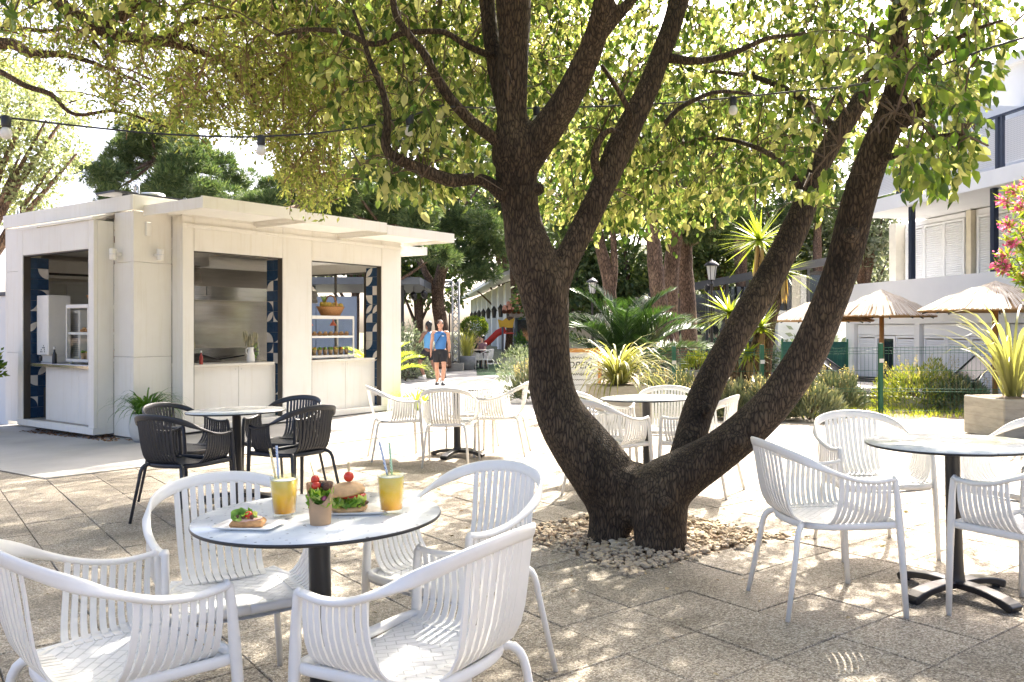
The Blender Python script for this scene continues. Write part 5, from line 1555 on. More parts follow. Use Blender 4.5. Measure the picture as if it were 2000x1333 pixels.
# ---- date palm
def palm(px_, d, nf, L, label, seed, hz=.4, m=None, name='date_palm'):
    rg = np.random.default_rng(seed); base = at(px_, d); o = empty(name, base); tag(o, label, 'palm')
    b = MB(); b.lathe([(.20, -.05), (.24, .1), (.22, .3), (.15, hz), (0, hz + .05)], 14); b.build('trunk', PINEBARK, o)
    m = m or leaf_mat('palm leaflet', [(.025, .058, .022), (.042, .085, .032), (.065, .115, .045)], .2, .35, (1.8, 2, .6))
    for k in range(nf):
        a = 2 * math.pi * (k * .382) + rg.uniform(-.2, .2); e = math.radians(88 - 58 * (k / nf) ** .9 + rg.uniform(-6, 6))
        l = L * rng.uniform(.8, 1.05); dv = np.array([math.cos(a), math.sin(a), 0])
        pts = []; p_ = np.array([0, 0, hz]); an = e
        for t in range(13):
            pts.append(p_.copy()); p_ = p_ + (dv * math.cos(an) + np.array([0, 0, math.sin(an)])) * l / 12; an -= .035 + .012 * t
        pts = np.array(pts)
        r_ = MB(); r_.tube([Vector(q) for q in pts], list(np.linspace(.018, .004, 13)), 5); 
        nl = 84; V, Dd, S = [], [], []
        tt = np.linspace(.12, .99, nl)
        idx = tt * 12; i0 = np.minimum(idx.astype(int), 11); f = (idx - i0)[:, None]
        c_ = pts[i0] * (1 - f) + pts[i0 + 1] * f; tg = pts[i0 + 1] - pts[i0]; tg /= np.linalg.norm(tg, axis=1, keepdims=True)
        sd = np.cross(dv, [0, 0, 1.0])
        for s in (-1, 1):
            V.append(c_); Dd.append(tg * .75 + sd * s * .8 + np.array([0, 0, .28]) + rg.normal(0, .06, c_.shape)); S.append(L * .20 * np.sin(np.clip(tt * 3.0, 0.35, 3.0)) ** .6 + .02)
        v, q = scatter(np.concatenate(V), np.concatenate(Dd), np.concatenate(S), NARROW_T * np.array([.21, 1, 1], dtype=np.float32), NARROW_Q, rg, (0, 0, 1), .3)
        fr_ = obj_np('frond', v, q, mat=m, parent=o); r_.build('rachis', m, fr_)
palm(1222, 17.0, 34, 2.15, 'dark green date palm with a fountain of feather fronds before the pine trunks', 3)
palm(745, 18.6, 14, 1.3, 'bright young palm seen through the kiosk hatch', 13, .3, leaf_mat('bright palm leaflet', [(.22, .30, .04), (.32, .38, .08), (.14, .22, .03)], .45, .4))

# ---- pines
def pine(base, blobs, trunk_pts, label, seed, n_tuft=1500, size=.26, group='pine trees behind the terrace', m=None, zscale=.62, name='pine_tree', bs=1.0):
    """trunk of radius-tagged points, crown of needle tufts gathered in flat clumps"""
    rg = np.random.default_rng(seed); o = empty(name, base); tag(o, label, 'tree', group)
    B = Vector(base)
    for tp in trunk_pts:
        s = spline(tp, len(tp) * 5); b = MB(); b.tube([Vector(q[:3]) - B for q in s], [q[3] for q in s], 12, wob=.2); b.build('trunk' if tp is trunk_pts[0] else 'branch', PINEBARK, o)
    tot = sum(r ** 2 for _, r in blobs); pos, dr = [], []
    brs = MB(); tip = Vector(trunk_pts[0][-1][:3])
    trk = [Vector(q[:3]) for tp in trunk_pts for q in tp]
    for c, r in blobs:
        c = Vector(c); k = max(30, int(n_tuft * r ** 2 / tot))
        ns = max(4, int(r * 5))
        sub = rg.normal(size=(ns, 3)); sub /= np.linalg.norm(sub, axis=1, keepdims=True); sub *= (r * .68 * rg.uniform(.4, 1, (ns, 1))); sub[:, 2] *= zscale
        which = rg.integers(0, ns, k)
        dd_ = rg.normal(size=(k, 3)); dd_ /= np.linalg.norm(dd_, axis=1, keepdims=True)
        rad = rg.uniform(.35, 1, (k, 1)) ** .5 * r * .46
        q = sub[which] + dd_ * rad * np.array([1, 1, .62])
        pos.append(q + np.array(c)); dr.append(dd_ + np.array([0, 0, .55]))
        s_ = min(trk, key=lambda t: (t - c).length)
        brs.tube([s_ - B, (s_ + c) / 2 - B + Vector((0, 0, -.1 * r)), c - B], [.06 * bs, .045 * bs, .02 * bs], 6)
        for w_ in range(ns): brs.tube([c - B, Vector(sub[w_]) * .5 + c - B, Vector(sub[w_]) + c - B], [.02 * bs, .015 * bs, .008 * bs], 4)
    brs.build('branches', PINEBARK, o)
    pos, dr = np.concatenate(pos), np.concatenate(dr)
    k = 13
    nd = np.repeat(dr, k, 0) + rg.normal(0, .75, (len(pos) * k, 3))
    v, q = scatter(np.repeat(pos, k, 0), nd, rg.uniform(.7, 1.15, len(pos) * k) * size, NARROW_T * np.array([.34, 1, 1], dtype=np.float32), NARROW_Q, rg)
    tag(obj_np('crown', v - np.array(B), q, mat=m or PINEM, parent=o), kind='stuff')
    return o
def pblobs(lst, d, spread=1.2, seed=0):
    r = random.Random(seed); return [(tuple(P(x, y, d + r.uniform(-spread, spread))), w / FPX * d) for x, y, w in lst]
def ptrunk(lst, d): return [tuple(P(x, y, d)) + (w / 2 / FPX * d,) for x, y, w in lst]
d = 26.0
pine(at(300, d), pblobs([(200, 350, 55), (250, 320, 60), (310, 300, 70), (370, 300, 65), (430, 320, 60), (290, 250, 55), (350, 255, 50), (220, 375, 50), (400, 365, 60), (330, 370, 70), (460, 350, 45), (300, 400, 60), (260, 290, 60), (340, 340, 70)], d, 1.2, 1),
     [ptrunk([(330, 740, 26), (325, 560, 24), (320, 420, 18), (310, 310, 8)], d)], 'dense green pine rising straight behind the kiosk roof', 101, 4200)
pine(at(620, 24), pblobs([(560, 380, 60), (610, 400, 60), (520, 410, 50), (580, 350, 45)], 24, 1, 2), [ptrunk([(600, 720, 22), (595, 520, 20), (590, 400, 9)], 24)], 'bushy pine rising behind the kiosk awnings', 102, 1800)
d = 27
pine(at(720, d), pblobs([(660, 400, 60), (720, 380, 70), (780, 400, 70), (700, 440, 70), (760, 460, 70), (830, 430, 60), (680, 350, 45), (800, 490, 50), (850, 500, 45), (740, 330, 45)], d, 1.2, 3),
     [ptrunk([(760, 730, 22), (755, 560, 20), (745, 440, 12)], d)], 'broad pine between the kiosk and the lattice tower', 103, 3600)
d = 31
pine(at(868, d), pblobs([(880, 430, 60), (930, 450, 60), (970, 480, 55), (900, 500, 55), (950, 520, 50), (830, 380, 55), (980, 400, 60), (900, 350, 60), (960, 330, 60)], d, 1.5, 4),
     [ptrunk([(868, 720, 30), (862, 640, 26), (855, 570, 24), (870, 500, 20), (890, 420, 10)], d), ptrunk([(858, 580, 16), (835, 540, 14), (815, 500, 9)], d)], 'leaning pine with a forked dark trunk above the stage', 104, 3200)
d = 22
pine(at(1200, d), pblobs([(1120, 400, 60), (1180, 380, 60), (1160, 330, 50), (1100, 450, 40), (1220, 440, 40)], d, 1, 5), [ptrunk([(1196, 690, 24), (1190, 560, 24), (1170, 470, 22), (1160, 380, 12)], d), ptrunk([(1192, 600, 14), (1200, 520, 14), (1195, 430, 9)], d)], 'slim pine beside the small street lantern', 105, 1300)
pine(at(1302, 21), pblobs([(1240, 400, 55), (1290, 380, 60), (1220, 340, 50), (1270, 310, 55), (1330, 350, 50)], 21, 1, 6), [ptrunk([(1310, 705, 40), (1296, 640, 34), (1284, 560, 30), (1276, 470, 28), (1272, 380, 18)], 21)], 'thick pale barked pine curving up behind the date palm', 106, 1400)
pine(at(1312, 23), pblobs([(1330, 400, 55), (1370, 420, 60), (1320, 300, 50)], 23, 1, 7), [ptrunk([(1312, 700, 28), (1310, 560, 30), (1318, 460, 28), (1326, 370, 16)], 23)], 'straight brown pine touching the pale barked pine', 107, 1100)
pine(at(1342, 24), pblobs([(1380, 460, 60), (1420, 440, 55), (1400, 390, 55), (1440, 390, 50), (1350, 340, 45)], 24, 1, 8), [ptrunk([(1346, 705, 34), (1344, 600, 32), (1336, 480, 30), (1350, 390, 16)], 24)], 'dark trunked pine next to the glass pavilion', 108, 1500)
pine(at(1010, 40), pblobs([(1010, 470, 40), (1040, 430, 50), (1000, 400, 50), (1060, 500, 40)], 40, 1, 9), [ptrunk([(1008, 700, 18), (1008, 600, 18), (1003, 500, 17), (1010, 420, 9)], 40)], 'tall pine rising behind the small tiled house', 109, 900, .34)
pine(at(1590, 34), pblobs([(1540, 420, 60), (1600, 400, 60), (1650, 430, 50), (1690, 380, 55), (1560, 330, 60), (1640, 300, 60), (1500, 350, 55)], 34, 2, 10), [ptrunk([(1600, 660, 22), (1596, 500, 18), (1600, 380, 8)], 34)], 'distant pine on the slope above the dark pavilion', 110, 1500, .34)
pine(at(1440, 34), pblobs([(1440, 340, 70), (1380, 300, 70), (1500, 280, 70), (1320, 240, 70), (1250, 200, 70), (1440, 220, 70), (1170, 250, 60), (1100, 320, 60), (1050, 250, 60)], 36, 3, 11), [ptrunk([(1450, 680, 24), (1445, 480, 22), (1420, 300, 10)], 36)], 'very tall pine closing the view above the pavilion', 111, 2600, .40)
pine(at(730, 40), pblobs([(820, 250, 80), (900, 200, 80), (980, 240, 80), (760, 180, 70), (860, 300, 60), (700, 260, 70), (1060, 180, 70), (640, 200, 60)], 40, 3, 12), [ptrunk([(730, 690, 24), (740, 480, 22), (800, 260, 10)], 40)], 'very tall pine closing the view above the stage', 112, 2400, .42)
# leafy trees that close the view
FARLEAF = leaf_mat('far broad leaf', [(.040, .068, .024), (.066, .105, .034), (.105, .145, .05), (.16, .19, .075)], .3, .5, (1.8, 1.9, .8))
def leafy(px_, d, blobs, label, seed, n=5200, size=.26, m=None, tw=22):
    rg = np.random.default_rng(seed); base = at(px_, d); o = empty('leafy_tree', base); tag(o, label, 'tree', 'leafy trees behind the pines'); B = np.array(base)
    top = P(px_, min(b_[1] for b_ in blobs) + 30, d) - base
    b = MB(); b.tube([(0, 0, -.1), (top.x * .3 + .1, 0, top.z * .4), (top.x, 0, top.z)], [tw / 2 / FPX * d, tw / 3 / FPX * d, .03], 9, wob=.2)
    for (x, y, w) in blobs:
        c = P(x, y, d) - base; b.tube([(0, 0, max(.6, c.z * .45)), (c.x * .5, c.y * .5, c.z * .75), c], [.09, .06, .02], 5)
    b.build('trunk', PINEBARK, o)
    tot = sum(w * w for _, _, w in blobs); V = []
    D = []
    for (x, y, w) in blobs:
        k = int(n * w * w / tot); c = np.array(P(x, y, d + rg.uniform(-1.2, 1.2))); r = w / FPX * d
        dv = rg.normal(size=(k, 3)); dv /= np.linalg.norm(dv, axis=1, keepdims=True)
        nzv = np.array([mnoise.noise(Vector(q) * 2.2 + Vector((seed, x * .01, 0))) for q in dv.tolist()])
        V.append(c + dv * (r * (.55 + .45 * rg.random(k) ** .6) * (1 + .5 * nzv))[:, None]); D.append(dv + rg.normal(0, .6, dv.shape))
    V, D = np.concatenate(V), np.concatenate(D)
    v, q = scatter(V, D, rg.uniform(.6, 1.2, len(V)) * size, LEAF_T, LEAF_Q, rg, (0, 0, .3)); tag(obj_np('crown', v - B, q, mat=m or FARLEAF, parent=o), kind='stuff')
rb = random.Random(77)
def rblobs(x0, x1, y0, y1, n, w0, w1): return [(rb.uniform(x0, x1), rb.uniform(y0, y1), rb.uniform(w0, w1)) for _ in range(n)]
leafy(690, 36, rblobs(600, 780, 330, 520, 12, 45, 70), 'dark leafy tree behind the kiosk awning end', 201)
leafy(815, 37, rblobs(760, 880, 380, 560, 12, 40, 60), 'dark leafy tree above the stage canopy', 202)
leafy(985, 60, rblobs(890, 1040, 380, 545, 14, 30, 50), 'far leafy tree behind the lantern hall roof', 203, 5200, .4)
leafy(1090, 36, rblobs(1040, 1150, 420, 600, 14, 35, 55), 'dark leafy tree behind the thick trunk', 204)
leafy(1220, 38, rblobs(1150, 1300, 400, 610, 16, 40, 60), 'dark leafy tree behind the date palm', 205, 6500)
leafy(1400, 40, rblobs(1320, 1480, 380, 560, 16, 40, 65), 'dark leafy tree behind the pavilion roof', 206, 6500)
leafy(1540, 38, rblobs(1470, 1620, 330, 560, 16, 45, 65), 'leafy tree rising above the dark pavilion', 207, 6500)
leafy(1690, 36, rblobs(1620, 1760, 360, 540, 14, 40, 60), 'pale leafy tree beside the apartment corner', 208, 5200, .22, OLIVE)
leafy(520, 38, rblobs(440, 620, 380, 460, 8, 35, 50), 'low leafy tree behind the kiosk roof', 209, 3600)
leafy(1150, 48, rblobs(700, 1500, 120, 340, 26, 60, 90), 'broad tall tree crown closing the sky between the limbs', 210, 9000, .42)
# pale willowy tree at the side of the kiosk
PALE = leaf_mat('pale willowy leaf', [(.16, .19, .10), (.24, .27, .15), (.32, .34, .20), (.40, .40, .26)], .45, .5, (1.5, 1.6, 1.0))
leafy(-70, 15.5, [(20, 190, 60), (90, 235, 50), (40, 300, 60), (105, 320, 42), (-40, 260, 80), (60, 375, 45), (135, 215, 36), (0, 395, 50), (150, 300, 26), (-30, 150, 60), (80, 160, 45)], 'pale grey green willowy tree hanging beside the kiosk end', 113, 11000, .085, PALE, 26)
# olive and shrubs by the stage
bush('olive_bush', at(792, 25.0), .85, .8, 1.6, 'grey green olive bush in front of the stage', 'shrub', OLIVE, 3600, .11, 61, stems=12, up=.4, wide=1.4)
tp = at(926, 34); o = empty('topiary_tree', tp); tag(o, 'clipped dome shaped small tree in a pot before the lantern building', 'tree')
b = MB(); b.tube([(0, 0, 0), (.05, 0, .7), (0, 0, 1.4)], [.06, .05, .04], 8); b.build('trunk', PINEBARK, o)
rg2 = np.random.default_rng(5); n = 3200; dv = rg2.normal(size=(n, 3)); dv /= np.linalg.norm(dv, axis=1, keepdims=True); rr = rg2.uniform(.55, 1.0, n) ** .6 * (1 + .15 * np.array([mnoise.noise(Vector(q) * 3) for q in dv.tolist()]))
v, q = scatter(dv * rr[:, None] * np.array([.56, .5, .42]) + np.array([0, 0, 1.65]), dv + rg2.normal(0, .5, dv.shape), rg2.uniform(.06, .11, n), NARROW_T * np.array([1.8, 1, 1], dtype=np.float32), NARROW_Q, rg2)
tag(obj_np('crown', v, q, mat=SHRUB, parent=o), kind='stuff')
pt = at(912, 32); o = empty('round_pot', pt); tag(o, 'large grey tapered pot holding spiky reeds at the lattice tower', 'pot')
b = MB(); b.lathe([(0, 0), (.26, 0), (.33, .35), (.36, .55), (.33, .55), (.32, .5), (0, .5)], 24); b.build('pot_body', POTGREY, o)
tuft_thing('reed_plant', pt + Vector((0, 0, .5)), 'spiky olive reeds standing in the large grey pot', 'plant', 90, 1.3, .03, 1.2, .5, .85, leaf_mat('olive reed', [(.14, .17, .05), (.24, .26, .09), (.34, .34, .14)], .3, .5), 33, base_r=.2)
bush('silver_shrub', at(1030, 21.5), .8, .7, .95, 'silvery feathery shrub against the trunk beside the path', 'shrub', OLIVE, 2600, .10, 66, up=.8, wide=.8)
# wooded slope closing the view
hv, hq = [], []
HN = 34
def hill_z(x, y):
    k = max(0, min(1, (y - 42) / 40)); side = max(0, min(1, (x - 3) / 10))
    return gz(16, 40) - .3 + (9.5 * k * side + 1.0 * k) * (1 + .25 * mnoise.noise(Vector((x * .06, y * .06, 1))))
hxs = np.linspace(-70, 90, HN); hys = np.linspace(41, 100, 22)
for y in hys:
    for x in hxs: hv.append((x, y, hill_z(x, y)))
hq = [[j * HN + i, j * HN + i + 1, (j + 1) * HN + i + 1, (j + 1) * HN + i] for j in range(len(hys) - 1) for i in range(HN - 1)]
tag(obj_np('hill', np.array(hv), np.array(hq), mat=mat('scrubby slope', (.10, .11, .05), .95, var=.5, vscale=1.5, bump=.5, bscale=4), smooth=True), 'scrub covered slope behind the trees', kind='structure')
n = 38000
cx = rg.uniform(4, 60, 420); cyy = rg.uniform(43, 80, 420); cr = rg.uniform(1.2, 3.2, 420)
w_ = rg.integers(0, 420, n); dv = rg.normal(size=(n, 3)); dv /= np.linalg.norm(dv, axis=1, keepdims=True); dv[:, 2] = np.abs(dv[:, 2])
hz_ = np.array([hill_z(a, c) for a, c in zip(cx, cyy)])
pos_ = np.stack([cx[w_], cyy[w_], hz_[w_]], 1) + dv * cr[w_][:, None] * rg.uniform(.6, 1, (n, 1))
v, q = scatter(pos_, dv + rg.normal(0, .5, dv.shape), rg.uniform(.18, .42, n), NARROW_T * np.array([1.3, 1, 1], dtype=np.float32), NARROW_Q, rg)
tag(obj_np('undergrowth', v, q, mat=leaf_mat('far scrub leaf', [(.04, .065, .02), (.07, .10, .03), (.11, .13, .045), (.15, .16, .07)], .2, .6, (1.6, 1.6, .7))), 'dense far scrub and treetops on the slope', 'vegetation', kind='stuff')
n = 9000
cx = rg.uniform(3, 14, 46); cyy = rg.uniform(24, 36, 46); cr = rg.uniform(.7, 1.6, 46)
w_ = rg.integers(0, 46, n); dv = rg.normal(size=(n, 3)); dv /= np.linalg.norm(dv, axis=1, keepdims=True); dv[:, 2] = np.abs(dv[:, 2])
pos_ = np.stack([cx[w_], cyy[w_], np.full(n, -.1)], 1) + dv * cr[w_][:, None] * rg.uniform(.6, 1, (n, 1))
v, q = scatter(pos_, dv + rg.normal(0, .5, dv.shape), rg.uniform(.12, .3, n), NARROW_T * np.array([1.8, 1, 1], dtype=np.float32), NARROW_Q, rg)
tag(obj_np('hedge_planting', v, q, mat=OLIVE), 'mixed low grey green planting around the pavilion', 'vegetation', kind='stuff')
# ================================================================== BUILDINGS AND FAR THINGS
WALLW = mat('white render', (.74, .74, .73), .8, var=.06, vscale=.8, bump=.08, bscale=60)
SHUT = mat('white shutter', (.78, .79, .80), .45, var=.04)
DARKGLASS = mat('dark window glass', (.02, .024, .03), .06, var=.2, spec=.8)
def perf_mat():
    m, nt, b = new_mat('perforated pale panel')
    co = pos_coord(nt, (1, 1, 1), True); vo = N(nt, 'ShaderNodeTexVoronoi', Scale=26.0, Randomness=0.0); nt.links.new(co, vo.inputs['Vector'])
    nt.links.new(ramp(nt, vo.outputs['Distance'], [(.22, (.16, .17, .19)), (.30, (.58, .59, .61))]), b.inputs['Base Color']); b.inputs['Roughness'].default_value = .5
    return m
PERF = perf_mat()
BO = Vector((10.0, 16.5, 0)); BA = math.atan2(.987, -.158)
bld = empty('apartment_building', BO, BA); tag(bld, 'white apartment building with shuttered windows and a mesh railed balcony behind the parasols', 'building')
def bb(name, x0, x1, y0, y1, z0, z1, m, parent=None, bev=None):
    b = MB(); (b.box(x0, x1, y0, y1, z0, z1) if bev is None else b.bbox(x0, x1, y0, y1, z0, z1, bev)); return b.build(name, m, parent or bld)
WINS = [(3.42, 5.95, 'door'), (.83, 3.23, 'three'), (-1.90, .50, 'three'), (-4.6, -2.2, 'three')]
# ground floor: wall pieces between the openings
edges = [(5.95, 6.35), (3.23, 3.42), (.50, .83), (-2.2, -1.90), (-9, -4.6)]
for a, c in edges: bb('wall', a, c, -.30, 0, -1.2, 1.42, WALLW)
bb('wall', -9, 6.35, -.30, 0, 1.42, 1.75, WALLW)
bb('wall', -9, 6.35, -9, -.31, 1.40, 1.74, WALLW)
bb('wall', 6.05, 6.34, -9, -.301, -1.2, 1.39, WALLW)
bb('floor_slab', -9, 6.3, -9, .4, -1.4, -1.21, WALLW)
def shutter(x0, x1, y, z0, z1, parent, slat=.055):
    f = MB(); f.box(x0, x0 + .05, y - .03, y + .02, z0, z1); f.box(x1 - .05, x1, y - .03, y + .02, z0, z1); f.box(x0 + .05, x1 - .05, y - .03, y + .02, z1 - .05, z1); f.box(x0 + .05, x1 - .05, y - .03, y + .02, z0, z0 + .06)
    o = f.build('shutter', SHUT, parent)
    s = MB(); n = int((z1 - z0 - .12) / slat)
    for k in range(n):
        z = z0 + .065 + k * slat
        s._add([(x0 + .05, y - .02, z), (x1 - .05, y - .02, z), (x1 - .05, y + .008, z + .004), (x0 + .05, y + .008, z + .004), (x0 + .05, y - .018, z + slat * .93), (x1 - .05, y - .018, z + slat * .93)],
               [(0, 1, 2, 3), (3, 2, 5, 4)])
    tag(s.build('slats', SHUT, o), kind='stuff')
for a, c, kind in WINS:
    wf = bb('window', a + .02, c - .02, -.16, -.10, 1.14, 1.40, SHUT)
    w = (c - a - .06) / 3
    for k in range(3):
        x0 = a + .03 + k * w
        if kind == 'door' and k == 1:
            for q in ((x0 + .01, x0 + .07), (x0 + w - .07, x0 + w - .01)): bb('door_frame', q[0], q[1], -.15, -.08, -1.1, 1.12, SHUT, wf)
            bb('door_frame', x0 + .07, x0 + w - .07, -.15, -.08, 1.05, 1.12, SHUT, wf)
            bb('pane', x0 + .07, x0 + w - .07, -.14, -.125, -1.1, 1.05, DARKGLASS, wf)
        elif kind == 'three' and k == 1 and a > 0:
            shutter(x0 + .01, x0 + w - .01, -.11, .28, 1.13, wf)
            bb('pane', x0 + .07, x0 + w - .07, -.14, -.125, -1.1, .28, DARKGLASS, wf)
        else: shutter(x0 + .01, x0 + w - .01, -.11, -1.1, 1.13, wf)
# terrace parapet (gently bowed)
pb = MB(); n = 18; vs = []
for i in range(n + 1):
    s = 6.6 - (6.6 + 9) * i / n; bow = .28 + .10 * math.sin(math.pi * i / n)
    for y, z in ((bow, 1.755), (bow, 2.44), (bow - .16, 2.44), (bow - .16, 1.755)): vs.append((s, y, z))
pb._add(vs, [(i * 4 + j, i * 4 + (j + 1) % 4, i * 4 + 4 + (j + 1) % 4, i * 4 + 4 + j) for i in range(n) for j in range(4)] + [(3, 2, 1, 0), (n * 4, n * 4 + 1, n * 4 + 2, n * 4 + 3)])
pb.build('parapet', WALLW, bld)
bb('terrace_slab', -9, 6.6, -1.8, .13, 1.76, 1.95, WALLW)
# first floor
Y1 = -1.62
bb('wall', -9, 6.4, Y1 - .25, Y1, 1.951, 4.14, WALLW)
bb('column', 6.12, 6.42, Y1 + .02, Y1 + .30, 1.952, 4.14, mat('cream column', (.70, .66, .56), .7, var=.1))
for a, c in ((3.75, 6.05), (1.6, 3.3)):
    wf = bb('window', a, c, Y1 + .001, Y1 + .03, 4.0, 4.12, SHUT); w = (c - a) / 3
    for k in range(3): shutter(a + k * w, a + (k + 1) * w - .01, Y1 + .05, 1.98, 3.98, wf)
bb('drainpipe', 3.42, 3.58, Y1 + .01, Y1 + .14, 1.96, 4.13, mat('cream pipe', (.66, .60, .46), .5))
wf = bb('window', -1.3, .9, Y1 + .002, Y1 + .05, 1.97, 4.0, SHUT)
bb('pane', -1.2, -.25, Y1 + .052, Y1 + .06, 2.05, 3.9, DARKGLASS, wf); bb('pane', -.15, .8, Y1 + .052, Y1 + .06, 2.05, 3.9, DARKGLASS, wf)
for s in (3.33, .66, -2.0): bb('post', s - .055, s + .055, .06, .17, 2.44, 4.15, NAVY_METAL)
bb('balcony_slab', -9, 5.4, -9, .36, 4.16, 4.38, WALLW); bb('slab_fascia', -9, 5.42, .361, .42, 4.14, 4.46, SHUT)
# second floor balcony
for s in np.arange(5.2, -9, -1.62):
    bb('railing_post', s - .035, s + .035, .26, .33, 4.46, 5.50, NAVY_METAL); bb('railing_post', s - .16, s - .11, .26, .33, 4.46, 5.50, NAVY_METAL)
    bb('railing_panel', s - 1.55, s - .20, .285, .30, 4.55, 5.40, PERF)
bb('handrail', -9, 5.24, .25, .34, 5.50, 5.54, NAVY_METAL)
bb('wall', -9, 5.2, Y1 - .25, Y1, 4.382, 7.2, WALLW)
bb('party_wall', 1.9, 2.1, Y1 + .01, .2, 4.383, 6.2, WALLW)
bb('roof', -9, 5.3, -9, Y1 + .15, 7.2, 7.42, WALLW)
# ---- pool deck, loungers, parasols
dk = MB(); dk._add([(x, y, gz(x, y) + .03) for x, y in ((5.2, 15.2), (14, 12.6), (14, 34), (6.0, 34))], [(0, 1, 2, 3)])
tag(dk.build('pool_deck', CEMENT), 'pale deck beyond the mesh fence', kind='structure')
kb = MB(); kb.beam((5.15, 15.2, gz(5.2, 15.2) + .06), (14, 7.4, gz(14, 12.6) + .06), .2, .22); tag(kb.build('deck_kerb', CONCRETE), 'concrete kerb along the pool deck', kind='structure')
STRAW = leaf_mat('bleached straw', [(.62, .55, .45), (.74, .68, .58), (.80, .76, .68), (.48, .38, .27)], .15, .8, (1, .9, .7))
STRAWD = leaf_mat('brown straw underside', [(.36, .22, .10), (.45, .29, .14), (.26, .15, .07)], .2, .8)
def parasol(px_, d, r, ze, za, label, seed):
    base = at(px_, d); o = empty('straw_parasol', base); tag(o, label, 'parasol', 'straw parasols on the pool deck')
    e, a = ze - base.z, za - base.z; rg = np.random.default_rng(seed)
    b = MB(); b.lathe([(.048, 0), (.045, a - .12)], 12); b.build('pole', WOOD_WARM, o)
    n = 2600
    th = rg.uniform(0, 2 * math.pi, n); t0 = rg.choice([0., .32, .62], n) + rg.uniform(-.05, .05, n); t0 = np.clip(t0, 0, .7); t1 = np.minimum(t0 + rg.uniform(.34, .42, n), 1.02 + rg.uniform(0, .03, n))
    def pt(t, th, off): return np.stack([np.cos(th) * r * t, np.sin(th) * r * t, a + (e - a) * t + .035 * np.sin(t * 3.1) + off], 1)
    wv = np.stack([-np.sin(th), np.cos(th), 0 * th], 1)
    o1 = rg.uniform(0, .02, n); p0, p1 = pt(t0, th, o1 + .03), pt(t1, th, o1)
    w0 = np.maximum(t0, .12)[:, None] * r * .006; w1 = (t1[:, None]) * r * .0065
    V = np.stack([p0 - wv * w0, p0 + wv * w0, p1 + wv * w1, p1 - wv * w1], 1).reshape(-1, 3)
    tag(obj_np('thatch', V, np.arange(n * 4).reshape(-1, 4), mat=STRAW, parent=o), kind='stuff')
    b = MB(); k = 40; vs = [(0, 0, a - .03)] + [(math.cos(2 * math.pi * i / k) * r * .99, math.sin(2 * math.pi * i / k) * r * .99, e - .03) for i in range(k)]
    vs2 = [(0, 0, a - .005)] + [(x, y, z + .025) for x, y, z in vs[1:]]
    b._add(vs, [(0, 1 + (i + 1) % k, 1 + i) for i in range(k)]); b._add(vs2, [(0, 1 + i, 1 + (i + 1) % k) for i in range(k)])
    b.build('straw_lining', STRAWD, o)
    b = MB(); b.tube([(math.cos(t) * r, math.sin(t) * r, e - .015) for t in np.linspace(0, 6.283, 41)], .022, 6, cap=False); b.build('rim', STRAWD, o)
    for i in range(8):
        t = 2 * math.pi * i / 8 + .2; b = MB(); b.beam((0, 0, a - .10), (math.cos(t) * r * .96, math.sin(t) * r * .96, e - .055), .022); b.build('rib', DARK_METAL, o)
parasol(1944, 14.4, 1.18, 1.63, 2.08, 'straw parasol on an orange wooden pole by the pink oleander', 1)
parasol(1722, 17.2, 1.00, 1.57, 2.06, 'straw parasol with its pole rising behind a green fence post', 2)
parasol(1606, 18.6, 1.04, 1.49, 1.95, 'straw parasol half hidden by the leaning limb', 3)
def lounger(px_, d, rz, label):
    o = empty('sun_lounger', at(px_, d, .03), rz); tag(o, label, 'sun lounger', 'black sun loungers on the pool deck')
    for s in (-1, 1):
        b = MB(); b.tube([(-.95, s * .3, .30), (.35, s * .3, .30), (.95, s * .3, .72)], .018, 6); b.build('side_rail', BLACK_METAL, o)
        b = MB(); b.tube([(-.7, s * .3, .3), (-.78, s * .31, 0)], .018, 6); b.build('leg', BLACK_METAL, o)
        b = MB(); b.tube([(.4, s * .3, .3), (.48, s * .31, 0)], .018, 6); b.build('leg', BLACK_METAL, o)
    b = MB(); b._add([(-.93, -.29, .30), (.35, -.29, .29), (.94, -.29, .71), (.94, .29, .71), (.35, .29, .29), (-.93, .29, .30)], [(0, 1, 4, 5), (1, 2, 3, 4)]); b.build('sling', BLACK_PLASTIC, o)
lounger(1700, 15.9, 2.5, 'black sling sun lounger just behind the fence post'); lounger(1660, 16.8, 2.4, 'second black sun lounger beyond the first, nearer the white garden wall'); lounger(1850, 15.6, .3, 'black sun lounger between the straw parasols')
# ---- garden wall, green screen
o = empty('garden_wall', P(1585, 640, 25)); o.location.z = -.2; tag(o, 'low white outbuilding wall beyond the parasols', 'wall')
b = MB(); b.bbox(-1.0, 1.05, 0, .25, -.5, 1.72, .01); b.build('wall_body', WALLW, o); b = MB(); b.bbox(-1.04, 1.09, -.04, .29, 1.721, 1.78, .01); b.build('coping', WALLW, o)
o = empty('screen_fence', P(1590, 640, 22.5)); o.location.z = -.1; tag(o, 'dark green mesh screen standing before the white wall', 'fence')
b = MB(); b.box(-.85, .9, 0, .01, .2, 1.05); b.build('screen_cloth', mat('green shade cloth', (.02, .10, .075), .8, var=.3, vscale=8), o)
for x in (-.86, .0, .88): b = MB(); b.box(x - .02, x + .02, -.03, -.001, -.2, 1.12); b.build('post', GREENP, o)
o = empty('side_wall', kworld(.1, 3.95, 0), KA); tag(o, 'plain white wall continuing from the shaded end of the kiosk', 'wall')
b = MB(); b.bbox(0, .2, 0, 7, -.1, 2.05, .01); b.build('wall_body', WALLW, o); b = MB(); b.bbox(-.03, .23, -.02, 7.02, 2.051, 2.11, .006); b.build('coping', NAVY_METAL, o)
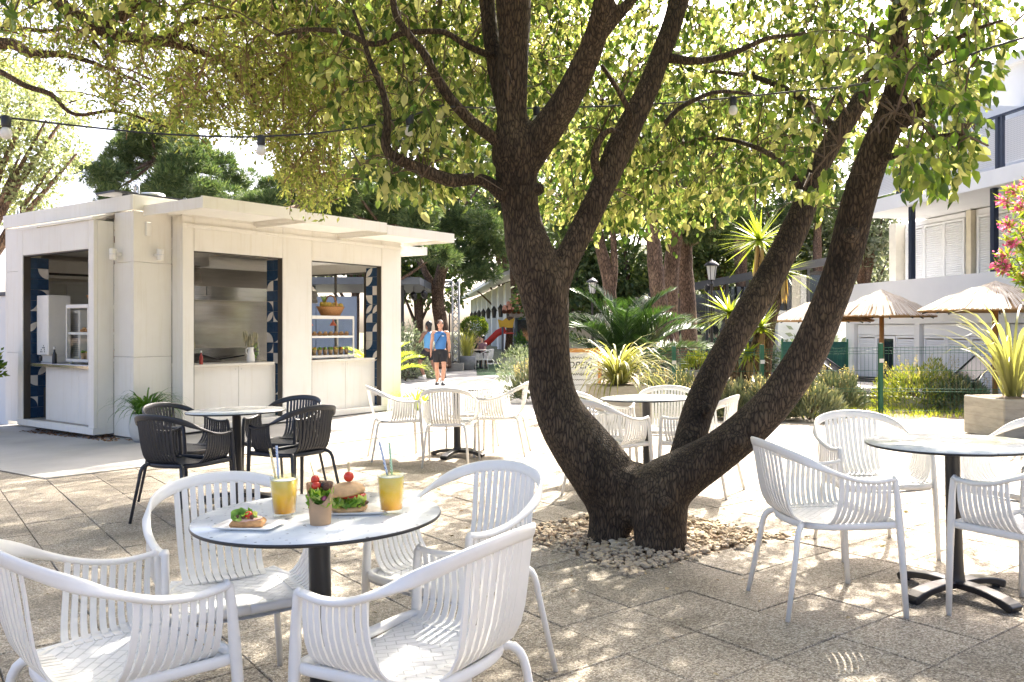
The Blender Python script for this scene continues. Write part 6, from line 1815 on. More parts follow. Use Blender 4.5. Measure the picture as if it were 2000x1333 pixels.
# ---- dark pavilion
pv_ = empty('pavilion', P(1335, 640, 27)); pv_.location.z = -.1; tag(pv_, 'dark framed glass pavilion with a shallow sloping roof behind the pines', 'pavilion')
LW = 5.2
def roofz(x): return 2.55 + .19 * x
b = MB(); b._add([(-.5, -.9, roofz(-.5)), (LW, -.9, roofz(LW)), (LW, 4, roofz(LW)), (-.5, 4, roofz(-.5)), (-.5, -.9, roofz(-.5) + .24), (LW, -.9, roofz(LW) + .24), (LW, 4, roofz(LW) + .24), (-.5, 4, roofz(-.5) + .24)], [(3, 2, 1, 0), (4, 5, 6, 7), (0, 1, 5, 4), (1, 2, 6, 5), (2, 3, 7, 6), (3, 0, 4, 7)]); b.build('roof', DARK_METAL, pv_)
for k in range(8):
    x = k * LW / 8 + .1
    b = MB(); b.box(x - .045, x + .045, 0, .09, 0, roofz(x) - .01); b.build('mullion', DARK_METAL, pv_)
    x2 = (k + 1) * LW / 8 + .05
    if k < 7: b = MB(); b.box(x + .05, x2, .04, .05, .05, roofz(x) - .08); b.build('pane', glass_mat('pavilion glass', (.35, .38, .38), .25) if k == 0 else bpy.data.materials['pavilion glass'], pv_)
    b = MB(); b.box(x + .05, min(x2, LW - .06), .0, .08, 1.75, 1.83); b.build('transom', DARK_METAL, pv_)
b = MB(); b.box(0, LW, 3.9, 4.0, 0, 2.5); b.build('back_wall', mat('dark interior wall', (.08, .075, .07), .8), pv_)  # plain dark grey wall closing the back of the pavilion
for k in range(3):
    o = empty('cafe_table', P(1360 + 20 * k, 640, 25.6 + .5 * k)); bpy.data.objects.remove(o)
def lamp_post(px_, d, py_top, label):
    base = at(px_, d); top = P(px_, py_top, d); h = top.z - base.z
    o = empty('street_lamp', base); tag(o, label, 'street lamp', 'black lantern posts')
    b = MB(); b.lathe([(.09, 0), (.09, .12), (.05, .2), (.038, .5), (.034, h - .62), (.06, h - .60), (.03, h - .56), (.03, h - .48)], 12); b.build('post', BLACK_METAL, o)
    b = MB(); b.lathe([(.08, h - .48), (.13, h - .14)], 6, smooth=False); b.build('lantern_glass', mat('frosted lantern glass', (.55, .56, .55), .25) if 'frosted lantern glass' not in bpy.data.materials else bpy.data.materials['frosted lantern glass'], o)
    b = MB()
    for k in range(6):
        t = 2 * math.pi * k / 6; b.beam((math.cos(t) * .082, math.sin(t) * .082, h - .48), (math.cos(t) * .133, math.sin(t) * .133, h - .14), .014)
    b.build('lantern_frame', BLACK_METAL, o)
    b = MB(); b.lathe([(.19, h - .15), (.18, h - .12), (.09, h - .04), (.05, h - .03), (.02, h), (0, h + .04)], 12); b.build('lantern_cap', BLACK_METAL, o)
lamp_post(1390, 20.5, 508, 'black lantern post beside the glass pavilion'); lamp_post(1157, 26, 543, 'black lantern post beside the slim forked pine'); lamp_post(878, 38, 592, 'slender black lantern post behind the stage'); 
o = empty('pole', at(1381, 20.7)); tag(o, 'plain black pole standing against the pavilion lantern post', 'pole'); b = MB(); b.lathe([(.05, 0), (.035, .3), (.03, 2.45), (0, 2.47)], 10); b.build('shaft', BLACK_METAL, o); b = MB(); b.bbox(-.06, .1, -.05, .05, 2.3, 2.42, .01); b.build('bracket', BLACK_METAL, o)
o = box_planter(at(1361, 19.5), .42, .42, .42, .2, POTGREY, 'square_planter', 'ribbed grey planter in front of the pavilion'); 
bush('planter_shrub', at(1361, 19.5) + Vector((0, 0, .42)), .32, .3, .38, 'small yellow shrub in the ribbed grey planter', 'shrub', GRASSM, 500, .12, 77, wide=1.6)
# ---- stage behind the kiosk
BLUEG = mat('blue grey cladding', (.16, .20, .27), .6, var=.1)
DECK = mat('dark deck boards', (.05, .042, .038), .7, var=.3, vscale=5, stretch=(1, 8, 1))
sg = empty('stage', (-6.0, 27.5, gz(-6, 27.5))); tag(sg, 'dark open stage with a flat canopy roof and slate blue back wall', 'stage')
S0 = Vector(sg.location)
b = MB(); b.box(-2.2, 3.0, .2, 6, .34, .46); b.build('deck', DECK, sg)
b = MB(); b.box(-2.2, 2.9, .3, .4, .0, .33); b.build('deck_skirt', mat('black skirt', (.015, .014, .014), .8), sg)
b = MB(); b.box(.2, 3.6, -1.2, -.1, .16, .22); b.build('step', DECK, sg); b = MB(); b.box(.3, 3.5, -1.0, -.2, .0, .159); b.build('step_base', mat('step base', (.2, .18, .17), .8), sg)
b = MB(); b.box(-3.6, 3.05, -.5, 6.2, 3.05, 3.28); b.build('canopy_roof', mat('slate roof panel', (.10, .115, .14), .5), sg)
for x in (-3.4, -.6, 2.35): b = MB(); b.box(x - .06, x + .06, .5, .62, .0, 3.05); b.build('post', DARK_METAL, sg)
for k in range(7):
    b = MB(); b.box(-7.5 + k * 1.25, -7.5 + (k + 1) * 1.25 - .02, -1.6, -1.5, .0, 2.62); b.build('wall_panel', BLUEG, sg)
b = MB(); b.box(-7.6, -1.2, -2.2, 1.0, 3.0, 3.14); b.build('lean_to_roof', BLUEG, sg)
b = MB(); b.box(-3.1, -2.3, -1.62, -1.605, .0, 2.0); b.build('door', mat('dark doorway', (.03, .035, .045), .6), sg)
for k, (px_, py_) in enumerate(((808, 578), (829, 575), (786, 572))):
    p_ = P(px_, py_, 28.5); o = empty('stage_spotlight', p_); tag(o, ['black stage spotlight midway under the stage canopy', 'black stage spotlight next to the forked pine trunk', 'black stage spotlight against the kiosk end wall'][k], 'spotlight', 'stage spotlights')
    b = MB(); b.lathe([(.0, -.16), (.10, -.16), (.12, 0), (.09, .12), (0, .14)], 14, M=Matrix.Rotation(1.1, 4, 'X')); b.build('can', BLACK_METAL, o); b = MB(); b.beam((0, 0, .08), (0, 0, .46), .03); b.build('yoke', BLACK_METAL, o)
def truss(p0, p1, w, name, label):
    o = empty(name, p0); tag(o, label, 'truss')
    p0, p1 = Vector((0, 0, 0)), Vector(p1) - Vector(p0); t = (p1 - p0).normalized(); u = Vector((0, 1, 0)); a = t.cross(u).normalized(); c4 = [a * sx * w / 2 + u * sy * w / 2 for sx, sy in ((-1, -1), (1, -1), (1, 1), (-1, 1))]
    for c in c4: b = MB(); b.tube([p0 + c, p1 + c], .034, 6); b.build('chord', ALU, o)
    L = (p1 - p0).length; n = max(2, int(L / (w * 1.0))); b = MB()
    for k in range(n):
        for f in range(4):
            q0, q1 = c4[f], c4[(f + 1) % 4]
            if k % 2: q0, q1 = q1, q0
            b.tube([p0 + t * (L * k / n) + q0, p0 + t * (L * (k + 1) / n) + q1], .02, 5)
    b.build('bracing', ALU, o); return o
tb_ = at(890, 31.5)
truss(tb_ + Vector((0, 0, .3)), Vector((tb_.x, tb_.y, 3.05)), .24, 'truss_tower', 'aluminium lattice tower on a concrete block at the stage corner')
truss(Vector((tb_.x - .15, tb_.y - .1, 2.95)), Vector((tb_.x - 3.6, tb_.y - 1.2, 2.85)), .20, 'truss_beam', 'aluminium lattice beam running under the stage canopy')
o = empty('ballast_block', tb_); tag(o, 'concrete ballast block under the lattice tower', 'block'); b = MB(); b.bbox(-.3, .3, -.3, .3, 0, .3, .02); b.build('block_body', CONCRETE, o)
o = empty('bench', at(830, 26.2)); tag(o, 'long brown wooden bench before the stage', 'bench'); b = MB(); b.bbox(-.95, .7, -.2, .2, .38, .44, .01); b.build('seat', mat('brown bench wood', (.16, .09, .05), .7, var=.3, vscale=6), o); b = MB(); b.bbox(-.95, .7, .17, .22, .46, .85, .01); b.build('backrest', bpy.data.materials['brown bench wood'], o)
for x in (-.85, .6): b = MB(); b.box(x - .04, x + .04, -.18, .18, 0, .38); b.build('leg', DARK_METAL, o)
# ---- lantern building, tiled house, slide, green mat
LWm = mat('cream render', (.72, .68, .60), .8, var=.08)
lb = empty('lantern_hall', (-4.95, 80, -.6)); tag(lb, 'white hall with deep eaves, pilasters and a row of wall lanterns', 'building')
lb.rotation_quaternion = Quaternion((0, 0, 1), math.radians(-83.3))
b = MB(); b.box(0, 38, 1.2, 6, 0, 4.6); b.build('wall', LWm, lb)
b = MB(); b._add([(-.8, -.3, 4.36), (38.6, -.3, 4.36), (38.6, 4, 5.7), (-.8, 4, 5.7), (-.8, -.3, 4.55), (38.6, -.3, 4.55), (38.6, 4, 5.95), (-.8, 4, 5.95)], [(3, 2, 1, 0), (4, 5, 6, 7), (0, 1, 5, 4), (1, 2, 6, 5), (2, 3, 7, 6), (3, 0, 4, 7)]); b.build('roof', WALLW, lb)
for k in range(9):
    x = 2.0 + k * 4.2; b = MB(); b.box(x - .2, x + .2, .9, 1.199, 0, 4.5); b.build('pilaster', WALLW, lb)
    b = MB(); b.lathe([(.12, 2.55), (.20, 3.1), (.05, 3.3), (0, 3.36)], 6, c=(x + 2.1, .85, 0), smooth=False); b.beam((x + 2.1, 1.2, 3.0), (x + 2.1, .85, 3.05), .05); b.build('wall_lantern', BLACK_METAL, lb)
h_ = empty('tiled_house', P(1040, 640, 38)); h_.location.z = gz(1, 38); tag(h_, 'small white house with a clay tile roof behind the trunk', 'house')
b = MB(); b.bbox(-1.05, 1.6, 0, 3, 0, 2.35, .01); b.build('wall', WALLW, h_)
wf = MB(); wf.box(-.78, .1, -.05, -.001, .9, 2.05); wf = wf.build('window', mat('teal grey frame', (.10, .15, .18), .5), h_); b = MB(); b.box(-.68, 0, -.06, -.051, 1.0, 1.95); b.build('pane', DARKGLASS, wf)
rf = MB(); rf._add([(-1.35, -.35, 2.30), (1.9, -.35, 2.30), (1.9, 1.5, 3.2), (-.6, 1.5, 3.2)], [(0, 1, 2, 3)]); rf._add([(-1.35, -.35, 2.30), (-.6, 1.5, 3.2), (-1.35, 3.3, 2.30)], [(0, 1, 2)]); rf = rf.build('roof', TERRA, h_)
tl = MB(); tl.tube([(0, 0, 0), (0, .46, .22)], [.115, .10], 8, cap=False); tile_me = tl.mesh('roof_tile', TERRA)
for r in range(5):
    for k in range(15 - r):
        inst('roof_tile', tile_me, rf, Matrix.Translation((-1.25 + r * .17 + k * .21, -.38 + r * .38, 2.32 + r * .184)))
sl = empty('playground_slide', P(968, 640, 36)); sl.location.z = gz(-.7, 36); tag(sl, 'red playground slide with a yellow top panel', 'slide')
RED = mat('red plastic', (.62, .035, .02), .35); YEL = mat('yellow plastic', (.75, .42, .02), .4)
b = MB(); b.band([(-.75, 0, .72), (-.3, 0, .92), (.1, 0, 1.28), (.42, 0, 1.42)], [(0, 1, 0)] * 4, .55, .06); 
for s in (-1, 1): b.band([(-.75, s * .27, .80), (-.3, s * .27, 1.02), (.1, s * .27, 1.42), (.42, s * .27, 1.56)], [(0, 0, 1)] * 4, .26, .04)
b.build('chute', RED, sl); b = MB(); b.prism([(-.28, 0), (.28, 0), (.36, .42), (.12, .30), (.0, .42), (-.15, .30), (-.36, .36)], 0, .04, Matrix.Translation((.45, -.25, 1.62)) @ Matrix.Rotation(math.pi / 2, 4, 'X')); b.build('top_panel', YEL, sl)
for x, y in ((.3, -.3), (.3, .3), (.8, -.3), (.8, .3)): b = MB(); b.tube([(x, y, 0), (x, y, 1.65)], .045, 8); b.build('post', mat('grey plastic post', (.12, .12, .13), .5) if 'grey plastic post' not in bpy.data.materials else bpy.data.materials['grey plastic post'], sl)
b = MB(); b.box(.25, .85, -.33, .33, 1.36, 1.41); b.build('platform', RED, sl)
gm = MB(); gm._add([(x, y, gz(x, y) + .008) for x, y in ((-1.15, 27.5), (.35, 27.0), (.1, 38), (-1.6, 38))], [(0, 1, 2, 3)]); tag(gm.build('turf_mat', mat('green artificial turf', (.05, .22, .04), .95, var=.3, vscale=20, bump=.5, bscale=200)), 'bright green artificial turf strip leading to the slide', 'mat')
box_planter(at(1003, 33), .95, .5, .42, 0, CONCRETE, 'trough', 'low concrete trough by the steps of the tiled house'); bush('trough_plant', at(1003, 33) + Vector((0, 0, .40)), .4, .2, .22, 'dark green plants filling the concrete trough', 'plant', SHRUB, 500, .10, 88, wide=1.8)
bush('pot_plant', at(1018, 34.5) + Vector((0, 0, .3)), .35, .3, .95, 'light green upright plant in front of the tiled house', 'plant', STRAP, 700, .13, 89, wide=1.6)
for k, (px_, d, fx, fy, lab) in enumerate(((948, 31.2, -.8, .5, 'white chair pulled out beside the reeds in the grey pot'), (928, 32.6, .9, .3, 'white chair tucked at the far table by the topiary'))):
    place_chair(white_chair, *at(px_, d).xy, fx, fy, lab, 'white chairs at the far tables')
o = copy_tree(table); c = at(938, 32.4); o.location = c; tag(o, 'small far table where people sit below the slide', 'table', 'round cafe tables')
# trunk like post by the slide
o = empty('palm_stump', at(992, 36.5)); tag(o, 'rough brown palm stump beside the slide', 'tree trunk'); b = MB(); b.tube([(0, 0, 0), (.05, 0, 1.1), (.1, 0, 2.1)], [.2, .17, .16], 12, wob=.3); b.build('trunk', PINEBARK, o)
# ---- oleander
ol = at(2042, 9.2); o = empty('oleander', ol); tag(o, 'oleander with narrow leaves and pink blossom above the sunlit planter', 'shrub')
rg3 = np.random.default_rng(17); st = MB(); LP, LD, FP = [], [], []
for (tx, ty) in ((1978, 372), (1962, 392), (1992, 402), (1966, 440), (1998, 446), (1975, 474), (1958, 498), (1950, 520), (1962, 524), (1990, 540), (2010, 360), (2030, 420), (2040, 500), (2020, 540), (2060, 380), (2000, 500), (2070, 470)):
    tip = P(tx, ty, 9.2 + rg3.uniform(-.3, .3)) - ol; root_ = Vector((rg3.uniform(-.15, .15), rg3.uniform(-.1, .1), 0)); mid_ = (root_ + tip) / 2 + Vector((.2, 0, .15))
    pts = bez(root_, root_ + Vector((0, 0, tip.z * .5)), tip + Vector((.35, 0, .05)), tip, 8); st.tube(pts, list(np.linspace(.016, .004, 8)), 5)
    for t in np.linspace(.45, 1, 26):
        i = min(int(t * 7), 6); q = pts[i].lerp(pts[i + 1], t * 7 - i)
        for _ in range(3): LP.append(tuple(q)); LD.append(tuple(np.array((pts[i + 1] - pts[i]).normalized()) * .6 + rg3.normal(0, .7, 3)))
    FP.append(tip)
st.build('stem', TWIG, o)
v, q = scatter(np.array(LP), np.array(LD), rg3.uniform(.11, .17, len(LP)), NARROW_T * np.array([.75, 1, 1], dtype=np.float32), NARROW_Q, rg3, (0, 0, .5)); tag(obj_np('foliage', v, q, mat=leaf_mat('oleander leaf', [(.12, .20, .03), (.20, .28, .05), (.30, .34, .08), (.08, .15, .03)], .4, .4), parent=o), kind='stuff')
PINK = leaf_mat('pink petal', [(.62, .10, .28), (.72, .20, .38), (.80, .38, .50), (.50, .10, .18)], .35, .5, (1.1, .8, 1.0))
for f in FP[:11]:
    pp_ = np.array(f) + rg3.normal(0, .035, (60, 3)); v, q = scatter(pp_, rg3.normal(size=(60, 3)), rg3.uniform(.025, .045, 60), LEAF_T * np.array([1.6, 1, 1], dtype=np.float32), LEAF_Q, rg3); obj_np('blossom', v, q, mat=PINK, parent=o)
# ================================================================== FOOD, LIGHTS, SIGN, PEOPLE
T1 = TABLES[0]
def on_table(px_, py_, dz=.0):
    # where the line of sight meets the table top
    c = Vector((TB[0][0], TB[0][1], gz(TB[0][0], TB[0][1]))) + GN * TABLE_H
    dr = Vector(((px_ - 1000) / FPX, 1, -(py_ - HORIZON) / FPX)); o = Vector((0, 0, CAM_Z))
    t = (c - o).dot(GN) / dr.dot(GN); p = o + dr * t
    return p + GN * dz
def tthing(name, px_, py_, label, cat, rz=0, group=None):
    o = empty(name, on_table(px_, py_, .0006), rz, True); return tag(o, label, cat, group)
PORC = mat('white porcelain', (.80, .79, .76), .12, var=.03)
def plate(o, w, d):
    b = MB()
    for s in range(5): pass
    def ring(i, z): 
        x, y, r = w / 2 - i, d / 2 - i, .014
        return [(sx * (x - r) + r * math.cos(a) , sy * (y - r) + r * math.sin(a), z) for sx, sy, a0 in ((1, 1, 0), (-1, 1, 90), (-1, -1, 180), (1, -1, 270)) for a in [math.radians(a0 + q) for q in (0, 30, 60, 90)]]
    rings = [ring(.022, 0), ring(.0, .010), ring(.002, .012), ring(.022, .0045)]
    vs = [p for r in rings for p in r]; n = 16
    b._add(vs, [(i * n + j, i * n + (j + 1) % n, i * n + n + (j + 1) % n, i * n + n + j) for i in range(3) for j in range(n)] + [tuple(range(n - 1, -1, -1)), tuple(3 * n + j for j in range(n))], True)
    b.build('plate_body', PORC, o)
TOMATO = mat('tomato skin', (.60, .045, .02), .12, var=.25, vscale=20)
BREAD = mat('toasted bread', (.50, .27, .11), .75, var=.4, vscale=40, bump=.5, bscale=120)
BUN = mat('burger bun', (.62, .40, .20), .6, var=.25, vscale=30, bump=.2, bscale=150)
PATTY = mat('grilled patty', (.12, .05, .025), .7, var=.4, vscale=60, bump=.7, bscale=160)
DARKOLIVE = mat('black olive', (.015, .01, .012), .2)
ONION = mat('red onion', (.45, .12, .22), .4, var=.4, vscale=60)
STICK = mat('bamboo pick', (.60, .48, .26), .7)
def ruffle(b, c, r, n, seed, h=.012):
    rr = random.Random(seed)
    for k in range(n):
        a = rr.uniform(0, 6.28); q = r * math.sqrt(rr.random()); s = rr.uniform(.010, .02)
        p = Vector(c) + Vector((math.cos(a) * q, math.sin(a) * q, rr.uniform(-h, h))); m = 9; ang0 = rr.uniform(0, 6.28); u = Vector((rr.uniform(-1, 1), rr.uniform(-1, 1), rr.uniform(.1, 1))).normalized(); v_ = u.orthogonal().normalized(); w_ = u.cross(v_)
        vs = [p] + [p + (v_ * math.cos(2 * math.pi * i / m + ang0) + w_ * math.sin(2 * math.pi * i / m + ang0)) * s * (1 + .3 * (i % 2)) + u * (s * .35 * (1 if i % 2 else -1)) for i in range(m)]
        b._add(vs, [(0, 1 + i, 1 + (i + 1) % m) for i in range(m)], True)
pl1 = tthing('plate', 487, 1031, 'square white plate under the topped bread slice', 'plate', -.18); plate(pl1, .20, .125)
br = tthing('bruschetta', 484, 1026, 'toasted bread slice topped with cherry tomato and herbs', 'bruschetta', .12); br.location = pl1.location + Vector((-.004, 0, .005))
b = MB(); b.bbox(-.052, .052, -.032, .032, 0, .02, .008); b.build('toast', BREAD, br)
b = MB(); b.ball((0, 0, .021), .036, 12, 6, 1.25, .8, .2, lump=.5, seed=3); b.build('spread', mat('pink cream', (.68, .42, .32), .5), br)
b = MB(); b.ball((.004, -.008, .034), .013, 12, 8); b.build('tomato', TOMATO, br); b = MB(); ruffle(b, (-.012, .006, .034), .03, 16, 5, .006); b.build('herb', GREENS, br)
b = MB(); 
for k in range(9): b.ball((random.uniform(-.035, .04), random.uniform(-.018, .018), .03), .008, 6, 4, lump=.5, seed=k)
b.build('topping', PATTY, br)
# burger
pl2 = tthing('plate', 705, 1000, 'white plate under the burger', 'plate', .0); plate(pl2, .19, .15)
bg = empty('burger', pl2.location + Vector((-.036, -.012, .006)), .2, True); tag(bg, 'open burger with lettuce, tomato and a cherry tomato pick on top', 'burger')
b = MB(); b.lathe([(0, 0), (.046, 0), (.058, .006), (.060, .014), (.054, .02), (0, .02)], 28); b.build('bottom_bun', BUN, bg)
b = MB(); b.ball((.004, 0, .026), .055, 20, 8, 1.05, 1, .16, lump=.25, seed=4); b.build('patty', PATTY, bg)
b = MB(); ruffle(b, (0, -.02, .037), .05, 46, 8, .008); b.build('lettuce', GREENS, bg)
b = MB(); b.lathe([(0, .048), (.046, .047), (.05, .052), (.046, .057), (0, .057)], 24, c=(.006, -.004, 0)); b.build('tomato_slice', TOMATO, bg)
b = MB(); b.lathe([(.06, .056), (.063, .064), (.056, .078), (.035, .089), (0, .093)], 28, M=Matrix.Translation((-.003, .004, 0)) @ Matrix.Rotation(-.10, 4, 'Y')); b.build('top_bun', BUN, bg)
b = MB(); b.tube([(.0, 0, .07), (.0, 0, .152)], .0016, 6); b.bbox(-.004, .004, -.001, .001, .13, .16, .001); b.build('pick', STICK, bg); b = MB(); b.ball((0, 0, .112), .017, 16, 10); b.build('cherry_tomato', TOMATO, bg)
# card cup
cp = tthing('card_cup', 626, 1024, 'brown card cup of salad with cherry tomatoes on a pick', 'food cup', 0)
n = 40; vs, fsx = [], []
for r_off in (0, -.0016):
    for i in range(n):
        a = 2 * math.pi * i / n; front_ = max(0, math.cos(a + math.pi / 2 - .1)) ** 1.2
        top = .128 - .062 * front_
        for t in (0, 1):
            z = top * t; r = .0315 + .0105 * z / .128 + r_off; vs.append((r * math.cos(a), r * math.sin(a), z))
for l in (0, 1):
    o_ = l * n * 2
    for i in range(n):
        j = (i + 1) % n; f = (o_ + 2 * i, o_ + 2 * j, o_ + 2 * j + 1, o_ + 2 * i + 1); fsx.append(f if l == 0 else f[::-1])
for i in range(n): j = (i + 1) % n; fsx.append((2 * i + 1, 2 * j + 1, n * 2 + 2 * j + 1, n * 2 + 2 * i + 1))
b = MB(); b._add(vs, fsx, True); b.lathe([(0, .002), (.0315, .002)], 40); b.build('cup_wall', KRAFT, cp)
b = MB(); b.lathe([(0, .062), (.035, .06)], 24); b.build('salad_base', mat('dark salad green', (.08, .14, .02), .6), cp)  # flat dark green disc beneath the salad leaves
b = MB(); ruffle(b, (0, -.008, .085), .030, 46, 11, .018); b.build('salad', GREENS, cp)
for k, (x, y, z, m_, r) in enumerate(((-.012, .002, .118, TOMATO, .015), (.010, .006, .118, DARKOLIVE, .011), (.024, .0, .114, PATTY, .016), (-.004, .014, .118, PATTY, .014), (.016, -.016, .082, ONION, .009))): b = MB(); b.ball((x, y, z), r, 12, 8, lump=.2 if m_ is PATTY else 0, seed=k); b.build('ingredient', m_, cp)
b = MB(); b.tube([(-.006, .01, .10), (-.034, .02, .19)], .0018, 6); b.build('pick', STICK, cp); b = MB(); b.ball((-.017, .012, .136), .014, 14, 9); b.build('cherry_tomato', TOMATO, cp)
# juices
def juice_mat():
    m, nt, b_ = new_mat('orange juice'); b_.inputs['Base Color'].default_value = (.80, .48, .03, 1); b_.inputs['Roughness'].default_value = .15; b_.inputs['Subsurface Weight'].default_value = .35; b_.inputs['Subsurface Radius'].default_value = (.03, .02, .004); b_.inputs['Subsurface Scale'].default_value = .4
    tc = nt.nodes.new('ShaderNodeTexCoord'); sx = N(nt, 'ShaderNodeSeparateXYZ'); nt.links.new(tc.outputs['Object'], sx.inputs[0])
    nz = N(nt, 'ShaderNodeTexNoise', Scale=40.0); nt.links.new(tc.outputs['Object'], nz.inputs['Vector']); ad = N(nt, 'ShaderNodeMath', operation='MULTIPLY_ADD'); ad.inputs[1].default_value = .03; nt.links.new(nz.outputs['Fac'], ad.inputs[0]); nt.links.new(sx.outputs[2], ad.inputs[2])
    nt.links.new(ramp(nt, ad.outputs[0], [(.03, (.85, .36, .008)), (.085, (.90, .52, .015)), (.13, (.88, .62, .10))]), b_.inputs['Base Color']); return m
JUICE = juice_mat(); FOAM = mat('juice froth', (.85, .80, .62), .5, var=.2, vscale=60, bump=.5, bscale=200)
ICE = glass_mat('ice', (.97, .95, .8), .10, .1)
TUMBLER = glass_mat('tumbler glass', (.97, .99, .98), .06, .01)
def straw_mat(name, col):
    m, nt, b_ = new_mat(name); tc = nt.nodes.new('ShaderNodeTexCoord'); w = N(nt, 'ShaderNodeTexWave', Scale=13.0, wave_type='BANDS', bands_direction='DIAGONAL', wave_profile='SAW'); mp = N(nt, 'ShaderNodeMapping'); mp.inputs['Scale'].default_value = (9.0, 9.0, 5.0); nt.links.new(tc.outputs['Object'], mp.inputs[0]); nt.links.new(mp.outputs[0], w.inputs['Vector'])
    r_ = N(nt, 'ShaderNodeValToRGB'); r_.color_ramp.interpolation = 'CONSTANT'; r_.color_ramp.elements[0].color = (*col, 1); r_.color_ramp.elements[1].position = .52; r_.color_ramp.elements[1].color = (.82, .82, .8, 1); nt.links.new(w.outputs['Fac'], r_.inputs[0]); nt.links.new(r_.outputs[0], b_.inputs['Base Color']); b_.inputs['Roughness'].default_value = .6; return m
ST = {'y': straw_mat('yellow striped paper', (.75, .55, .03)), 'b': straw_mat('blue striped paper', (.06, .20, .50)), 'g': straw_mat('green striped paper', (.10, .50, .12))}
def juice(px_, py_, straws, label):
    o = tthing('juice_glass', px_, py_, label, 'drink', 0)
    b = MB(); b.lathe([(0, 0), (.034, 0), (.037, .004), (.0375, .02), (.0455, .132), (.0448, .1335), (.0435, .132), (.0352, .016), (0, .014)], 40); b.build('tumbler', TUMBLER, o)
    b = MB(); b.lathe([(0, .0145), (.0346, .0165), (.0425, .121), (0, .122)], 36); b.build('juice', JUICE, o)
    b = MB(); b.ball((0, 0, .122), .041, 24, 6, 1, 1, .10, lump=.12, seed=1); b.build('froth', FOAM, o)
    for k in range(3): b = MB(); b.bbox(-.012, .012, -.012, .012, -.011, .011, .004, Matrix.Translation((-.018 + .018 * k, -.012 + .01 * k, .122 + .003 * k)) @ Matrix.Rotation(.6 * k, 4, 'Z') @ Matrix.Rotation(.4, 4, 'X')); b.build('ice_cube', ICE, o)
    for c, p0, p1 in straws: b = MB(); b.tube([p0, p1], .0038, 10, cap=False); b.build('straw', ST[c], o)
juice(556, 1011, (('y', (-.018, .0, .08), (-.048, .012, .222)), ('b', (-.014, -.006, .08), (-.024, .006, .232))), 'glass of orange juice with yellow and blue striped straws')
juice(765, 1004, (('b', (.002, -.004, .07), (-.036, .0, .236)), ('g', (.006, .004, .07), (-.004, .006, .230))), 'glass of orange juice with blue and green striped straws')

# ---- festoon lights
BULB = mat('opal bulb', (.82, .81, .78), .2, var=.02)
def festoon(pts, bulbs, label, r=.006):
    o = empty('festoon_light', P(*pts[0])); O = Vector(o.location); tag(o, label, 'string lights', 'festoon lights strung between the trees')
    s = spline([tuple(P(*p)) for p in pts], len(pts) * 8); b = MB(); b.tube([Vector(q) - O for q in s], r, 6); b.build('cable', BLACK_PLASTIC, o)
    for (x, y, d) in bulbs:
        c = P(x, y, d) - O
        b = MB(); b.lathe([(.012, .006), (.026, 0), (.024, -.055), (.021, -.06)], 14, c=tuple(c)); k = b.build('socket', BLACK_PLASTIC, o)
        b = MB(); b.lathe([(.018, -.06), (.028, -.078), (.031, -.096), (.025, -.116), (0, -.126)], 16, c=tuple(c)); b.build('bulb', BULB, k)
festoon([(-180, 215, 4.2), (0, 229, 4.6), (150, 246, 4.9), (290, 260, 5.1), (420, 267, 5.2), (510, 267, 5.25), (640, 258, 5.3), (760, 238, 5.32), (868, 205, 5.3)], [(12, 228, 4.6), (510, 266, 5.25), (800, 228, 5.31)], 'black festoon cable with opal bulbs hanging before the kiosk roof')
festoon([(880, 209, 5.26), (1000, 212, 5.7), (1150, 209, 5.9), (1300, 202, 5.9), (1432, 191, 5.8), (1560, 178, 5.4), (1680, 165, 4.9), (1800, 140, 4.3), (1930, 95, 4.0), (2050, 60, 3.9)], [(1048, 210, 5.75), (1432, 190, 5.8)], 'black festoon cable running behind the trunk to the leaning limb')
# ---- whiteboard easel
eb = empty('whiteboard_easel', at(1130, 12.9), -.12); tag(eb, 'orange wood framed whiteboard easel with handwriting reading OPEN beside the flax', 'sign')
ORW = mat('orange varnished wood', (.56, .24, .06), .45, var=.25, vscale=6, stretch=(5, 5, 1))
TL = Matrix.Translation((0, 0, 0)) @ Matrix.Rotation(-.16, 4, 'X')
for x in (-.32, .32): b = MB(); b.box(x - .025, x + .025, -.02, .02, .0, 1.10, TL); b.build('frame_post', ORW, eb); b = MB(); b.beam((x, .20, 1.05), (x, .62, .0), .045, .03); b.build('back_leg', ORW, eb)
for z0, z1 in ((1.04, 1.10), (.36, .42)): b = MB(); b.box(-.294, .294, -.018, .018, z0, z1, TL); b.build('frame_rail', ORW, eb)
b = MB(); b.box(-.294, .294, -.006, .006, .421, 1.039, TL); bd = b.build('board', mat('white board', (.74, .74, .74), .2, var=.03), eb)
b = MB(); b.box(-.30, .30, .25, .27, .35, .95, Matrix.Rotation(.28, 4, 'X') @ Matrix.Translation((0, .22, 0))); b.build('back_board', ORW, eb)
def text(s, size, x, z, parent, m, M):
    c = bpy.data.curves.new('lettering', 'FONT'); c.body = s; c.size = size; c.align_x = 'CENTER'; c.extrude = .0006; c.shear = .25
    o = bpy.data.objects.new('lettering', c); COL.objects.link(o); dg = bpy.context.evaluated_depsgraph_get(); me = bpy.data.meshes.new_from_object(o.evaluated_get(dg)); bpy.data.objects.remove(o)
    me.materials.clear(); me.materials.append(m); return inst('lettering', me, parent, M @ Matrix.Translation((x, -.0075, z)) @ Matrix.Rotation(math.pi / 2, 4, 'X'))
INK = mat('black marker', (.02, .02, .025), .6)
text('OPEN', .15, .0, .79, bd, INK, TL)
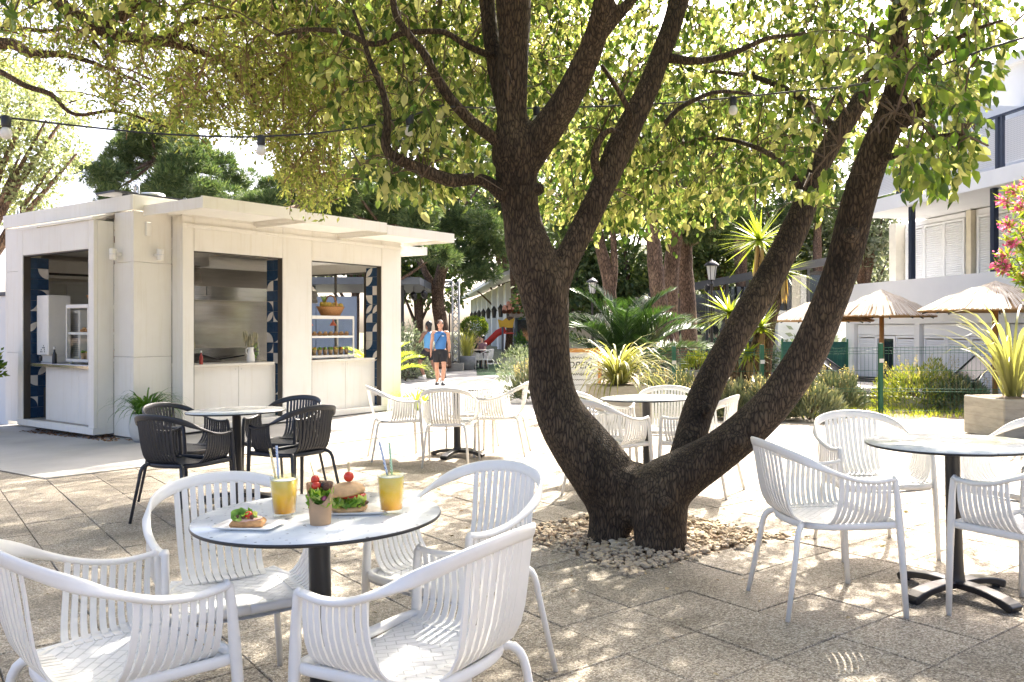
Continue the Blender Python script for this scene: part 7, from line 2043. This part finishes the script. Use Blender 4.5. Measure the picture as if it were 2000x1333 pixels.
def scribble(x0, x1, z, amp, seed, th=.0055):
    r = random.Random(seed); b = MB(); n = 34; pts = []
    for i in range(n): pts.append(TL @ Vector((x0 + (x1 - x0) * i / (n - 1) + r.uniform(-.006, .006), -.0075, z + amp * math.sin(i * 1.9 + seed) * r.uniform(.4, 1))))
    b.tube(pts, th, 4); b.build('handwriting', INK, bd)
scribble(-.18, .24, .955, .035, 1); scribble(-.16, .16, .70, .03, 2); scribble(-.19, .17, .615, .012, 3, .004); scribble(-.14, .14, .535, .010, 4, .004)

# ---- people
SKIN = mat('sun tanned skin', (.52, .27, .17), .5, var=.12, vscale=12); SKIN2 = mat('dark tanned skin', (.22, .11, .07), .5, var=.1); SKIN3 = mat('fair skin', (.62, .38, .29), .5, var=.08)
def person(loc, rz, J, skin, shirt, shorts, hair, shoes, label, scale=1.0, sleeve=False, long_hair=False, trousers=False, group=None, prone=False):
    o = empty('person', loc, rz); tag(o, label, 'person', group); o.scale = (scale,) * 3
    V = lambda k, s=None: Vector(J[k if s is None else k + s])
    b = MB(); pel, chest, neck, head = V('pelvis'), V('chest'), V('neck'), V('head')
    def limb(pts, rads, n=12):
        s = spline([tuple(p) + (r,) for p, r in zip(pts, rads)], len(pts) * 5); b.tube([Vector(q[:3]) for q in s], [q[3] for q in s], n)
    for t in np.linspace(0, 1, 9):
        c = pel.lerp(chest, t); w = .135 + .035 * t - .03 * math.sin(math.pi * min(1, t * 1.3)) * .6
        b.ball(c, 1, 16, 10, w, .095 + .012 * t, .09)
    b.ball(chest + (neck - chest) * .45, 1, 16, 10, .175, .10, .075)
    limb([chest + (neck - chest) * .5, neck, head - Vector((0, 0, .04))], [.065, .054, .052])
    b.ball(head, 1, 18, 12, .074, .093, .115); hd = (V('face') - head).normalized()
    b.ball(head + hd * .045 - Vector((0, 0, .055)), 1, 12, 8, .052, .05, .048)
    b.ball(head + hd * .098 - Vector((0, 0, .012)), 1, 8, 6, .012, .018, .022)
    sd_ = hd.cross(Vector((0, 0, 1))).normalized()
    for s in (-1, 1): b.ball(head + sd_ * s * .076 - Vector((0, 0, .005)), 1, 8, 6, .012, .022, .032)
    for s in ('L', 'R'):
        sh, el, wr, hp, kn, an, to = (V(k, s) for k in ('sh', 'el', 'wr', 'hip', 'kn', 'an', 'toe'))
        limb([chest + (neck - chest) * .35, sh, sh.lerp(el, .5), el, el.lerp(wr, .35), wr], [.07, .06, .05, .040, .042, .028])
        hdv = (wr - el).normalized(); pc_ = wr + hdv * .05; b.ball(pc_, 1, 10, 8, .026, .04, .048)
        side = Vector((0, 1, 0))
        for f, (off, ln) in enumerate(((-.030, .060), (-.011, .072), (.008, .068), (.026, .055))):
            p0 = pc_ + hdv * .03 + side * off; limb([p0, p0 + hdv * ln * .5, p0 + hdv * ln * .9 + Vector((-.012 if s == 'R' else .012, 0, 0))], [.0095, .009, .008], 6)
        limb([pc_ - side * .03, pc_ - side * .05 + hdv * .025, pc_ - side * .052 + hdv * .05], [.012, .0105, .009], 6)
        limb([pel.lerp(hp, .6), hp, hp.lerp(kn, .5), kn, kn.lerp(an, .35), an], [.10, .092, .076, .056, .058, .040])
        limb([an, an.lerp(to, .5) - Vector((0, 0, .02)), to], [.042, .04, .032], 10)
    me = remeshed(b, .011, 2, 'body'); me.materials.append(skin); link(bpy.data.objects.new('body', me), o)
    c = MB()
    for t in np.linspace(0, 1, 10):
        q = (pel + Vector((0, 0, -.03))).lerp(chest, t); w = .150 + .033 * t - .022 * math.sin(math.pi * min(1, t * 1.3)) * .6; c.ball(q, 1, 18, 10, w, .112 + .012 * t, .085)
    c.ball(chest + (neck - chest) * .40, 1, 16, 10, .192, .114, .088)
    if sleeve:
        for s in ('L', 'R'): c.tube([V('sh', s), V('sh', s).lerp(V('el', s), .45)], [.075, .068], 12)
    me = remeshed(c, .014, 3, 'shirt'); me.materials.append(shirt); link(bpy.data.objects.new('shirt', me), o)
    c = MB(); c.ball(pel - Vector((0, 0, .02)), 1, 16, 10, .155, .122, .11)
    for s in ('L', 'R'):
        hp, kn, an = V('hip', s), V('kn', s), V('an', s); e = hp.lerp(kn, .68)
        c.tube([pel.lerp(hp, .7), hp, e], [.10, .112, .098], 14)
        if trousers: c.tube([hp.lerp(kn, .6), kn, an], [.09, .07, .055], 12)
    me = remeshed(c, .014, 2, 'shorts'); me.materials.append(shorts); link(bpy.data.objects.new('trousers' if trousers else 'shorts', me), o)
    c = MB(); c.ball(head + Vector((0, 0, .040)) - hd * .030, 1, 18, 12, .092, .104, .104, lump=.14, seed=3)
    if long_hair: c.ball(head - hd * .06 - Vector((0, 0, .07)), 1, 14, 10, .07, .05, .11)
    me = remeshed(c, .010, 1, 'hair'); me.materials.append(hair); link(bpy.data.objects.new('hair', me), o)
    c = MB(); e1, e2 = head + hd * .088 + sd_ * .03 + Vector((0, 0, .012)), head + hd * .088 - sd_ * .03 + Vector((0, 0, .012)); c.ball(e1, .010, 8, 6); c.ball(e2, .010, 8, 6); c.build('eyes', INK, o)
    c = MB(); mo = head + hd * .097 - Vector((0, 0, .052)); c.beam(mo - sd_ * .02, mo + sd_ * .02, .008, .008); c.build('mouth', mat('lip', (.42, .15, .12), .5) if 'lip' not in bpy.data.materials else bpy.data.materials['lip'], o)
    for s in ('L', 'R'):
        an, to = V('an', s), V('toe', s); c = MB(); dv_ = (to - an); dv_.z = 0; dv_.normalize(); zf = to.z - .03
        c.tube([Vector((an.x, an.y, zf + .035)) - dv_ * .06, Vector((an.x, an.y, zf + .045)), Vector((to.x, to.y, zf + .036)) + dv_ * .02, Vector((to.x, to.y, zf + .03)) + dv_ * .07], [.042, .052, .050, .026], 12); c.build('shoe', shoes, o)
        c = MB(); c.tube([Vector((an.x, an.y, zf + .06)), Vector((an.x, an.y, zf + .13))], [.05, .047], 12); c.build('sock', WHITE_PLASTIC, o)
    return o
J1 = dict(pelvis=(0, 0, .95), chest=(0, .01, 1.30), neck=(0, .0, 1.47), head=(0, -.015, 1.62), face=(.05, -.2, 1.68),
          shL=(.178, 0, 1.40), shR=(-.178, 0, 1.40), elL=(.228, .05, 1.13), elR=(-.236, -.01, 1.12), wrL=(.232, .02, .87), wrR=(-.238, -.12, .88),
          hipL=(.09, 0, .90), hipR=(-.09, 0, .90), knL=(.10, -.10, .50), knR=(-.10, .02, .49), anL=(.07, -.08, .09), anR=(-.09, .20, .13), toeL=(.10, -.21, .035), toeR=(-.10, .08, .035))
BLUE = mat('blue sports vest', (.045, .17, .42), .7, var=.1, vscale=8); BLK = mat('black shorts cloth', (.012, .012, .015), .8); HAIRB = mat('short brown hair', (.055, .028, .014), .7, var=.4, vscale=60); HAIRK = mat('black hair', (.012, .010, .010), .5); SHOE = mat('dark trainers', (.05, .05, .055), .6)
mp_ = at(860, 22.5)
pm = person(mp_, 0, J1, SKIN, BLUE, BLK, HAIRB, SHOE, 'man in a blue sleeveless vest and black shorts walking with a shoulder bag strap')
b = MB(); b.band([(.10, -.10, 1.46), (.06, -.135, 1.38), (-.05, -.14, 1.22), (-.15, -.11, 1.07), (-.185, -.02, 1.0), (-.15, .10, 1.08), (0, .14, 1.28), (.10, .06, 1.46)], [(.5, 0, .8)] * 8, .035, .006); b.build('bag_strap', mat('navy strap', (.015, .02, .045), .7), pm)
b = MB(); b.bbox(.055, .11, -.138, -.134, 1.315, 1.335, .001); b.build('chest_print', WHITE_PLASTIC, pm)
b = MB(); b.lathe([(.034, -.012), (.034, .012)], 14, c=(.255, -.045, .885)); b.build('wristband', BLK, pm)
J2 = dict(J1); J2.update(face=(-.2, .05, 1.60), elL=(.20, -.16, 1.16), elR=(-.24, .08, 1.16), wrL=(-.06, -.22, 1.36), wrR=(-.22, -.12, 1.36), knL=(.10, -.26, .56), anL=(.06, -.12, .17), toeL=(.06, -.28, .11), knR=(-.08, .12, .50), anR=(-.08, .38, .14), toeR=(-.08, .27, .035))
J2['face'] = (.0, -.2, 1.60)
person(at(837, 24.3), math.radians(-128), J2, SKIN2, mat('light blue top', (.10, .30, .55), .7), BLK, HAIRK, mat('pale shoes', (.5, .5, .5), .6), 'dark haired person in a pale blue top striding behind the man, hands raised', 1.0, long_hair=True)
JS = dict(pelvis=(0, 0, .52), chest=(0, -.04, .86), neck=(0, -.05, 1.03), head=(0, -.07, 1.18), face=(0, -.25, 1.16), shL=(.19, -.03, .97), shR=(-.19, -.03, .97), elL=(.24, -.12, .74), elR=(-.24, -.12, .74), wrL=(.12, -.34, .74), wrR=(-.12, -.34, .74),
          hipL=(.09, -.02, .50), hipR=(-.09, -.02, .50), knL=(.10, -.42, .50), knR=(-.10, -.42, .50), anL=(.10, -.42, .09), anR=(-.10, -.42, .09), toeL=(.10, -.56, .035), toeR=(-.10, -.56, .035))
for k, (px_, d, rz, sh, lab) in enumerate(((931, 33.6, .6, (.04, .04, .05), 'seated person in a dark top at the far table'), (944, 33.3, -.9, (.30, .16, .20), 'seated person in a dusty pink top at the far table'))):
    c_ = at(px_, d); person(c_, rz, JS, SKIN3, mat('top %s' % 'ab'[k], sh, .8), BLK, HAIRK, SHOE, lab, 1.0, True, True, True)
    st_ = empty('stool', c_); tag(st_, 'low wooden stool under the ' + lab.replace(' at the far table', ''), 'stool'); b = MB(); b.lathe([(.16, .36), (.17, .38), (.16, .40), (0, .40)], 16); b.build('seat', WOOD_WARM, st_)
    for a in range(3): b = MB(); b.tube([(math.cos(a * 2.1) * .1, math.sin(a * 2.1) * .1, .37), (math.cos(a * 2.1) * .16, math.sin(a * 2.1) * .16, 0)], .014, 6); b.build('leg', WOOD_WARM, st_)
